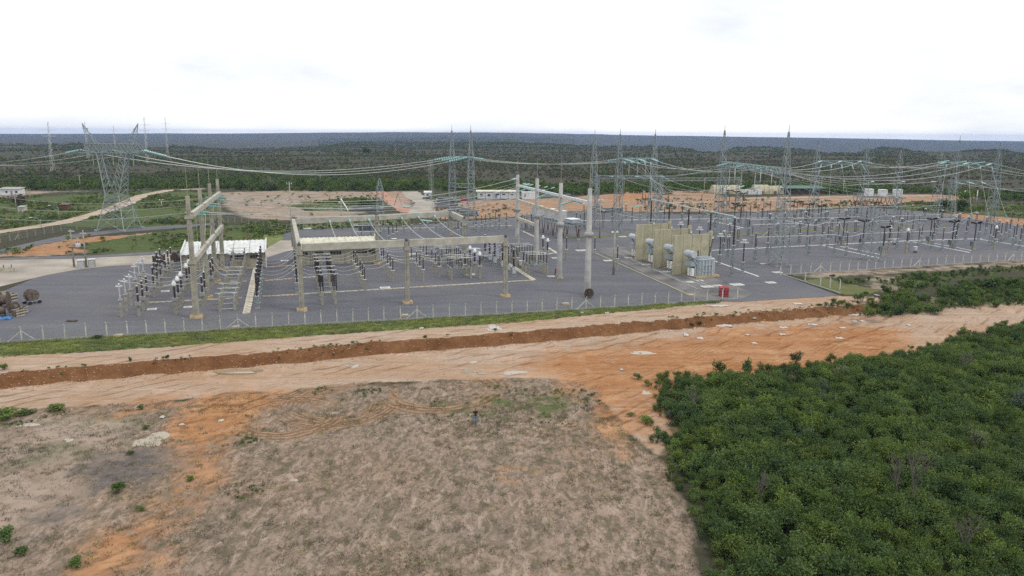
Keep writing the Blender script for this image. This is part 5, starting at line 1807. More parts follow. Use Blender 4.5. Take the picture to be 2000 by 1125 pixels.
for (x, y), lab, s in (((36, 617), 'pale broken crate in the junk pile', 1.6), ((46, 610), 'open wooden crate at the end of the junk pile', 1.3), ((20, 588), 'weathered crate behind the junk pile', 2.0), ((2, 586), 'dark crate at the back corner of the junk pile', 2.2)):
    t = thing('wooden_crate', lab, 'crate', G(x, y), random.random() * 3, 'crates in the junk pile')
    for k in range(5):
        for q in (-1, 1):
            MB().box((0, q * s * .4, .15 + k * s * .15), (s, .07, s * .12)).build('plank', M['wood' if k % 2 else 'slab'], t)
            MB().box((q * s * .47, 0, .15 + k * s * .15), (.07, s * .78, s * .12)).build('plank', M['wood'], t)
    MB().box((0, 0, .05), (s * .9, s * .7, .08)).build('bottom', M['wood_dark'], t)
def crumpled(name, label, cat, p, w, h, m, amp, seed, group=None, rz=0.0, nx=9, ny=7):
    r2 = np.random.default_rng(seed)
    t = thing(name, label, cat, p, rz, group)
    b = MB()
    for s in (amp, -.03):
        for j in range(ny):
            for i in range(nx):
                e = .78 + .3 * r2.random() if i in (0, nx - 1) or j in (0, ny - 1) else 1
                b.v.append(((i / (nx - 1) - .5) * w * e, (j / (ny - 1) - .5) * h * e, .04 + (s * r2.random() if s > 0 else s)))
    q = nx * ny
    for j in range(ny - 1):
        for i in range(nx - 1):
            a = j * nx + i
            b.f.append((a, a + 1, a + nx + 1, a + nx))
            b.f.append((q + a, q + a + nx, q + a + nx + 1, q + a + 1))
    edge = [i for i in range(nx)] + [j * nx + nx - 1 for j in range(1, ny)] + [(ny - 1) * nx + i for i in range(nx - 2, -1, -1)] + [j * nx for j in range(ny - 2, 0, -1)]
    for a, c in zip(edge, edge[1:] + edge[:1]):
        b.f.append((a, q + a, q + c, c))
    b.build('sheet', m, t)
    return t
crumpled('tarpaulin', 'crumpled blue tarpaulin at the foot of the junk pile', 'tarpaulin', G(8, 624) + Vector((0, 0, .05)), 2.6, 1.5, M['blue'], .4, 3)
crumpled('tarpaulin', 'dark flattened cloth lying alone on the gravel near the fence brace', 'tarpaulin', G(141, 628) + Vector((0, 0, .05)), 1.8, 1.0, M['wood_dark'], .2, 4)
lit = [(1414, 638, 50, 7, 'widest white sheet on the orange dirt road'), (1404, 598, 52, 5, 'long white scrap on the terrace below the red cabinet'), (966, 642, 30, 7, 'white plastic sheet by the terrace puddle'), (1340, 654, 15, 7, 'small white scrap left of the widest sheet'),
       (1667, 617, 38, 5, 'slanting white strip far along the dirt road'), (1530, 641, 26, 4, 'thin white strip in the middle of the dirt road'), (1587, 635, 28, 4, 'thin white strip right of the middle of the road'), (1645, 642, 20, 4, 'thin white scrap before the dark stain'),
       (1682, 616, 10, 4, 'tiny white scrap beside the slanting strip'), (1697, 617, 12, 4, 'tiny white scrap farthest along the dirt road'), (1669, 628, 10, 4, 'tiny pale scrap below the slanting strip'), (1684, 628, 12, 4, 'tiny pale scrap beside the dark stain'),
       (1528, 655, 18, 4, 'white scrap near the scrub edge'), (1367, 661, 20, 5, 'greyish scrap below the widest sheet'), (1472, 629, 12, 3, 'small pale scrap beyond the widest sheet'), (1460, 653, 12, 4, 'small pale scrap between road and scrub'),
       (1473, 670, 16, 4, 'pale scrap close to the lone round tree'), (1640, 662, 22, 5, 'white scrap on the orange bank by the scrub'), (1775, 637, 12, 4, 'tiny scrap where the road narrows'), (1558, 594, 24, 5, 'white sheet on the terrace right of the red cabinet'),
       (1713, 577, 10, 5, 'white scrap beside the dark bush at the pond'), (1214, 723, 10, 4, 'little pale scrap on the orange corner'), (1137, 612, 9, 4, 'little white scrap on the terrace'), (1185, 612, 12, 4, 'thin white scrap on the terrace'),
       (432, 823, 14, 6, 'pale stone slab in the cleared field'), (355, 830, 16, 5, 'pale plank lying on the orange patch'), (317, 817, 14, 6, 'whitish scrap left of the orange patch'), (823, 642, 12, 4, 'white scrap on the terrace left of the puddle')]
for k, (x, y, w_, h_, lab) in enumerate(lit):
    zz = 0.0 if y < 600 or lab.find('terrace') >= 0 else LOW
    q = G(x, y, zz)
    crumpled('plastic_sheet', lab, 'litter', (q.x, q.y, tz(q.x, q.y) + .04), w_ * .68 * q.y / FOC, max(.3, .75 * h_ * q.y / FOC / math.sin(math.atan2(CAM_H, q.y)) * .8), M['litter'], .12, 20 + k, 'pale scraps scattered on the bare soil', random.uniform(-.2, .3), 6, 4)

# ---------------------------------------------------------------- fences, poles, lamps
def fence(label, pts, z, step=2.9, h=2.1, brace=11, mesh=True, group=None, bent=True, kerb=True, m='post_pale', phase=4):
    P = [G(*p, z) if not isinstance(p, Vector) else p for p in pts]
    t = thing('fence', label, 'fence', P[0], 0, group)
    o = P[0].copy()
    tot = 0
    posts = []
    for a, b_ in zip(P[:-1], P[1:]):
        L = (b_ - a).length
        n_ = max(1, int(round(L / step)))
        for k in range(n_):
            posts.append((a.lerp(b_, k / n_), (b_ - a).normalized()))
    posts.append((P[-1], (P[-1] - P[-2]).normalized()))
    ang = math.atan2(posts[0][1].y, posts[0][1].x)
    b = MB()
    b.box((0, 0, h / 2), (.18, .18, h))
    if bent:
        b.bar((0, 0, h - .05), (0, -.32, h + .38), .11)
    me = b.mesh('fence_post')
    bb = MB()
    for s in (-1, 1):
        bb.bar((s * .09, 0, h * .78), (s * 2.0, 0, .05), .13)
    me2 = bb.mesh('brace')
    for k, (p, d) in enumerate(posts):
        a_ = math.atan2(d.y, d.x) + random.uniform(-.03, .03)
        q = put('fence_post', me, M[m], t, p - o, a_)
        q.rotation_euler = (random.uniform(-.02, .02), random.uniform(-.02, .02), a_)
        if brace and k % brace == phase:
            put('brace', me2, M[m], t, p - o, a_)
    w = MB()
    lines = (.35, .9, 1.45, h - .04, h + .16, h + .34)
    for (p, d), (p2, _) in zip(posts[:-1], posts[1:]):
        for zz in lines:
            off = Vector((d.y, -d.x, 0)) * (max(0, zz - h) * .8 + .10)
            w.bar(p - o + off + Vector((0, 0, zz)), p2 - o + off + Vector((0, 0, zz)), .018)
        if mesh:
            L = (p2 - p).length
            n_ = int(L / .28)
            off = Vector((d.y, -d.x, 0)) * .10
            for i in range(n_):
                for s in (0, 1):
                    a_ = p - o + off + d * (i * .28)
                    c_ = a_ + d * (1.9 if s else -1.9)
                    q0, q1 = a_.copy(), a_ + d * ((1 if s else -1) * 1.3)
                    q0.z, q1.z = .12, h - .08
                    f = len(w.v)
                    e = Vector((0, 0, .011))
                    w.add([q0 - d * .011, q0 + d * .011, q1 + d * .011, q1 - d * .011], [(0, 1, 2, 3)])
    w.build('wire_mesh', M['steel'], t, kind='stuff')
    if kerb:
        for a, b_ in zip(P[:-1], P[1:]):
            L = (b_ - a).length
            n_ = max(1, int(L / 6))
            for k in range(n_):
                c = a.lerp(b_, (k + .5) / n_) - o
                d = (b_ - a).normalized()
                MB().box((0, 0, .05), (L / n_ - .04, .14, .34)).build('kerb_stone', M['concrete_grey'], t, c, math.atan2(d.y, d.x))
    return t
fence('long front fence of bent concrete posts and wire between gravel yard and grass verge', [(-70, 675), (0, 669), (250, 655), (500, 639.5), (750, 626), (1000, 612.5), (1200, 600), (1381, 588)], .05, phase=3)
fence('front fence of the big yard along the bare orange strip', [(1524, 537), (1640, 530), (1760, 522.5), (1880, 515), (2010, 507)], .05, mesh=False)
fence('short fence end between the fence corner and the red cabinet', [(1381, 588), (1440, 584)], .05, brace=0, mesh=False)
fence('bent post fence along the curved asphalt road by the big transmission tower', [(-40, 482), (20, 471), (70, 461), (120, 452), (180, 446), (240, 441), (330, 434)], .02, step=4.2, mesh=False, kerb=False, m='concrete')
fence('back fence of thin posts on the grass strip behind the cream roof', [(560, 452), (640, 446), (740, 441), (800, 438)], .02, step=3.2, mesh=False, kerb=False, m='concrete')
fence('thin post fence across the meadow behind the white-roofed control house', [(330, 434), (420, 431), (560, 452)], .02, step=5, mesh=False, kerb=False, m='concrete')
fence('row of lean grey posts in the green pond hollow', [(1572, 551), (1602, 558), (1640, 566)], .0, step=3.2, mesh=False, kerb=False, brace=0, bent=True)

def pole(name, label, cat, base, top, m='concrete', w=.32, arms=(), lamp=None, group=None):
    p = G(*base)
    h = Hh(top, base)
    p.z = tz(p.x, p.y)
    t = thing(name, label, cat, p, R(12), group)
    MB().lathe((0, 0, -.1), [(w / 2, 0), (w / 2 * .62, h + .1)], 8).build('shaft', M[m], t)
    for z, L in arms:
        MB().box((0, 0, h - z), (L, .14, .16)).build('crossarm', M['concrete'], t)
        for s in (-.45, 0, .45):
            MB().lathe((s * L, 0, h - z + .08), [(.05, 0), (.1, .1), (.05, .3)], 6).build('insulator', M['white'], t)
    if lamp == 'curve':
        b = MB()
        b.path([Vector((-x, 0, h + .9 * math.sin(min(1, x / 2.4) * 1.4) - .2)) for x in (0, .5, 1.1, 1.8, 2.6)], .06, 5)
        b.build('lamp_arm', M['steel'], t)
        MB().box((-2.9, 0, h + .62), (.85, .35, .18)).build('lamp_head', M['white'], t)
    if lamp == 'flood':
        MB().box((0, 0, h + .05), (1.6, .3, .12)).build('lamp_arm', M['concrete'], t)
        for s in (-.6, .6):
            MB().box((s, -.1, h + .25), (.45, .35, .35)).build('lamp_head', M['white'], t)
    return t
pole('street_lamp', 'curved arm street lamp by the dirt track, near the brick shed', 'street lamp', (116, 431), (112, 404), 'steel', .2, lamp='curve')
pole('street_lamp', 'short street lamp with round head beside the curved asphalt road', 'street lamp', (81, 447), (79, 428), 'steel', .2, lamp='curve')
pole('utility_pole', 'cream utility pole with small crossarm left of the big transmission tower', 'pole', (157, 366), (154, 341), 'concrete', .5, [(.6, 2.2)])
pole('utility_pole', 'pale utility pole by the small sheds in the grass', 'pole', (32, 409), (28, 383), 'concrete', .4, [(.4, 1.6)])
pole('utility_pole', 'tall slim utility pole between the two control houses, left of the low gantry', 'pole', (571, 482), (565, 355), 'concrete', .42, [(.6, 1.6), (5.4, 1.6)])
pole('utility_pole', 'thin pole standing at the edge of the green scrub left of the small lattice pylon', 'pole', (626, 366), (624, 343), 'concrete', .4, [(.3, 1.4)])
pole('utility_pole', 'pale pole in the scrub behind the orange clay left of the tents', 'pole', (1375, 378), (1374, 347), 'concrete', .5, [(.4, 1.8)])
pole('utility_pole', 'pale pole standing behind the white containers', 'pole', (1513, 378), (1512, 355), 'concrete', .45, [(.3, 1.6)])
pole('utility_pole', 'pale pole in the scrub right of the green roofed shelter', 'pole', (1603, 378), (1603, 346), 'concrete', .45, [(.3, 1.6)])
pole('utility_pole', 'yellowish pole in the scrub beside the faint lattice mast', 'pole', (1646, 380), (1648, 352), 'concrete', .45, [(.3, 1.4)])
pole('utility_pole', 'thin pole by the low teal lattice beam', 'pole', (1218, 383), (1217, 345), 'concrete', .4)
pole('floodlight_pole', 'cream square lamp column on the gravel beside the transformer road', 'lamp column', (1198, 537), (1200, 455), 'concrete', .62, lamp='flood')
pole('floodlight_pole', 'cream lamp column behind the nearest round concrete column', 'lamp column', (1171, 465), (1173, 392), 'concrete', .5, [(.5, 2.4)], 'flood')
pole('floodlight_pole', 'thin lamp pole rising from the back beam of the low gantry', 'lamp column', (668, 448), (664, 396), 'concrete', .45, lamp='flood')
pole('floodlight_pole', 'thin lamp pole in the meadow left of the white-roofed control house', 'lamp column', (266, 478), (262, 398), 'steel', .2, lamp='flood')
pole('floodlight_pole', 'pale lamp mast with several heads in the empty meadow behind the track', 'lamp column', (316, 404), (317, 391), 'white_steel', .3, lamp='flood')
for (b_, tp), lab in zip((((1484, 365), (1471, 330)), ((1434, 362), (1433, 328)), ((1506, 366), (1505, 335)), ((1882, 398), (1884, 372)), ((1907, 396), (1909, 371))),
                         ('pale round post hanging in line under the middle of the big gantry beam', 'pale round post under the far end of the big gantry beam', 'pale round post under the near end of the big gantry beam', 'pale post before the scrub beneath the low far beam', 'second pale post beneath the low far beam')):
    pole('bus_column', lab, 'post', b_, tp, 'white_steel', .6)

# H-frame pole with a small transformer, cabinets at its foot
p = G(145, 522)
q = G(169, 523)
t = thing('pole_transformer', 'two-pole concrete frame carrying a small blue-grey transformer by the concrete road', 'pole', p, 0)
d = q - p
for x in (Vector((0, 0, 0)), d):
    MB().lathe((x.x, x.y, 0), [(.26, 0), (.15, 9.4)], 8).build('shaft', M['concrete'], t)
MB().bar(Vector((-.8, 0, 4.9)), d + Vector((.8, 0, 4.9)), .30, .25).build('platform_beam', M['rust'], t)
MB().bar(Vector((-.6, 0, 9.0)), Vector((.9, 0, 9.0)), .16, .16).build('crossarm', M['white_steel'], t)
MB().bar(d + Vector((-.8, 0, 8.6)), d + Vector((.8, 0, 8.6)), .14, .14).build('crossarm', M['white_steel'], t)
MB().lathe((d.x * .5, d.y * .5, 5.05), [(.55, 0), (.58, .1), (.58, 1.0), (.4, 1.1)], 10).build('tank', M['lavender'], t)
for s in (-.25, .25):
    MB().lathe((d.x * .5 + s, d.y * .5, 6.1), [(.08, 0), (.13, .1), (.08, .25), (.1, .4)], 6).build('bushing', M['porcelain'], t)
for (x, y), lab, w in (((160, 524), 'squat beige cabinet between the poles of the small transformer frame', 1.5), ((180, 522), 'beige cabinet with white edge right of the small transformer frame', 1.5)):
    t = thing('metering_cabinet', lab, 'cabinet', G(x, y), UA)
    MB().box((0, 0, 1.0), (w, 1.0, 2.0)).build('cabinet_body', M['wall'], t)
    MB().box((0, -.52, 1.0), (w - .3, .05, 1.7)).build('door', M['cabinet'], t)
    MB().box((0, 0, 2.05), (w + .2, 1.2, .1)).build('roof', M['white'], t)
t = thing('timber_frame', 'yellowish timber stack where the concrete road leaves the yard', 'timber', G(8, 531) + Vector((0, 0, .1)), R(10))
for k in range(6):
    MB().box((0, -.5 + .2 * k, .15 + .3 * (k % 3)), (4.5, .25, .25)).build('plank', M['slab'], t)
for k in range(3):
    MB().box((-1.8 + 1.7 * k, .3, .8), (.16, .16, 1.6)).build('stake', M['wood'], t)

# small lattice pylon with a slanted white strut in the middle distance
p = G(743, 424)
t = thing('lattice_pylon', 'small peaked lattice pylon at the red track behind the back beam', 'pylon', p, R(8))
lattice_tower(t, Vector((0, 0, 0)), 11.5, 15.5, 2.6, 2.2, rod=False)
p = G(667, 428)
t = thing('boom_pole', 'pole with one long slanting white boom above the back beam', 'pole', p)
hh_ = Hh((661, 388), (667, 428))
MB().lathe((0, 0, 0), [(.2, 0), (.14, hh_)], 8).build('shaft', M['concrete'], t)
q = at_depth(680, 411, p.y - 14)
MB().bar(Vector((0, 0, hh_)), q - p, .3, .3).build('boom', M['white'], t)
p = G(770, 402)
t = thing('boom_pole', 'leaning grey gate boom beside the small peaked pylon', 'pole', p)
MB().bar((0, 0, 0), (2.0, -1, 6.0), .3).build('boom', M['steel'], t)
MB().bar((3.5, 0, 0), (2.1, -.9, 5.6), .2).build('strut', M['steel'], t)

# ---------------------------------------------------------------- capacitor platforms
def platform(label, a, b_, z, depth, boxes, m='steel', nl=5, h2=2.6):
    A, B = G(*a), G(*b_)
    d = B - A
    L = d.length
    t = thing('capacitor_platform', label, 'platform', A, math.atan2(d.y, d.x), 'raised capacitor platforms')
    f = MB()
    for y in (0, depth):
        f.bar((0, y, z), (L, y, z), .35, .6)
    f.build('side_girder', M[m], t)
    g = MB()
    for k in range(int(L / 1.2) + 1):
        g.bar((k * 1.2, .2, z + .1), (k * 1.2, depth - .2, z + .1), .14)
    g.build('deck_grating', M['steel'], t, kind='stuff')
    for k in range(nl):
        x = L * (k + .3) / nl
        for y in (.3, depth - .3):
            for s in (-1, 1):
                MB().tube((x, y, 0.0), (x + s * 1.1, y, z - .3), .16, .12, 6).build('leg', M['rust'], t)
    for x, w, dz, mm in boxes:
        c = MB().box((L * x, depth / 2, z + .5 + dz / 2), (w, depth * .55, dz)).build('capacitor_rack', M[mm], t)
        MB().box((L * x, depth / 2, z + .58 + dz), (w + .2, depth * .6, .16)).build('rack_cap', M['white'], c)
    for k in range(4):
        x = L * (.15 + .23 * k)
        MB().lathe((x, depth * .1, z + .3), shed(0, 1.6, .2, 5), 8).build('insulator', M['porcelain_grey'], t)
    rail = MB()
    for y in (.05, depth - .05):
        rail.bar((0, y, z + 1.3), (L, y, z + 1.3), .07)
        for k in range(int(L / 2) + 1):
            rail.bar((k * 2, y, z + .3), (k * 2, y, z + 1.3), .06)
    rail.build('railing', M['white_steel'], t, kind='stuff')
    return t
platform('raised capacitor platform with three grey boxes behind the round concrete columns', (1020, 446), (1112, 469), 4.6, 6, [(.17, 2.6, 3.2, 'cabinet'), (.45, 2.6, 3.0, 'cabinet'), (.66, 2.9, 3.0, 'cabinet'), (.9, 4.4, 1.2, 'transformer')])
platform('raised capacitor platform with white boxes beyond the stony strip', (1672, 402), (1768, 404), 4.2, 7, [(.28, 3.4, 3.2, 'white'), (.56, 3.4, 3.0, 'white'), (.86, 3.6, 3.2, 'white')], nl=6)
# concrete rubble, reels and steel stacks in the clearing
def steel_stack(label, a, w, d_, h, seed, group='steel stacks on the clearing'):
    r2 = random.Random(seed)
    t = thing('steel_stack', label, 'stack', G(*a), R(10), group)
    for k in range(7):
        MB().box((0, r2.uniform(-.2, .2), .3 + k * h / 7), (w * r2.uniform(.7, 1), d_, h / 9)).build('bundle', M['steel' if k % 2 else 'steel_dark'], t)
    return t
steel_stack('grey steel stack where the red earth meets the site road', (870, 406), 10, 5, 5.0, 1)
steel_stack('low steel stack under the lattice gantry with the lower cross beam', (893, 414), 8, 5, 2.2, 2)
steel_stack('flat steel stack nearest the back beam corner', (915, 421), 9, 5, 2.0, 3)
steel_stack('dark stack along the fringe of the small orchard mound', (715, 412), 16, 3, 2.2, 4)
steel_stack('steel stack at the foot of the single lattice mast', (1162, 409), 7, 4, 1.6, 5)
steel_stack('low red-brown pallet stack beside the single lattice mast', (1190, 414), 12, 3, 1.6, 6)
t = thing('red_tank', 'small red and white skip beside the steel stack', 'skip', G(907, 394), R(10))
MB().box((0, 0, 1.2), (3.6, 2, 1.6)).build('body', M['red'], t)
MB().box((0, 0, .2), (3.4, 1.8, .4)).build('base', M['white'], t)
MB().box((0, 0, 2.08), (3.8, 2.2, .16)).build('rim', M['red'], t)
t = thing("equipment_rack", 'grey steel equipment frame behind the control house on the back gravel', 'frame', G(690, 466), UA)
for x in (0, 3, 6, 9):
    for y in (0, 4):
        MB().box((x, y, 3.0), (.22, .22, 6.0)).build('post', M['steel'], t)
for z in (2.2, 4.2, 6.0):
    for y in (0, 4):
        MB().bar((0, y, z), (9, y, z), .2).build('rail', M['white_steel'], t)
MB().box((4.5, 2, 3.4), (5, 2.6, 2.2)).build('cabinet', M['steel_dark'], t)
t = thing('pickup', 'small white pickup parked on the concrete road behind the low front beam', 'pickup', G(768, 477), UA)
MB().box((0, 0, .75), (4.6, 1.8, .6)).build('body', M['white'], t)
MB().box((.3, 0, 1.35), (2.0, 1.65, .65), 0, .85).build('cab', M['dark_glass'], t)
MB().box((.3, 0, 1.70), (1.6, 1.4, .06)).build('roof', M['white'], t)
for x in (-1.4, 1.4):
    for y in (-.85, .85):
        MB().tube((x, y - .1, .38), (x, y + .1, .38), .38, .38, 12).build('wheel', M['plastic'], t)

# ---------------------------------------------------------------- conductors
def sagging(a, b_, sag, n=14):
    out = []
    for k in range(n + 1):
        t_ = k / n
        p = a.lerp(b_, t_)
        out.append(p - Vector((0, 0, sag * 4 * t_ * (1 - t_))))
    return out
def power_line(label, spans, r=.035, bundle=2, strings=True, gap=.42, spacers=True, cat='power line', group='overhead conductors', slen=4.2, sr=.26):
    """spans: (start, end, sag) in metres; > conductor, insulator_string, spacer"""
    t = thing('power_line', label, cat, spans[0][0], 0, group)
    o = spans[0][0].copy()
    for a, b_, sag in spans:
        d = (b_ - a)
        L = d.length
        d.normalize()
        sd = Vector((-d.y, d.x, 0)).normalized()
        s0 = min(slen / L, .3) if strings else 0
        pts = sagging(a, b_, sag, 24)
        def at(q):
            k = min(23, int(q * 24))
            return pts[k].lerp(pts[k + 1], q * 24 - k)
        ia, ib = at(s0), at(1 - s0)
        seg = [ia] + [p for k, p in enumerate(pts) if s0 < k / 24 < 1 - s0] + [ib]
        for k in range(bundle):
            off = sd * ((k - (bundle - 1) / 2) * gap)
            MB().path([p + off - o for p in seg], r * .8, 4).build('conductor', M['alu'], t)
        if strings:
            for p, q in ((a, ia), (b_, ib)):
                for s in ((-.25, .25) if bundle > 1 else (0,)):
                    b = MB()
                    p0, p1 = p + sd * s - o, q + sd * s - o
                    n_ = 9
                    for k in range(n_):
                        b.tube(p0.lerp(p1, k / n_), p0.lerp(p1, (k + .75) / n_), sr, sr * .6, 7)
                    b.build('insulator_string', M['glass'], t)
        if spacers and bundle > 1:
            for q in (.35, .65):
                p = at(q) - o
                MB().bar(p - sd * gap * .5, p + sd * gap * .5, .09, .16).build('spacer', M['white_steel'], t)
    return t
Z1 = Vector((0, 0, 1))
def on_beam(PT, f, dz=-.2):
    (P, zz) = PT
    a = P[0] + Z1 * zz[0]
    b_ = P[1] + Z1 * zz[1]
    return a.lerp(b_, f) + Z1 * dz
twx = Vector((math.cos(R(-8)), math.sin(R(-8)), 0))
for k, (f, x, w) in enumerate(((.1, -12, 'nearest'), (.5, 0, 'middle'), (.9, 12, 'farthest'))):
    a = TW + twx * x * .98 + Z1 * 26.8
    b_ = on_beam(PT1, f)
    power_line(f'twin conductor from the big transmission tower to the close-set lattice gantry, {w} phase', [(a, b_, 6.0 + .5 * k)], r=.06, bundle=4, gap=.5, slen=7, sr=.40)
    c_ = on_beam(PT2, f)
    power_line(f'twin conductor between the close-set gantry and the gantry behind the firewalls, {w} phase', [(b_, c_, 2.2)], r=.055, bundle=2, gap=.7, slen=5.2, sr=.3)
    e_ = on_beam(PT3, .92 - f * .75)
    power_line(f'twin conductor from the gantry behind the firewalls to the big lattice gantry, {w} phase', [(c_, e_, 2.6)], r=.055, bundle=2, slen=4.6)
    g_ = on_beam(PT5, f)
    power_line(f'twin conductor swooping from the big lattice gantry toward the orange bank, {w} phase', [(e_, g_, 5.0)], r=.05, bundle=2, slen=4.8)
    h_ = on_beam(PT4, f)
    power_line(f'twin conductor between the big gantry and the pale gantry by the shelter, {w} phase', [(e_, h_, 2.4)], r=.05, bundle=2, slen=4.4)
    i_ = on_beam(PT5, f * .8 + .05, .3)
    power_line(f'twin conductor from the pale gantry by the shelter to the orange bank gantry, {w} phase', [(h_, i_, 2.6)], r=.05, bundle=2, slen=4.4)
    j_ = Vector((g_.x + 95, g_.y - 20 + 12 * k, 17))
    power_line(f'twin conductor leaving the orange bank gantry out of the yard, {w} phase', [(g_, j_, 4.0)], r=.05, bundle=2, slen=4.4)
    # left of the big tower
    m_ = TW + twx * x * .98 + Z1 * 26.8
    n_ = m_ + Vector((-150, 40 + 6 * k, 4))
    power_line(f'conductor leaving the big transmission tower over the meadow, {w} phase', [(m_, n_, 8)], r=.05, bundle=2, gap=.8, slen=6, sr=.40)
    # downdroppers of the first gantry and jumpers
    q = on_beam(PT1, f) + (TW - on_beam(PT1, f)).normalized() * (8 + 3 * k)
    q.z = 24.2
    g_ = q.copy()
    g_.z = 6.5
    power_line(f'vertical dropper hanging from the line left of the close-set gantry, {w} pair', [(q, g_ + Vector((.6, .4, 0)), .0)], r=.05, bundle=2, gap=1.6, strings=False, spacers=False)
    power_line(f'long wire falling from the big gantry to the low teal beam, {w} strand', [(on_beam(PT3, .95 - f * .6), G(1288 - 50 * k, 420) + Z1 * 16.0, 1.2)], r=.05, bundle=1, slen=4)
    power_line(f'twin conductor sagging from the low teal beam toward the tents, {w} phase', [(G(1205 + 42 * k, 420) + Z1 * 16.0, G(1420 + 30 * k, 402) + Z1 * 9.5, 4.2)], r=.05, bundle=2, slen=4.5)
    power_line(f'twin conductor low behind the standing tower toward the platform, {w} phase', [(on_beam(PT3, .15 + .3 * k), G(1700 + 60 * k, 410) + Z1 * 13, 3.0)], r=.05, bundle=2, slen=4.4)
    power_line(f'twin conductor from the far low beam out past the orange bank, {w} phase', [(G(1858 + 26 * k, 404) + Z1 * 12, G(2080, 420 + 8 * k) + Z1 * 14, 3.0)], r=.05, bundle=2, slen=4.2)
# vertical insulator posts under the beams
def hanging(label, p, L, group='insulator strings hanging from lattice beams'):
    t = thing('insulator_string', label, 'insulator', p, 0, group)
    b = MB()
    n_ = 12
    for k in range(n_):
        b.tube((0, 0, -L * k / n_), (0, 0, -L * (k + .75) / n_), .16, .10, 7)
    b.build('disc_stack', M['white_steel'], t)
    MB().tube((0, 0, -L), (0, 0, -L - .4), .2, .2, 8).build('weight', M['steel'], t)
for k, w in enumerate(('nearest', 'middle', 'farthest')):
    hanging(f'pale vertical insulator string under the beam behind the firewalls, {w} one', on_beam(PT2, .28 + .24 * k, -1.6), 3.6)
    hanging(f'pale vertical insulator string under the big gantry beam, {w} one', on_beam(PT3, .42 + .22 * k, -1.6), 5.4)
    hanging(f'pale vertical insulator string under the crossarm of the big transmission tower, {w} one', TW + twx * (-7.5 + 7.5 * k) * .98 + Z1 * 26.5, 4.2)
# conductors strung over the middle bay between its beams
for k, f in enumerate((.21, .33, .45, .66, .77, .88)):
    a = BL.lerp(BR, f) + Z1 * 11.9
    b_ = FL.lerp(FR, f) + Z1 * 11.9
    power_line(f'pale sagging conductor strung across the low rectangular gantry, {ORD[k]} counting from the cream roof', [(a, b_, 1.6)], r=.10, bundle=1, slen=2.2, spacers=False, group='conductors over the middle bay')
# low connecting wires between apparatus: shallow festoons along U
def festoon(label, pts, sag=.7, r=.035, group='slack wires linking the apparatus'):
    t = thing('slack_wire', label, 'wire', pts[0], 0, group)
    o = pts[0].copy()
    for a, b_ in zip(pts[:-1], pts[1:]):
        MB().path([p - o for p in sagging(a, b_, sag if (b_ - a).length > 5 else sag * .3, 10)], r, 4).build('wire', M['alu'], t)
def tops(rr, i, h):
    return rr[i].location + Z1 * h
for i in range(6):
    hD = 6.2
    pts = [E1[i].location + Z1 * 6.4, E2[i].location + Z1 * 5.6]
    festoon(f'slack wire bridging the slab walk file to the corner column file, {ORD[i]} {"to" if i == 0 else "from"} the fence', pts, 1.5)
    a = D4X[i] + Z1 * hD
    festoon(f'slack wire chaining the double-stack switches to the post files, {ORD[i]} {"to" if i == 0 else "from"} the fence', [E2[i].location + Z1 * 5.6, a, a + U * D4W, P1[i].location + Z1 * 5.1, P2_[i].location + Z1 * 5.1, P3[i].location + Z1 * 5.1, P3[i].location + U * 9 + Z1 * 5.0], .8)
for i in range(3):
    festoon(f'slack wire joining arresters and stacked transformers of the outer bay, {ORD[i]} {"to" if i == 0 else "from"} the fence', [A1[i].location + Z1 * 6.8, C1[i].location + Z1 * 6.2, T1[i].location + Z1 * 5.6, B1[i].location + Z1 * 6], .7)
    festoon(f'slack wire joining the outer bay middle trio to the gantry, {ORD[i]} {"to" if i == 0 else "from"} the fence', [C2[i].location + Z1 * 6.3, T2[i].location + Z1 * 5.6, B2[i].location + Z1 * 6, D2[i].location + Z1 * 3.5], .8)
    festoon(f'slack wire leading to the thick breakers at the corner column, {ORD[i]} {"to" if i == 0 else "from"} the fence', [P3[i].location + U * 9 + Z1 * 5.0, T3[i].location + Z1 * 5.4, K1[i].location + Z1 * 7.0], .7)
    a = LP[i] + Z1 * 18.4
    b_ = LP[i + 1] + Z1 * 18.4
    mid = a.lerp(b_, .5)
    power_line(f'line conductor leaving the top beam of the four-column gantry toward the clearing, {ORD[i]} bay', [(mid, mid + Vector((70, 120, -4 + i)), 4)], r=.05, bundle=2, slen=3, spacers=False, group='conductors of the outer bay')
    power_line(f'line conductor leaving the four-column gantry toward the meadow, {ORD[i]} bay', [(mid, mid + Vector((-120, 70, -3 + i)), 4)], r=.035, bundle=1, slen=3, spacers=False, group='conductors of the outer bay')
    festoon(f'dropper from the four-column gantry top beam to the breakers, {ORD[i]} bay', [mid, B1[i].location + Z1 * 6.0], .8)
    a = RP[i].lerp(RP[i + 1], .5) + Z1 * 19.0
    power_line(f'conductor leaving the tall round-column gantry toward the platform, {ORD[i]} bay', [(a, a + Vector((40, 62, -10)), 2.0)], r=.04, bundle=1, slen=3.4, spacers=False, group='conductors at the round columns')
    power_line(f'conductor leaving the tall round-column gantry toward the middle bay, {ORD[i]} bay', [(a, a + Vector((-36, 22, -7)), 2.0)], r=.04, bundle=1, slen=3.4, spacers=False, group='conductors at the round columns')
for rr, h_, k in BUSROWS:
    t = thing('bus_pipe', f'thin tubular bus resting on slender supports, {ORD[k]} line behind the yard fence', 'bus pipe', rr[0].location + Z1 * (h_ + .06), 0, 'tubular bus lines of the big yard')
    for a, b_ in zip(rr[:-1], rr[1:]):
        if (len(t.children) + k) % 4 != 3:
            MB().tube(a.location - rr[0].location, b_.location - rr[0].location, .075, .075, 6).build('pipe', M['alu'], t)
        else:
            MB().path([q - rr[0].location for q in sagging(a.location, b_.location, .7, 8)], .04, 4).build('pipe', M['alu'], t)
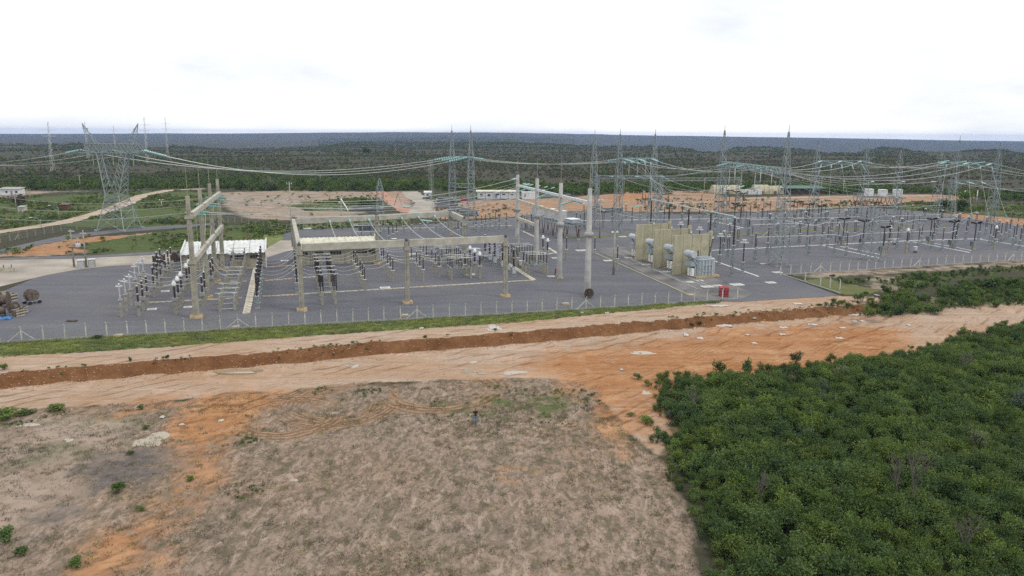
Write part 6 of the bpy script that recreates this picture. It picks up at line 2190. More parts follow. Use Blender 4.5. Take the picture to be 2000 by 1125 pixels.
for k in range(6):
    a = LP[k % 3].lerp(LP[k % 3 + 1], .3 + .4 * (k // 3)) + Z1 * (18.2 if k < 3 else 18.0)
    b_ = G(1012 + 14 * k, 432 - 3 * k) + Z1 * (15 - .8 * k)
    power_line(f'long thin conductor crossing behind the middle bay from the four-column gantry, {ORD[k]} strand', [(a, b_, 3.0 + .3 * k)], r=.045, bundle=1, slen=3, spacers=False, group='conductors of the outer bay')
for k in range(5):
    a = on_beam(PT2, .1 + .2 * k, -1.2)
    power_line(f'thin wire fanning down from the gantry behind the firewalls to the yard, {ORD[k]} strand', [(a, TB[k] + Z1 * 13.2, .8)], r=.04, bundle=1, slen=3, spacers=False)
    a = on_beam(PT3, .1 + .2 * k, -1.2)
    power_line(f'thin wire fanning from the big gantry out to the shelter side, {ORD[k]} strand', [(a, G(1600 + 50 * k, 430 - 3 * k) + Z1 * 7.5, 1.2)], r=.04, bundle=1, slen=3, spacers=False)
    a = on_beam(PT4, .1 + .2 * k, -1.2)
    power_line(f'thin wire falling from the pale gantry into the big yard, {ORD[k]} strand', [(a, G(1570 + 45 * k, 446 - 2 * k) + Z1 * 6.2, 1.0)], r=.04, bundle=1, slen=3, spacers=False)
    a = on_beam(PT5, .1 + .2 * k, -1.2)
    power_line(f'thin wire falling from the orange bank gantry into the big yard, {ORD[k]} strand', [(a, G(1826 + 34 * k, 462) + Z1 * 6.4, 1.0)], r=.04, bundle=1, slen=3, spacers=False)
t = thing('bus_pipe', 'long white bus pipe running high over the firewalls on tall posts', 'bus pipe', TB[0] + Z1 * (Hh((1436, 424), (1430, 539)) + .1), 0)
for a, b_ in zip(TB[:-1], TB[1:]):
    MB().tube(a - TB[0], b_ - TB[0], .14, .14, 8).build('pipe', M['alu'], t)
for k, rr in enumerate(YR[12:]):
    for i in range(len(rr) - 1):
        festoon(f'slack wire between twin-post switch poles of the {ORD[k]} file, {ORD[i]} gap', [rr[i].location + Z1 * 6.3, rr[i + 1].location + Z1 * 6.3], .8)
for k, rr in enumerate(YR[:5]):
    for i in range(len(rr) - 1):
        festoon(f'slack wire in the big yard along the file of the {("front left", "front right", "short tower", "second breaker", "beyond breaker")[k]} posts, {ORD[i]} gap', [rr[i].location + Z1 * 7, rr[i + 1].location + Z1 * 7], .9)

# ---------------------------------------------------------------- person
def skinned(name, verts, edges, m, parent=None, levels=2, root=0):
    me = bpy.data.meshes.new(name)
    me.from_pydata([v[:3] for v in verts], edges, [])
    o = put(name, me, m, parent)
    md = o.modifiers.new('skin', 'SKIN')
    md.use_smooth_shade = True
    for i, v in enumerate(verts):
        k_ = 1.32 if v[3] > .03 else 1.1                  # smoothing shrinks the skin
        me.skin_vertices[0].data[i].radius = (v[3] * k_, (v[4] if len(v) > 4 else v[3]) * k_)
        me.skin_vertices[0].data[i].use_root = (i == root)
    sb = o.modifiers.new('smooth', 'SUBSURF')
    sb.levels = sb.render_levels = levels
    return o
pp = G(929, 825, LOW)
pp.z = tz(pp.x, pp.y) - .01
man = thing('person', 'person in dark maroon shirt and blue jeans standing alone on the cleared field', 'person', pp, R(6))
# facing the camera (-y), head bowed over hands held in front
bv = [(0, 0, .93, .10, .08), (0, 0, 1.10, .115, .085), (0, .01, 1.30, .155, .11), (0, .01, 1.42, .13, .085), (0, 0, 1.50, .055), (0, -.03, 1.57, .07, .085), (0, -.045, 1.66, .075, .095), (0, -.03, 1.73, .05, .06),
      (.19, .01, 1.40, .055), (.235, .02, 1.15, .042), (.14, -.24, 1.10, .034), (.08, -.31, 1.12, .034, .022),
      (-.19, .01, 1.40, .055), (-.235, .02, 1.15, .042), (-.14, -.24, 1.10, .034), (-.08, -.31, 1.12, .034, .022),
      (.095, 0, .86, .085), (.11, -.01, .50, .062), (.125, .02, .10, .042), (.14, -.12, .03, .035, .025),
      (-.095, 0, .86, .085), (-.13, -.02, .50, .062), (-.16, .0, .10, .042), (-.19, -.13, .03, .035, .025)]
be = [(0, 1), (1, 2), (2, 3), (3, 4), (4, 5), (5, 6), (6, 7), (3, 8), (8, 9), (9, 10), (10, 11), (3, 12), (12, 13), (13, 14), (14, 15), (0, 16), (16, 17), (17, 18), (18, 19), (0, 20), (20, 21), (21, 22), (22, 23)]
for s, w in ((1, 11), (-1, 15)):
    for k, L in enumerate((.055, .065, .06, .05)):
        n0 = len(bv)
        x0, y0, z0 = bv[w][:3]
        bv.append((x0 - s * .02 * (k - 1.5), y0 - .04, z0 + .012, .010))
        bv.append((x0 - s * .02 * (k - 1.5) - s * .01, y0 - .04 - L * .6, z0 + .002, .008))
        be += [(w, n0), (n0, n0 + 1)]
    n0 = len(bv)
    bv.append((bv[w][0] - s * .035, bv[w][1] - .01, bv[w][2] + .035, .010))
    be.append((w, n0))
body = skinned('body', bv, be, M['skin'], man)
sv = [(0, 0, .74, .150, .122), (0, 0, 1.10, .165, .125), (0, .01, 1.30, .18, .135), (0, .01, 1.42, .15, .105), (0, 0, 1.475, .075), (.19, .01, 1.40, .075), (.228, .015, 1.20, .066), (-.19, .01, 1.40, .075), (-.228, .015, 1.20, .066)]
skinned('shirt', sv, [(0, 1), (1, 2), (2, 3), (3, 4), (3, 5), (5, 6), (3, 7), (7, 8)], M['shirt'], man)
jv = [(0, 0, 1.02, .135, .105), (.095, 0, .84, .105), (.11, -.01, .50, .080), (.125, .02, .0, .065), (-.095, 0, .84, .105), (-.13, -.02, .50, .080), (-.16, 0, .0, .065)]
skinned('jeans', jv, [(0, 1), (1, 2), (2, 3), (0, 4), (4, 5), (5, 6)], M['jeans'], man)
hv_ = [(0, .0, 1.62, .085, .085), (0, -.005, 1.70, .092, .10), (0, -.03, 1.755, .07, .08)]
skinned('hair', hv_, [(0, 1), (1, 2)], M['hair'], man)
for s in (-1, 1):
    MB().box((s * .035, -.135, 1.655), (.022, .012, .012)).build('eye', M['dark_glass'], man)
    skinned('ear', [(s * .075, -.03, 1.64, .012), (s * .082, -.025, 1.67, .014)], [(0, 1)], M['skin'], man, 1)
    x = .14 if s > 0 else -.19
    skinned('shoe', [(x - s * .01, .03, .05, .048), (x, -.10, .045, .045, .036), (x, -.18, .04, .035, .03)], [(0, 1), (1, 2)], M['shoe'], man, 1)
MB().box((0, -.148, 1.625), (.022, .03, .04)).build('nose', M['skin'], man)
MB().box((0, -.138, 1.585), (.05, .01, .012)).build('mouth', M['shirt'], man)
rc = thing('remote_control', 'dark remote control held in front of the standing person', 'remote', pp + Vector((.03, -.36, 1.155)), R(6))
MB().box((0, 0, 0), (.17, .10, .045)).build('shell', M['plastic'], rc)
for s in (-1, 1):
    MB().tube((s * .05, .01, .02), (s * .05, .01, .055), .008, .012, 6).build('stick', M['steel_dark'], rc)
    MB().bar((s * .05, .05, .0), (s * .06, .10, .12), .014).build('antenna', M['plastic'], rc)

# ---------------------------------------------------------------- vegetation
def leaf_mat(name, c0, c1, var=.25):
    m, n, l, b = nodes_mat(name)
    oi = n.new('ShaderNodeObjectInfo')
    geo = n.new('ShaderNodeNewGeometry')
    cr = n.new('ShaderNodeValToRGB')
    cr.color_ramp.elements[0].position, cr.color_ramp.elements[1].position = 0.0, 1.0
    cr.color_ramp.elements[0].color, cr.color_ramp.elements[1].color = (*c0, 1), (*c1, 1)
    ad = n.new('ShaderNodeMath')
    ad.operation = 'MULTIPLY_ADD'
    ad.inputs[1].default_value = .45
    l.new(geo.outputs['Random Per Island'], ad.inputs[0])
    ml = n.new('ShaderNodeMath')
    ml.operation = 'MULTIPLY'
    ml.inputs[1].default_value = .6
    l.new(oi.outputs['Random'], ml.inputs[0])
    l.new(ml.outputs[0], ad.inputs[2])
    l.new(ad.outputs[0], cr.inputs['Fac'])
    pn = n.new('ShaderNodeTexNoise')
    pn.inputs['Scale'].default_value = .16
    pn.inputs['Detail'].default_value = 3
    l.new(geo.outputs['Position'], pn.inputs['Vector'])
    pr = n.new('ShaderNodeValToRGB')
    pr.color_ramp.elements[0].position, pr.color_ramp.elements[1].position = .36, .64
    pr.color_ramp.elements[0].color, pr.color_ramp.elements[1].color = (.76, .84, .90, 1), (1.22, 1.15, .84, 1)
    l.new(pn.outputs['Fac'], pr.inputs['Fac'])
    mu = n.new('ShaderNodeMix')
    mu.data_type = 'RGBA'
    mu.blend_type = 'MULTIPLY'
    mu.inputs['Factor'].default_value = 1
    l.new(cr.outputs['Color'], mu.inputs['A'])
    l.new(pr.outputs['Color'], mu.inputs['B'])
    l.new(mu.outputs['Result'], b.inputs['Base Color'])
    b.inputs['Roughness'].default_value = .65
    b.inputs['Specular IOR Level'].default_value = .2
    tr = n.new('ShaderNodeBsdfTranslucent')
    l.new(mu.outputs['Result'], tr.inputs['Color'])
    mx = n.new('ShaderNodeMixShader')
    mx.inputs[0].default_value = .36
    l.new(b.outputs[0], mx.inputs[1])
    l.new(tr.outputs[0], mx.inputs[2])
    out = [x for x in n if x.type == 'OUTPUT_MATERIAL'][0]
    l.new(mx.outputs[0], out.inputs[0])
    return m
M['leaf'] = leaf_mat('scrub_leaves', (.050, .090, .026), (.138, .195, .060))
M['leaf_light'] = leaf_mat('light_scrub_leaves', (.078, .138, .034), (.180, .245, .080))
M['leaf_dark'] = leaf_mat('dark_scrub_leaves', (.038, .070, .026), (.098, .150, .054))
M['leaf_grey'] = leaf_mat('grey_green_leaves', (.10, .13, .085), (.19, .22, .15))
M['leaf_far'] = leaf_mat('savanna_leaves', (.088, .096, .048), (.132, .134, .074))
M['leaf_dry'] = leaf_mat('dry_savanna_leaves', (.108, .093, .072), (.148, .126, .098))
M['grass_blade'] = leaf_mat('grass_blades', (.150, .195, .060), (.260, .300, .115))
M['grass_dry'] = leaf_mat('dry_grass_blades', (.150, .128, .086), (.230, .192, .138))

def leaf_cloud(seed, n_leaf, r, h, size, lobes=6, low=.12, flat=.75):
    feather = lobes >= 9
    tight = .66 if feather else 1.0
    """leaf quads gathered in several clumps inside an uneven dome; numpy arrays of verts and faces"""
    g = np.random.default_rng(seed)
    cs = []
    for k in range(lobes):
        a = g.uniform(0, 2 * math.pi)
        q = r * .62 * math.sqrt(g.uniform(0, 1)) if k else 0
        cs.append((q * math.cos(a), q * math.sin(a), h * g.uniform(.30, .85) if k else h * .7, r * g.uniform(.32, .58) * tight))
    vs, fs = [], []
    for i in range(n_leaf):
        c = cs[g.integers(len(cs))]
        d = g.normal(size=3)
        d /= np.linalg.norm(d)
        rr = c[3] * g.uniform(.35, 1.25)
        p = np.array([c[0], c[1], c[2]]) + d * rr * np.array([1, 1, flat])
        if feather:
            p = np.array([c[0], c[1], c[2]]) + g.normal(size=3) * c[3] * np.array([.62, .62, .60])
        p[2] = max(low * h * g.uniform(.3, 1), p[2])
        nrm = d * .5 + g.normal(size=3) * .8 + np.array([0, 0, .40])
        nrm /= np.linalg.norm(nrm)
        a = np.cross(nrm, g.normal(size=3))
        a /= np.linalg.norm(a)
        b = np.cross(nrm, a)
        s = size * g.uniform(.6, 1.35)
        k = len(vs)
        vs += [p - a * s * .5, p + b * s * .33, p + a * s * .5, p - b * s * .33]
        fs.append((k, k + 1, k + 2, k + 3))
    return vs, fs

def cloud_mesh(name, m, *a, stems=3, **k):
    vs, fs = leaf_cloud(*a, **k)
    me = bpy.data.meshes.new(name)
    b = MB()
    b.v, b.f = [tuple(map(float, v)) for v in vs], fs
    nl_ = len(b.f)
    g = random.Random(a[0])
    for i in range(stems):
        t = g.uniform(0, 6.28)
        b.tube((0.1 * math.cos(t), .1 * math.sin(t), -.3), (a[2] * .45 * math.cos(t), a[2] * .45 * math.sin(t), a[3] * .6), .05, .03, 4, False)
    me.from_pydata(b.v, [], b.f)
    me.materials.append(m)
    me.materials.append(M['bark'])
    me.polygons.foreach_set('material_index', [0] * nl_ + [1] * (len(b.f) - nl_))
    me.update()
    return me

HID = bpy.data.collections.new('clump_sources')          # source clumps, drawn only where they are scattered
def sources(name, meshes):
    c = bpy.data.collections.new(name)
    for me in meshes:
        c.objects.link(bpy.data.objects.new(me.name, me))
    return c

def scatter(name, pts, rot, scl, idx, coll, label=None):
    me = bpy.data.meshes.new(name)
    me.vertices.add(len(pts))
    me.vertices.foreach_set('co', np.asarray(pts, np.float32).ravel())
    for nm, ty, d in (('turn', 'FLOAT', rot), ('size', 'FLOAT', scl), ('which', 'INT', idx)):
        at = me.attributes.new(nm, ty, 'POINT')
        at.data.foreach_set('value', np.asarray(d, np.int32 if ty == 'INT' else np.float32))
    o = put(name, me)
    ng = bpy.data.node_groups.new(name + '_scatter', 'GeometryNodeTree')
    ng.interface.new_socket('Geometry', in_out='INPUT', socket_type='NodeSocketGeometry')
    ng.interface.new_socket('Geometry', in_out='OUTPUT', socket_type='NodeSocketGeometry')
    q, k = ng.nodes, ng.links
    gi, go = q.new('NodeGroupInput'), q.new('NodeGroupOutput')
    ip = q.new('GeometryNodeInstanceOnPoints')
    ci = q.new('GeometryNodeCollectionInfo')
    ci.inputs['Collection'].default_value = coll
    ci.inputs['Separate Children'].default_value = True
    ci.inputs['Reset Children'].default_value = True
    def attr(nm, ty):
        a = q.new('GeometryNodeInputNamedAttribute')
        a.data_type = ty
        a.inputs['Name'].default_value = nm
        return a.outputs['Attribute']
    cx = q.new('ShaderNodeCombineXYZ')
    k.new(attr('turn', 'FLOAT'), cx.inputs['Z'])
    k.new(gi.outputs[0], ip.inputs['Points'])
    k.new(ci.outputs[0], ip.inputs['Instance'])
    ip.inputs['Pick Instance'].default_value = True
    k.new(attr('which', 'INT'), ip.inputs['Instance Index'])
    k.new(cx.outputs[0], ip.inputs['Rotation'])
    k.new(attr('size', 'FLOAT'), ip.inputs['Scale'])
    k.new(ip.outputs[0], go.inputs[0])
    md = o.modifiers.new('scatter', 'NODES')
    md.node_group = ng
    o['kind'] = 'stuff'
    return o

def sample(poly, n_, wob=1.0, dens=None, seed=0):
    g = np.random.default_rng(seed)
    xs, ys = [p[0] for p in poly], [p[1] for p in poly]
    x, y = g.uniform(min(xs), max(xs), n_ * 3), g.uniform(min(ys), max(ys), n_ * 3)
    ok = inside(poly, x + (fbm(x * .3, y * .3, 81) - .5) * 2 * wob, y + (fbm(x * .3, y * .3, 88) - .5) * 2 * wob)
    if dens is not None:
        ok &= g.uniform(0, 1, len(x)) < dens(x, y)
    x, y = x[ok][:n_], y[ok][:n_]
    return x, y, g

scrub_src = sources('scrub_clumps', [cloud_mesh('scrub_clump', M[('leaf', 'leaf', 'leaf', 'leaf_dark', 'leaf_dark', 'leaf_light', 'leaf', 'leaf_grey')[k]], 100 + k, 640, 1.35, 2.1 + .3 * (k % 3), .20, lobes=9 + k % 6, stems=6) for k in range(8)])
def scrub(name, poly, dens, wob, seed, s0, s1, w=(.19, .19, .17, .13, .13, .10, .08, .01)):
    xs, ys = [p[0] for p in poly], [p[1] for p in poly]
    cap = min((max(xs) - min(xs)) * (max(ys) - min(ys)), 60000)
    n_ = int(cap * dens)
    x, y, g = sample(poly, n_, wob, None, seed)
    near = (np.hypot(x, y) < 330) & (y > 30) & (np.abs(x) < y * .80 + 14)
    x, y = x[near], y[near]
    z = terr(x, y)
    big = fbm(x * .10, y * .10, 90)
    sc = (s0 + (s1 - s0) * g.uniform(0, 1, len(x)) ** 1.9) * (.55 + .9 * big)
    edge_d = dist_line(poly + poly[:1], x, y)[0]
    sc = sc * ((.60 + .40 * sstep(0, 6, edge_d)) if poly is FOREST else 1.1)
    return scatter(name, np.stack([x, y, z - .05], 1), g.uniform(0, 6.28, len(x)), sc, g.choice(8, len(x), p=w), scrub_src)
scrub('scrub_thicket', FOREST, .98, 3.4, 1, .32, 1.10, (.20, .18, .14, .11, .09, .19, .08, .01))
scrub('scrub_bank', BUSH_R, .34, 3.0, 2, .26, .78, (.15, .15, .14, .08, .08, .32, .07, .01))
scrub('scrub_bank', BUSH_S, .20, 2.0, 3, .2, .55, (.16, .16, .14, .12, .12, .22, .07, .01))

# open savanna to the horizon: trees and bushes as low clumps
far_src = sources('savanna_clumps', [cloud_mesh('savanna_clump', M[('leaf_far', 'leaf_far', 'leaf_dry', 'leaf_dark', 'leaf', 'leaf_dry')[k]], 200 + k, 70, 2.1, 2.3, .85, lobes=6, stems=2) for k in range(6)])
g = np.random.default_rng(5)
EDGE = P2([(-300, 398), (0, 372), (200, 372), (310, 370), (420, 368), (500, 373), (640, 374), (760, 373), (860, 372), (1010, 377), (1100, 382), (1220, 378), (1400, 376), (1600, 379), (1830, 379), (1900, 388), (2000, 395), (2400, 402)])
ex, ey = np.array([p[0] for p in EDGE]), np.array([p[1] for p in EDGE])
X, Y, I, SZ = [], [], [], []
for d0, d1, dens in ((360, 700, .075), (700, 1200, .030), (1200, 2200, .0085), (2200, 2900, .004), (2900, 5600, .0016)):
    A = (d1 ** 2 - d0 ** 2) * .78
    n_ = int(A * dens)
    r_ = np.sqrt(g.uniform(d0 ** 2, d1 ** 2, n_))
    th = g.uniform(-.70, .70, n_)
    x, y = r_ * np.sin(th), r_ * np.cos(th)
    lim = np.interp(x, ex, ey)
    azd = np.degrees(np.arctan2(x, y))
    far_ok = (d0 < 2500) | ((azd > -14) & (azd < 4.5))
    dn = fbm(x * .012, y * .020, 40)
    ok = far_ok & (y > lim + 6 * (fbm(x * .05, x * 0, 41) - .5)) & (g.uniform(0, 1, n_) < sstep(.30, .60, dn) * .95 + .08 + (y < lim + 90) * .8)
    x, y, dn = x[ok], y[ok], dn[ok]
    lim = lim[ok]
    s = g.uniform(.35, 1.0, len(x)) ** 1.3 * (1 + .35 * (y < lim + 70)) * (1 if d0 < 1000 else 1.5 if d0 < 2000 else 2.4)
    wet = fbm(x * .006, y * .010, 44)
    u = g.uniform(0, 1, len(x)) + (wet - .5) * 1.6 + (y < lim + 80) * .55
    k = np.where(u > .78, 4, np.where(u > .55, 3, np.where(u > .25, g.integers(0, 2, len(x)), np.where(g.uniform(0, 1, len(x)) < .5, 2, 5))))
    X.append(x), Y.append(y), I.append(k), SZ.append(s)
x, y = np.concatenate(X), np.concatenate(Y)
scatter('savanna_woodland', np.stack([x, y, terr(x, y) - .1], 1), g.uniform(0, 6.28, len(x)), np.concatenate(SZ), np.concatenate(I), far_src)

# low green weeds of the meadows and waste ground
weed_src = sources('weed_clumps', [cloud_mesh('weed_clump', M[('leaf', 'leaf_light', 'leaf_dark', 'grass_dry')[k]], 300 + k, 46, .8, .7, .30, lobes=4, stems=0, flat=.45) for k in range(4)])
X, Y = [], []
for k, p in enumerate(LUSH + CLAY[:2]):
    xs, ys = [q[0] for q in p], [q[1] for q in p]
    x, y, g = sample(p, int(min(5200, (max(xs) - min(xs)) * (max(ys) - min(ys)) * .10)), 3, lambda a, b: sstep(.40, .60, fbm(a * .07, b * .07, 77)), 500 + k)
    ok = (np.abs(x) < y * .75 + 10) & (dist_line(TRACK, x, y)[0] > 4.5)
    X.append(x[ok]), Y.append(y[ok])
x, y = np.concatenate(X), np.concatenate(Y)
g = np.random.default_rng(9)
scatter('meadow_weeds', np.stack([x, y, terr(x, y)], 1), g.uniform(0, 6.28, len(x)), g.uniform(.6, 1.8, len(x)), g.integers(0, 4, len(x)), weed_src)

# grass on the verge, dry tufts and weeds on the cleared field
def tuft_mesh(seed, m, n_, r, h, w):
    g = np.random.default_rng(seed)
    b = MB()
    for i in range(n_):
        a, q = g.uniform(0, 6.28), r * math.sqrt(g.uniform(0, 1))
        p = Vector((q * math.cos(a), q * math.sin(a), -.02))
        d = Vector((math.cos(a) * .6 + g.normal() * .4, math.sin(a) * .6 + g.normal() * .4, 0)) * h
        s = Vector((-d.y, d.x, 0)).normalized() * w * .5 if d.length > 1e-3 else Vector((w, 0, 0))
        b.add([p - s, p + s, p + d * .6 + Vector((0, 0, h * g.uniform(.5, 1)))], [(0, 1, 2)])
    me = b.mesh('grass_tuft')
    me.materials.append(m)
    return me
verge_src = sources('verge_tufts', [tuft_mesh(400 + k, M['grass_blade' if k < 3 else 'grass_dry'], 26, .42, .34, .06) for k in range(4)])
x, y, g = sample(VERGE, 9000, .7, None, 31)
ok = np.abs(x) < y * .72 + 8
x, y = x[ok], y[ok]
scatter('verge_grass', np.stack([x, y, terr(x, y)], 1), g.uniform(0, 6.28, len(x)), g.uniform(.6, 1.5, len(x)), g.choice(4, len(x), p=(.32, .3, .26, .12)), verge_src)
field_src = sources('field_tufts', [tuft_mesh(420 + k, M[('grass_dry', 'grass_dry', 'wood', 'grass_blade')[k]], 16, .30, .20, .05) for k in range(4)])
x, y, g = sample(FIELD, 15000, 1.5, lambda a, b: .10 + .90 * sstep(.46, .66, .6 * fbm(a * .55 + b * .42, b * 1.2 - a * .9, 79, 5) + .4 * fbm(a * .07, b * .09, 80)), 33)
ok = (np.abs(x) < y * .72 + 6) & (y > 44)
x, y = x[ok], y[ok]
scatter('field_tufts', np.stack([x, y, terr(x, y)], 1), g.uniform(0, 6.28, len(x)), g.uniform(.5, 1.25, len(x)), g.choice(4, len(x), p=(.36, .30, .22, .12)), field_src)
X, Y = [], []
for k, p in enumerate(WEEDS):
    x, y, g = sample(p, (70, 150, 26, 70, 26)[k], 3.5, lambda a, b: sstep(.46, .62, fbm(a * .3, b * .3, 78)), 600 + k)
    X.append(x), Y.append(y)
x, y = np.concatenate(X), np.concatenate(Y)
scatter('field_weeds', np.stack([x, y, terr(x, y)], 1), np.random.default_rng(1).uniform(0, 6.28, len(x)), np.random.default_rng(2).uniform(.18, .5, len(x)), np.random.default_rng(3).integers(0, 4, len(x)), weed_src)

# clods and stones on the dirt
def stone_mesh(seed):
    g = np.random.default_rng(seed)
    b = MB()
    b.lathe((0, 0, -.05), [(.10, 0), (.16, .06), (.10, .14)], 6)
    b.v = [(v[0] * g.uniform(.7, 1.3), v[1] * g.uniform(.7, 1.3), v[2] * g.uniform(.7, 1.3)) for v in b.v]
    me = b.mesh('clod')
    me.materials.append(M['clod'])
    return me
M['clod'] = mat('earth_clod', (.42, .27, .17), .95, .2, 4, rnd=.25)
clod_src = sources('clods', [stone_mesh(k) for k in range(4)])
g = np.random.default_rng(71)
x, y, _ = sample(ROADZ, 2200, 1, None, 72)
t_ = g.uniform(0, 1, 2600)
sx = np.interp(t_, np.linspace(0, 1, len(SCARP)), [p[0] for p in SCARP])
sy = np.interp(t_, np.linspace(0, 1, len(SCARP)), [p[1] for p in SCARP]) - g.uniform(.2, 4.0, 2600)
x, y = np.concatenate([x, sx]), np.concatenate([y, sy])
ok = np.abs(x) < y * .72 + 6
x, y = x[ok], y[ok]
scatter('soil_clods', np.stack([x, y, terr(x, y)], 1), g.uniform(0, 6.28, len(x)), g.uniform(.25, .95, len(x)) ** 1.6, g.integers(0, 4, len(x)), clod_src)

rub = [P2([(1230, 388), (1450, 386), (1700, 396), (1740, 402), (1560, 411), (1450, 414), (1250, 413)]), P2([(840, 404), (930, 396), (1000, 400), (1000, 426), (900, 428), (850, 422)]), P2([(440, 380), (740, 378), (700, 418), (560, 428), (470, 422)])]
X, Y = [], []
for k, (p, n_) in enumerate(zip(rub, (620, 200, 150))):
    x, y, g = sample(p, n_, 2, lambda a, b: .1 + sstep(.45, .6, fbm(a * .05, b * .12, 83)), 800 + k)
    X.append(x), Y.append(y)
x, y = np.concatenate(X), np.concatenate(Y)
g = np.random.default_rng(12)
rubble_src = sources('rubble_bits', [stone_mesh(20 + k) for k in range(2)])
pale_ = stone_mesh(30).copy()
pale_.materials.clear()
pale_.materials.append(M['litter'])
rubble_src.objects.link(bpy.data.objects.new('pale_bit', pale_))
scatter('rubble', np.stack([x, y, terr(x, y)], 1), g.uniform(0, 6.28, len(x)), g.uniform(.8, 3.2, len(x)), g.integers(0, 3, len(x)), rubble_src)
x2, y2 = x[::2] + 1.5, y[::2] + .8
scatter('waste_ground_weeds', np.stack([x2, y2, terr(x2, y2)], 1), g.uniform(0, 6.28, len(x2)), g.uniform(.6, 1.9, len(x2)), g.integers(0, 4, len(x2)), weed_src)
# weeds along the crest of the embankment
t_ = g.uniform(0, 1, 420)
sx = np.interp(t_, np.linspace(0, 1, len(SCARP)), [p[0] for p in SCARP])
sy = np.interp(t_, np.linspace(0, 1, len(SCARP)), [p[1] for p in SCARP]) + g.normal(0, .6, 420)
ok = (np.abs(sx) < sy * .72 + 6) & (fbm(sx * .12, sy * 0, 84) > .5)
sx, sy = sx[ok], sy[ok]
scatter('crest_weeds', np.stack([sx, sy, terr(sx, sy)], 1), g.uniform(0, 6.28, len(sx)), g.uniform(.2, .6, len(sx)), g.integers(0, 4, len(sx)), weed_src)

# single plants
BUSHES = {}
def shrub(label, p, r, h, kind='leaf', group=None, name='shrub', n_leaf=420, size=.26):
    z = tz(p.x, p.y)
    key = (kind, random.randint(0, 3))
    t = thing(name, label, 'bush', (p.x, p.y, z), random.random() * 6, group)
    if key not in BUSHES:
        vs, fs = leaf_cloud(700 + len(BUSHES), n_leaf, 1.0, 1.6, size, lobes=7, low=.06)
        b = MB()
        b.v, b.f = [tuple(map(float, v)) for v in vs], fs
        me = b.mesh('foliage')
        me.materials.append(M[kind])
        s = MB()
        for i in range(4):
            a = i * 1.7
            s.tube((0, 0, -.2), (.45 * math.cos(a), .45 * math.sin(a), .9), .05, .03, 5)
        BUSHES[key] = (me, s.mesh('stem'))
    f, s = BUSHES[key]
    o = put('foliage', f, None, t)
    o.scale = (r, r, h / 1.6)
    o2 = put('stem', s, M['bark'], t)
    o2.scale = (r, r, h / 1.6)
    return t

def tree(label, p, h, cr, kind='leaf_dark', trunk=.18, clear=.35, seed=0, n_leaf=700, size=.35):
    z = tz(p.x, p.y)
    t = thing('tree', label, 'tree', (p.x, p.y, z), 0)
    b = MB()
    g = random.Random(seed)
    top = Vector((g.uniform(-.3, .3), g.uniform(-.3, .3), h * .62))
    b.tube((0, 0, -.2), top, trunk, trunk * .5, 7)
    for k in range(7):
        a = k * 2.4
        s = top * g.uniform(.55, 1.0)
        b.tube(s, s + Vector((math.cos(a) * cr * .55, math.sin(a) * cr * .55, h * g.uniform(.12, .25))), trunk * .4, trunk * .15, 5)
    b.build('trunk', M['bark'], t)
    vs, fs = leaf_cloud(900 + seed, n_leaf, cr, h * (1 - clear), size, lobes=10, low=.1)
    c = MB()
    c.v = [(float(v[0]), float(v[1]), float(v[2]) + h * clear) for v in vs]
    c.f = fs
    c.build('crown', M[kind], t)
    return t
def bare_tree(label, p, h, seed, lean=(0, 0)):
    z = tz(p.x, p.y)
    t = thing('dead_tree', label, 'tree', (p.x, p.y, z), 0)
    g = random.Random(seed)
    b, tw = MB(), MB()
    def grow_(m, p0, d, L, r, lv):
        p1 = p0 + d * L
        m.tube(p0, p1, r, r * .68, 5, False)
        if lv == 0:
            return
        for k in range(3 if lv > 1 else 2):
            e = (d + Vector((g.uniform(-.8, .8), g.uniform(-.8, .8), g.uniform(-.15, .55)))).normalized()
            grow_(tw, p0.lerp(p1, g.uniform(.55, 1)), e, L * g.uniform(.45, .75), r * .55, lv - 1)
    d = Vector((lean[0], lean[1], 1)).normalized()
    grow_(b, Vector((0, 0, -.2)), d, h * .5, .11, 0)
    for k in range(4):
        e = (d + Vector((g.uniform(-.6, .6), g.uniform(-.6, .6), .3))).normalized()
        grow_(tw, d * h * g.uniform(.25, .5), e, h * .34, .075, 3)
    b.build('trunk', M['deadwood'], t)
    tw.build('branches', M['deadwood'], t)
    return t

# the thicket's edge and the plants that stand out of it
edge = [(p, q) for p, q in zip(FOREST[:9], FOREST[1:9])]
for (x, y), lab, h, r, kind in [
    ((1551, 722), 'lone round-crowned small tree standing up at the thicket edge before the dirt road', 3.0, 1.15, 'leaf_dry2'),
    ((1405, 736), 'ragged small tree at the thicket edge near its orange corner', 2.7, 1.3, 'leaf'),
    ((1457, 730), 'wispy small tree at the thicket edge between the ragged and the round one', 2.5, 1.0, 'leaf_light'),
    ((1905, 895), 'pale grey-green bush glowing in the middle of the dark thicket', 3.6, 1.1, 'leaf_grey'),
    ((1985, 812), 'pale grey-green treetop at the far side of the thicket', 3.8, 1.5, 'leaf_grey')]:
    if kind == 'leaf_dry2':
        kind = 'leaf_far'
    tree(lab, G(x, y, LOW), h, r, kind, .09, .30 if 'round' in lab[:10] else .08, int(x), 520, .26)
bare_tree('bare dark tree with forked branches rising in the middle of the thicket', G(1775, 1010, LOW), 6.8, 3, (.10, 0))
bare_tree('thin bare tree leaning left of the big bare one in the thicket', G(1752, 990, LOW), 4.6, 4, (-.15, 0))
bare_tree('small grey leafless bush near the thicket corner by the orange clay', G(1352, 815, LOW), 3.6, 5)
bare_tree('grey leafless bush low in the thicket by the cleared field', G(1482, 1000, LOW), 3.8, 6)
bare_tree('pale leafless tree near the thicket end closest to the camera', G(1880, 1100, LOW), 4.6, 7)
bare_tree('faint leafless tree far in the thicket beyond the pale scrap', G(1880, 742, LOW), 4.2, 8)
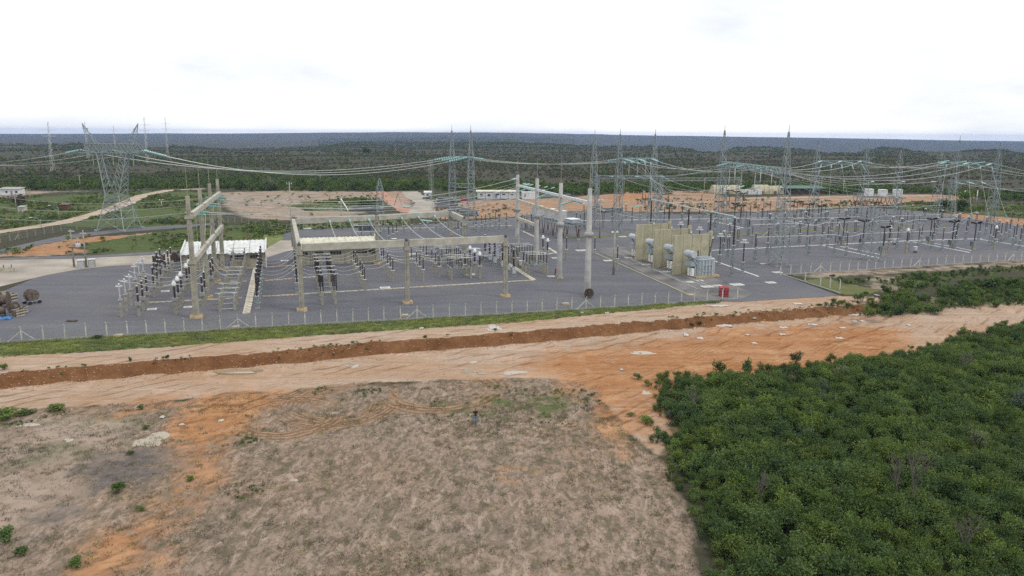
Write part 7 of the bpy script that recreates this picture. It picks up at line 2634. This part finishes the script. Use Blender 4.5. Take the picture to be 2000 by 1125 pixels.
single = [((228, 962), 1.0, 1.1, 'leaf', 'bright round bush alone on the dark gravel stain of the field'), ((150, 1108), .75, .8, 'leaf_light', 'small bright bush on the orange clay at the field bottom'), ((12, 1058), 1.0, 1.2, 'leaf_light', 'tall bush at the field edge beside the slate heap'),
          ((45, 1085), .8, .8, 'leaf', 'low bush just below the tall one at the slate heap'), ((275, 995), .5, .5, 'leaf_light', 'small weed below the bright round bush'), ((372, 938), .55, .6, 'leaf', 'small weed on the orange bend of the field'),
          ((285, 838), .55, .55, 'leaf_light', 'small weed by the muddy puddle in the field'), ((276, 800), .6, .6, 'leaf', 'small weed at the top of the field near the pale road'), ((116, 802), 1.5, .8, 'leaf', 'wide low bush on the pale soil edge'),
          ((12, 816), 1.8, 1.1, 'leaf_light', 'broad bush clump where the pale road leaves the field'), ((50, 812), 1.2, .8, 'leaf', 'low bush next to the broad clump'), ((253, 890), .5, .5, 'leaf', 'weed tuft on the slate stain'),
          ((1246, 741), .8, .9, 'leaf_light', 'small bush alone on the orange corner before the thicket'), ((1232, 812), .6, .6, 'leaf_light', 'yellowish weed on the crawler-marked clay'), ((1262, 825), 1.0, .9, 'leaf_light', 'yellow-green bush hugging the thicket corner'),
          ((8, 722), .8, .9, 'leaf_light', 'bright bush on the terrace above the embankment'), ((830, 678), .5, .4, 'leaf', 'green weed on the embankment face'), ((1352, 624), .5, .6, 'leaf_dark', 'dark weed on the embankment crest'), ((1368, 622), .6, .8, 'leaf_dark', 'dark bushy weed on the embankment crest beside another'),
          ((255, 706), .4, .7, 'leaf_dark', 'dark thin weed at the terrace edge'), ((328, 702), .4, .7, 'leaf_dark', 'second dark thin weed at the terrace edge'), ((188, 661), 1.0, .5, 'leaf_dark', 'dark low bush on the grass verge'), ((968, 664), .4, .5, 'leaf_dark', 'tiny weed below the terrace puddle'),
          ((1733, 578), 1.6, 2.6, 'leaf_dark', 'dark tall bush at the tip of the pond hollow'), ((1690, 578), .9, 1.1, 'leaf', 'small bush on the near rim of the pond hollow'), ((1640, 593), .8, .7, 'leaf', 'low bush where the embankment ends'), ((1600, 597), .7, .5, 'leaf', 'low bush at the start of the scrub bank'),
          ((1940, 568), 2.4, 2.8, 'leaf_dark', 'big dark bush on the scrub bank'), ((1890, 575), 2.0, 2.2, 'leaf', 'broad bush beside the big dark one on the scrub bank'), ((1775, 560), 1.5, 1.8, 'leaf', 'bush at the pale gully of the scrub bank'), ((1800, 545), 1.4, 1.7, 'leaf_dark', 'dark bush above the pale gully'),
          ((1750, 600), 1.8, 2.0, 'leaf_dark', 'dark bush overhanging the dirt road from the scrub bank'), ((1830, 602), 1.6, 1.6, 'leaf', 'roadside bush right of the dark overhanging one'), ((1980, 560), 2.0, 2.4, 'leaf', 'bush at the far right end of the scrub bank'),
          ((1640, 548), 1.2, 1.0, 'leaf_light', 'light bush on the far rim of the pond hollow'), ((1625, 543), 1.0, .9, 'leaf', 'small bush near the pond kerb posts')]
for (x, y), r, h, kind, lab in single:
    shrub(lab, G(x, y, LOW if y > 640 and y not in (722, 706, 702, 661) else 0), r, h, kind)
# trees that can be told apart behind the site
bg = [((65, 372), 7.5, 9.0, 'leaf_dark', 'wide dark tree at the white farm wall far beyond the meadow'), ((440, 366), 8, 7.0, 'leaf_dark', 'dark round tree behind the left end of the clearing'), ((470, 370), 6.5, 5.5, 'leaf_dark', 'dark tree next to the round one behind the clearing'),
      ((528, 372), 6, 5.0, 'leaf_grey', 'greyish pale tree at the edge of the clearing'), ((510, 367), 8.5, 6.5, 'leaf', 'broad green tree behind the greyish pale one'), ((585, 368), 6.5, 6.0, 'leaf', 'green tree over the middle of the clearing'), ((625, 372), 6.5, 6.5, 'leaf_dark', 'dense tree near the thin pole at the scrub edge'),
      ((700, 371), 6, 6.0, 'leaf_dark', 'dark tree left of the red track'), ((790, 370), 6, 6.5, 'leaf', 'green tree behind the guard hut'), ((812, 369), 5.5, 5.0, 'leaf_dark', 'dark tree right behind the guard hut'), ((705, 409), 5.0, 5.0, 'leaf_dark', 'dark tree on the small orchard mound'), ((735, 408), 4.5, 5.5, 'leaf', 'green tree at the end of the orchard mound'),
      ((38, 402), 4.5, 4.0, 'leaf_dry', 'brownish tree beside the tiny lean-to shed'), ((715, 304), 12, 8, 'leaf_dark', 'tall far tree standing out on the savanna'), ((905, 274), 16, 11, 'leaf_dark', 'lone dark far tree near the skyline between the lattice peaks'),
      ((1878, 412), 5, 4.5, 'leaf_dark', 'dark bush-tree in the green strip behind the orange bank'), ((1845, 412), 4.6, 4.5, 'leaf_dark', 'dark bush-tree left in the green strip behind the orange bank'), ((1882, 398), 6.5, 5, 'leaf_light', 'bright green tree beside the pale posts far back')]
for k, ((x, y), h, r, kind, lab) in enumerate(bg):
    p = G(x, y)
    tree(lab, p, h, r, kind, .3, .18, k, 420, .95 if y > 330 else 1.8)
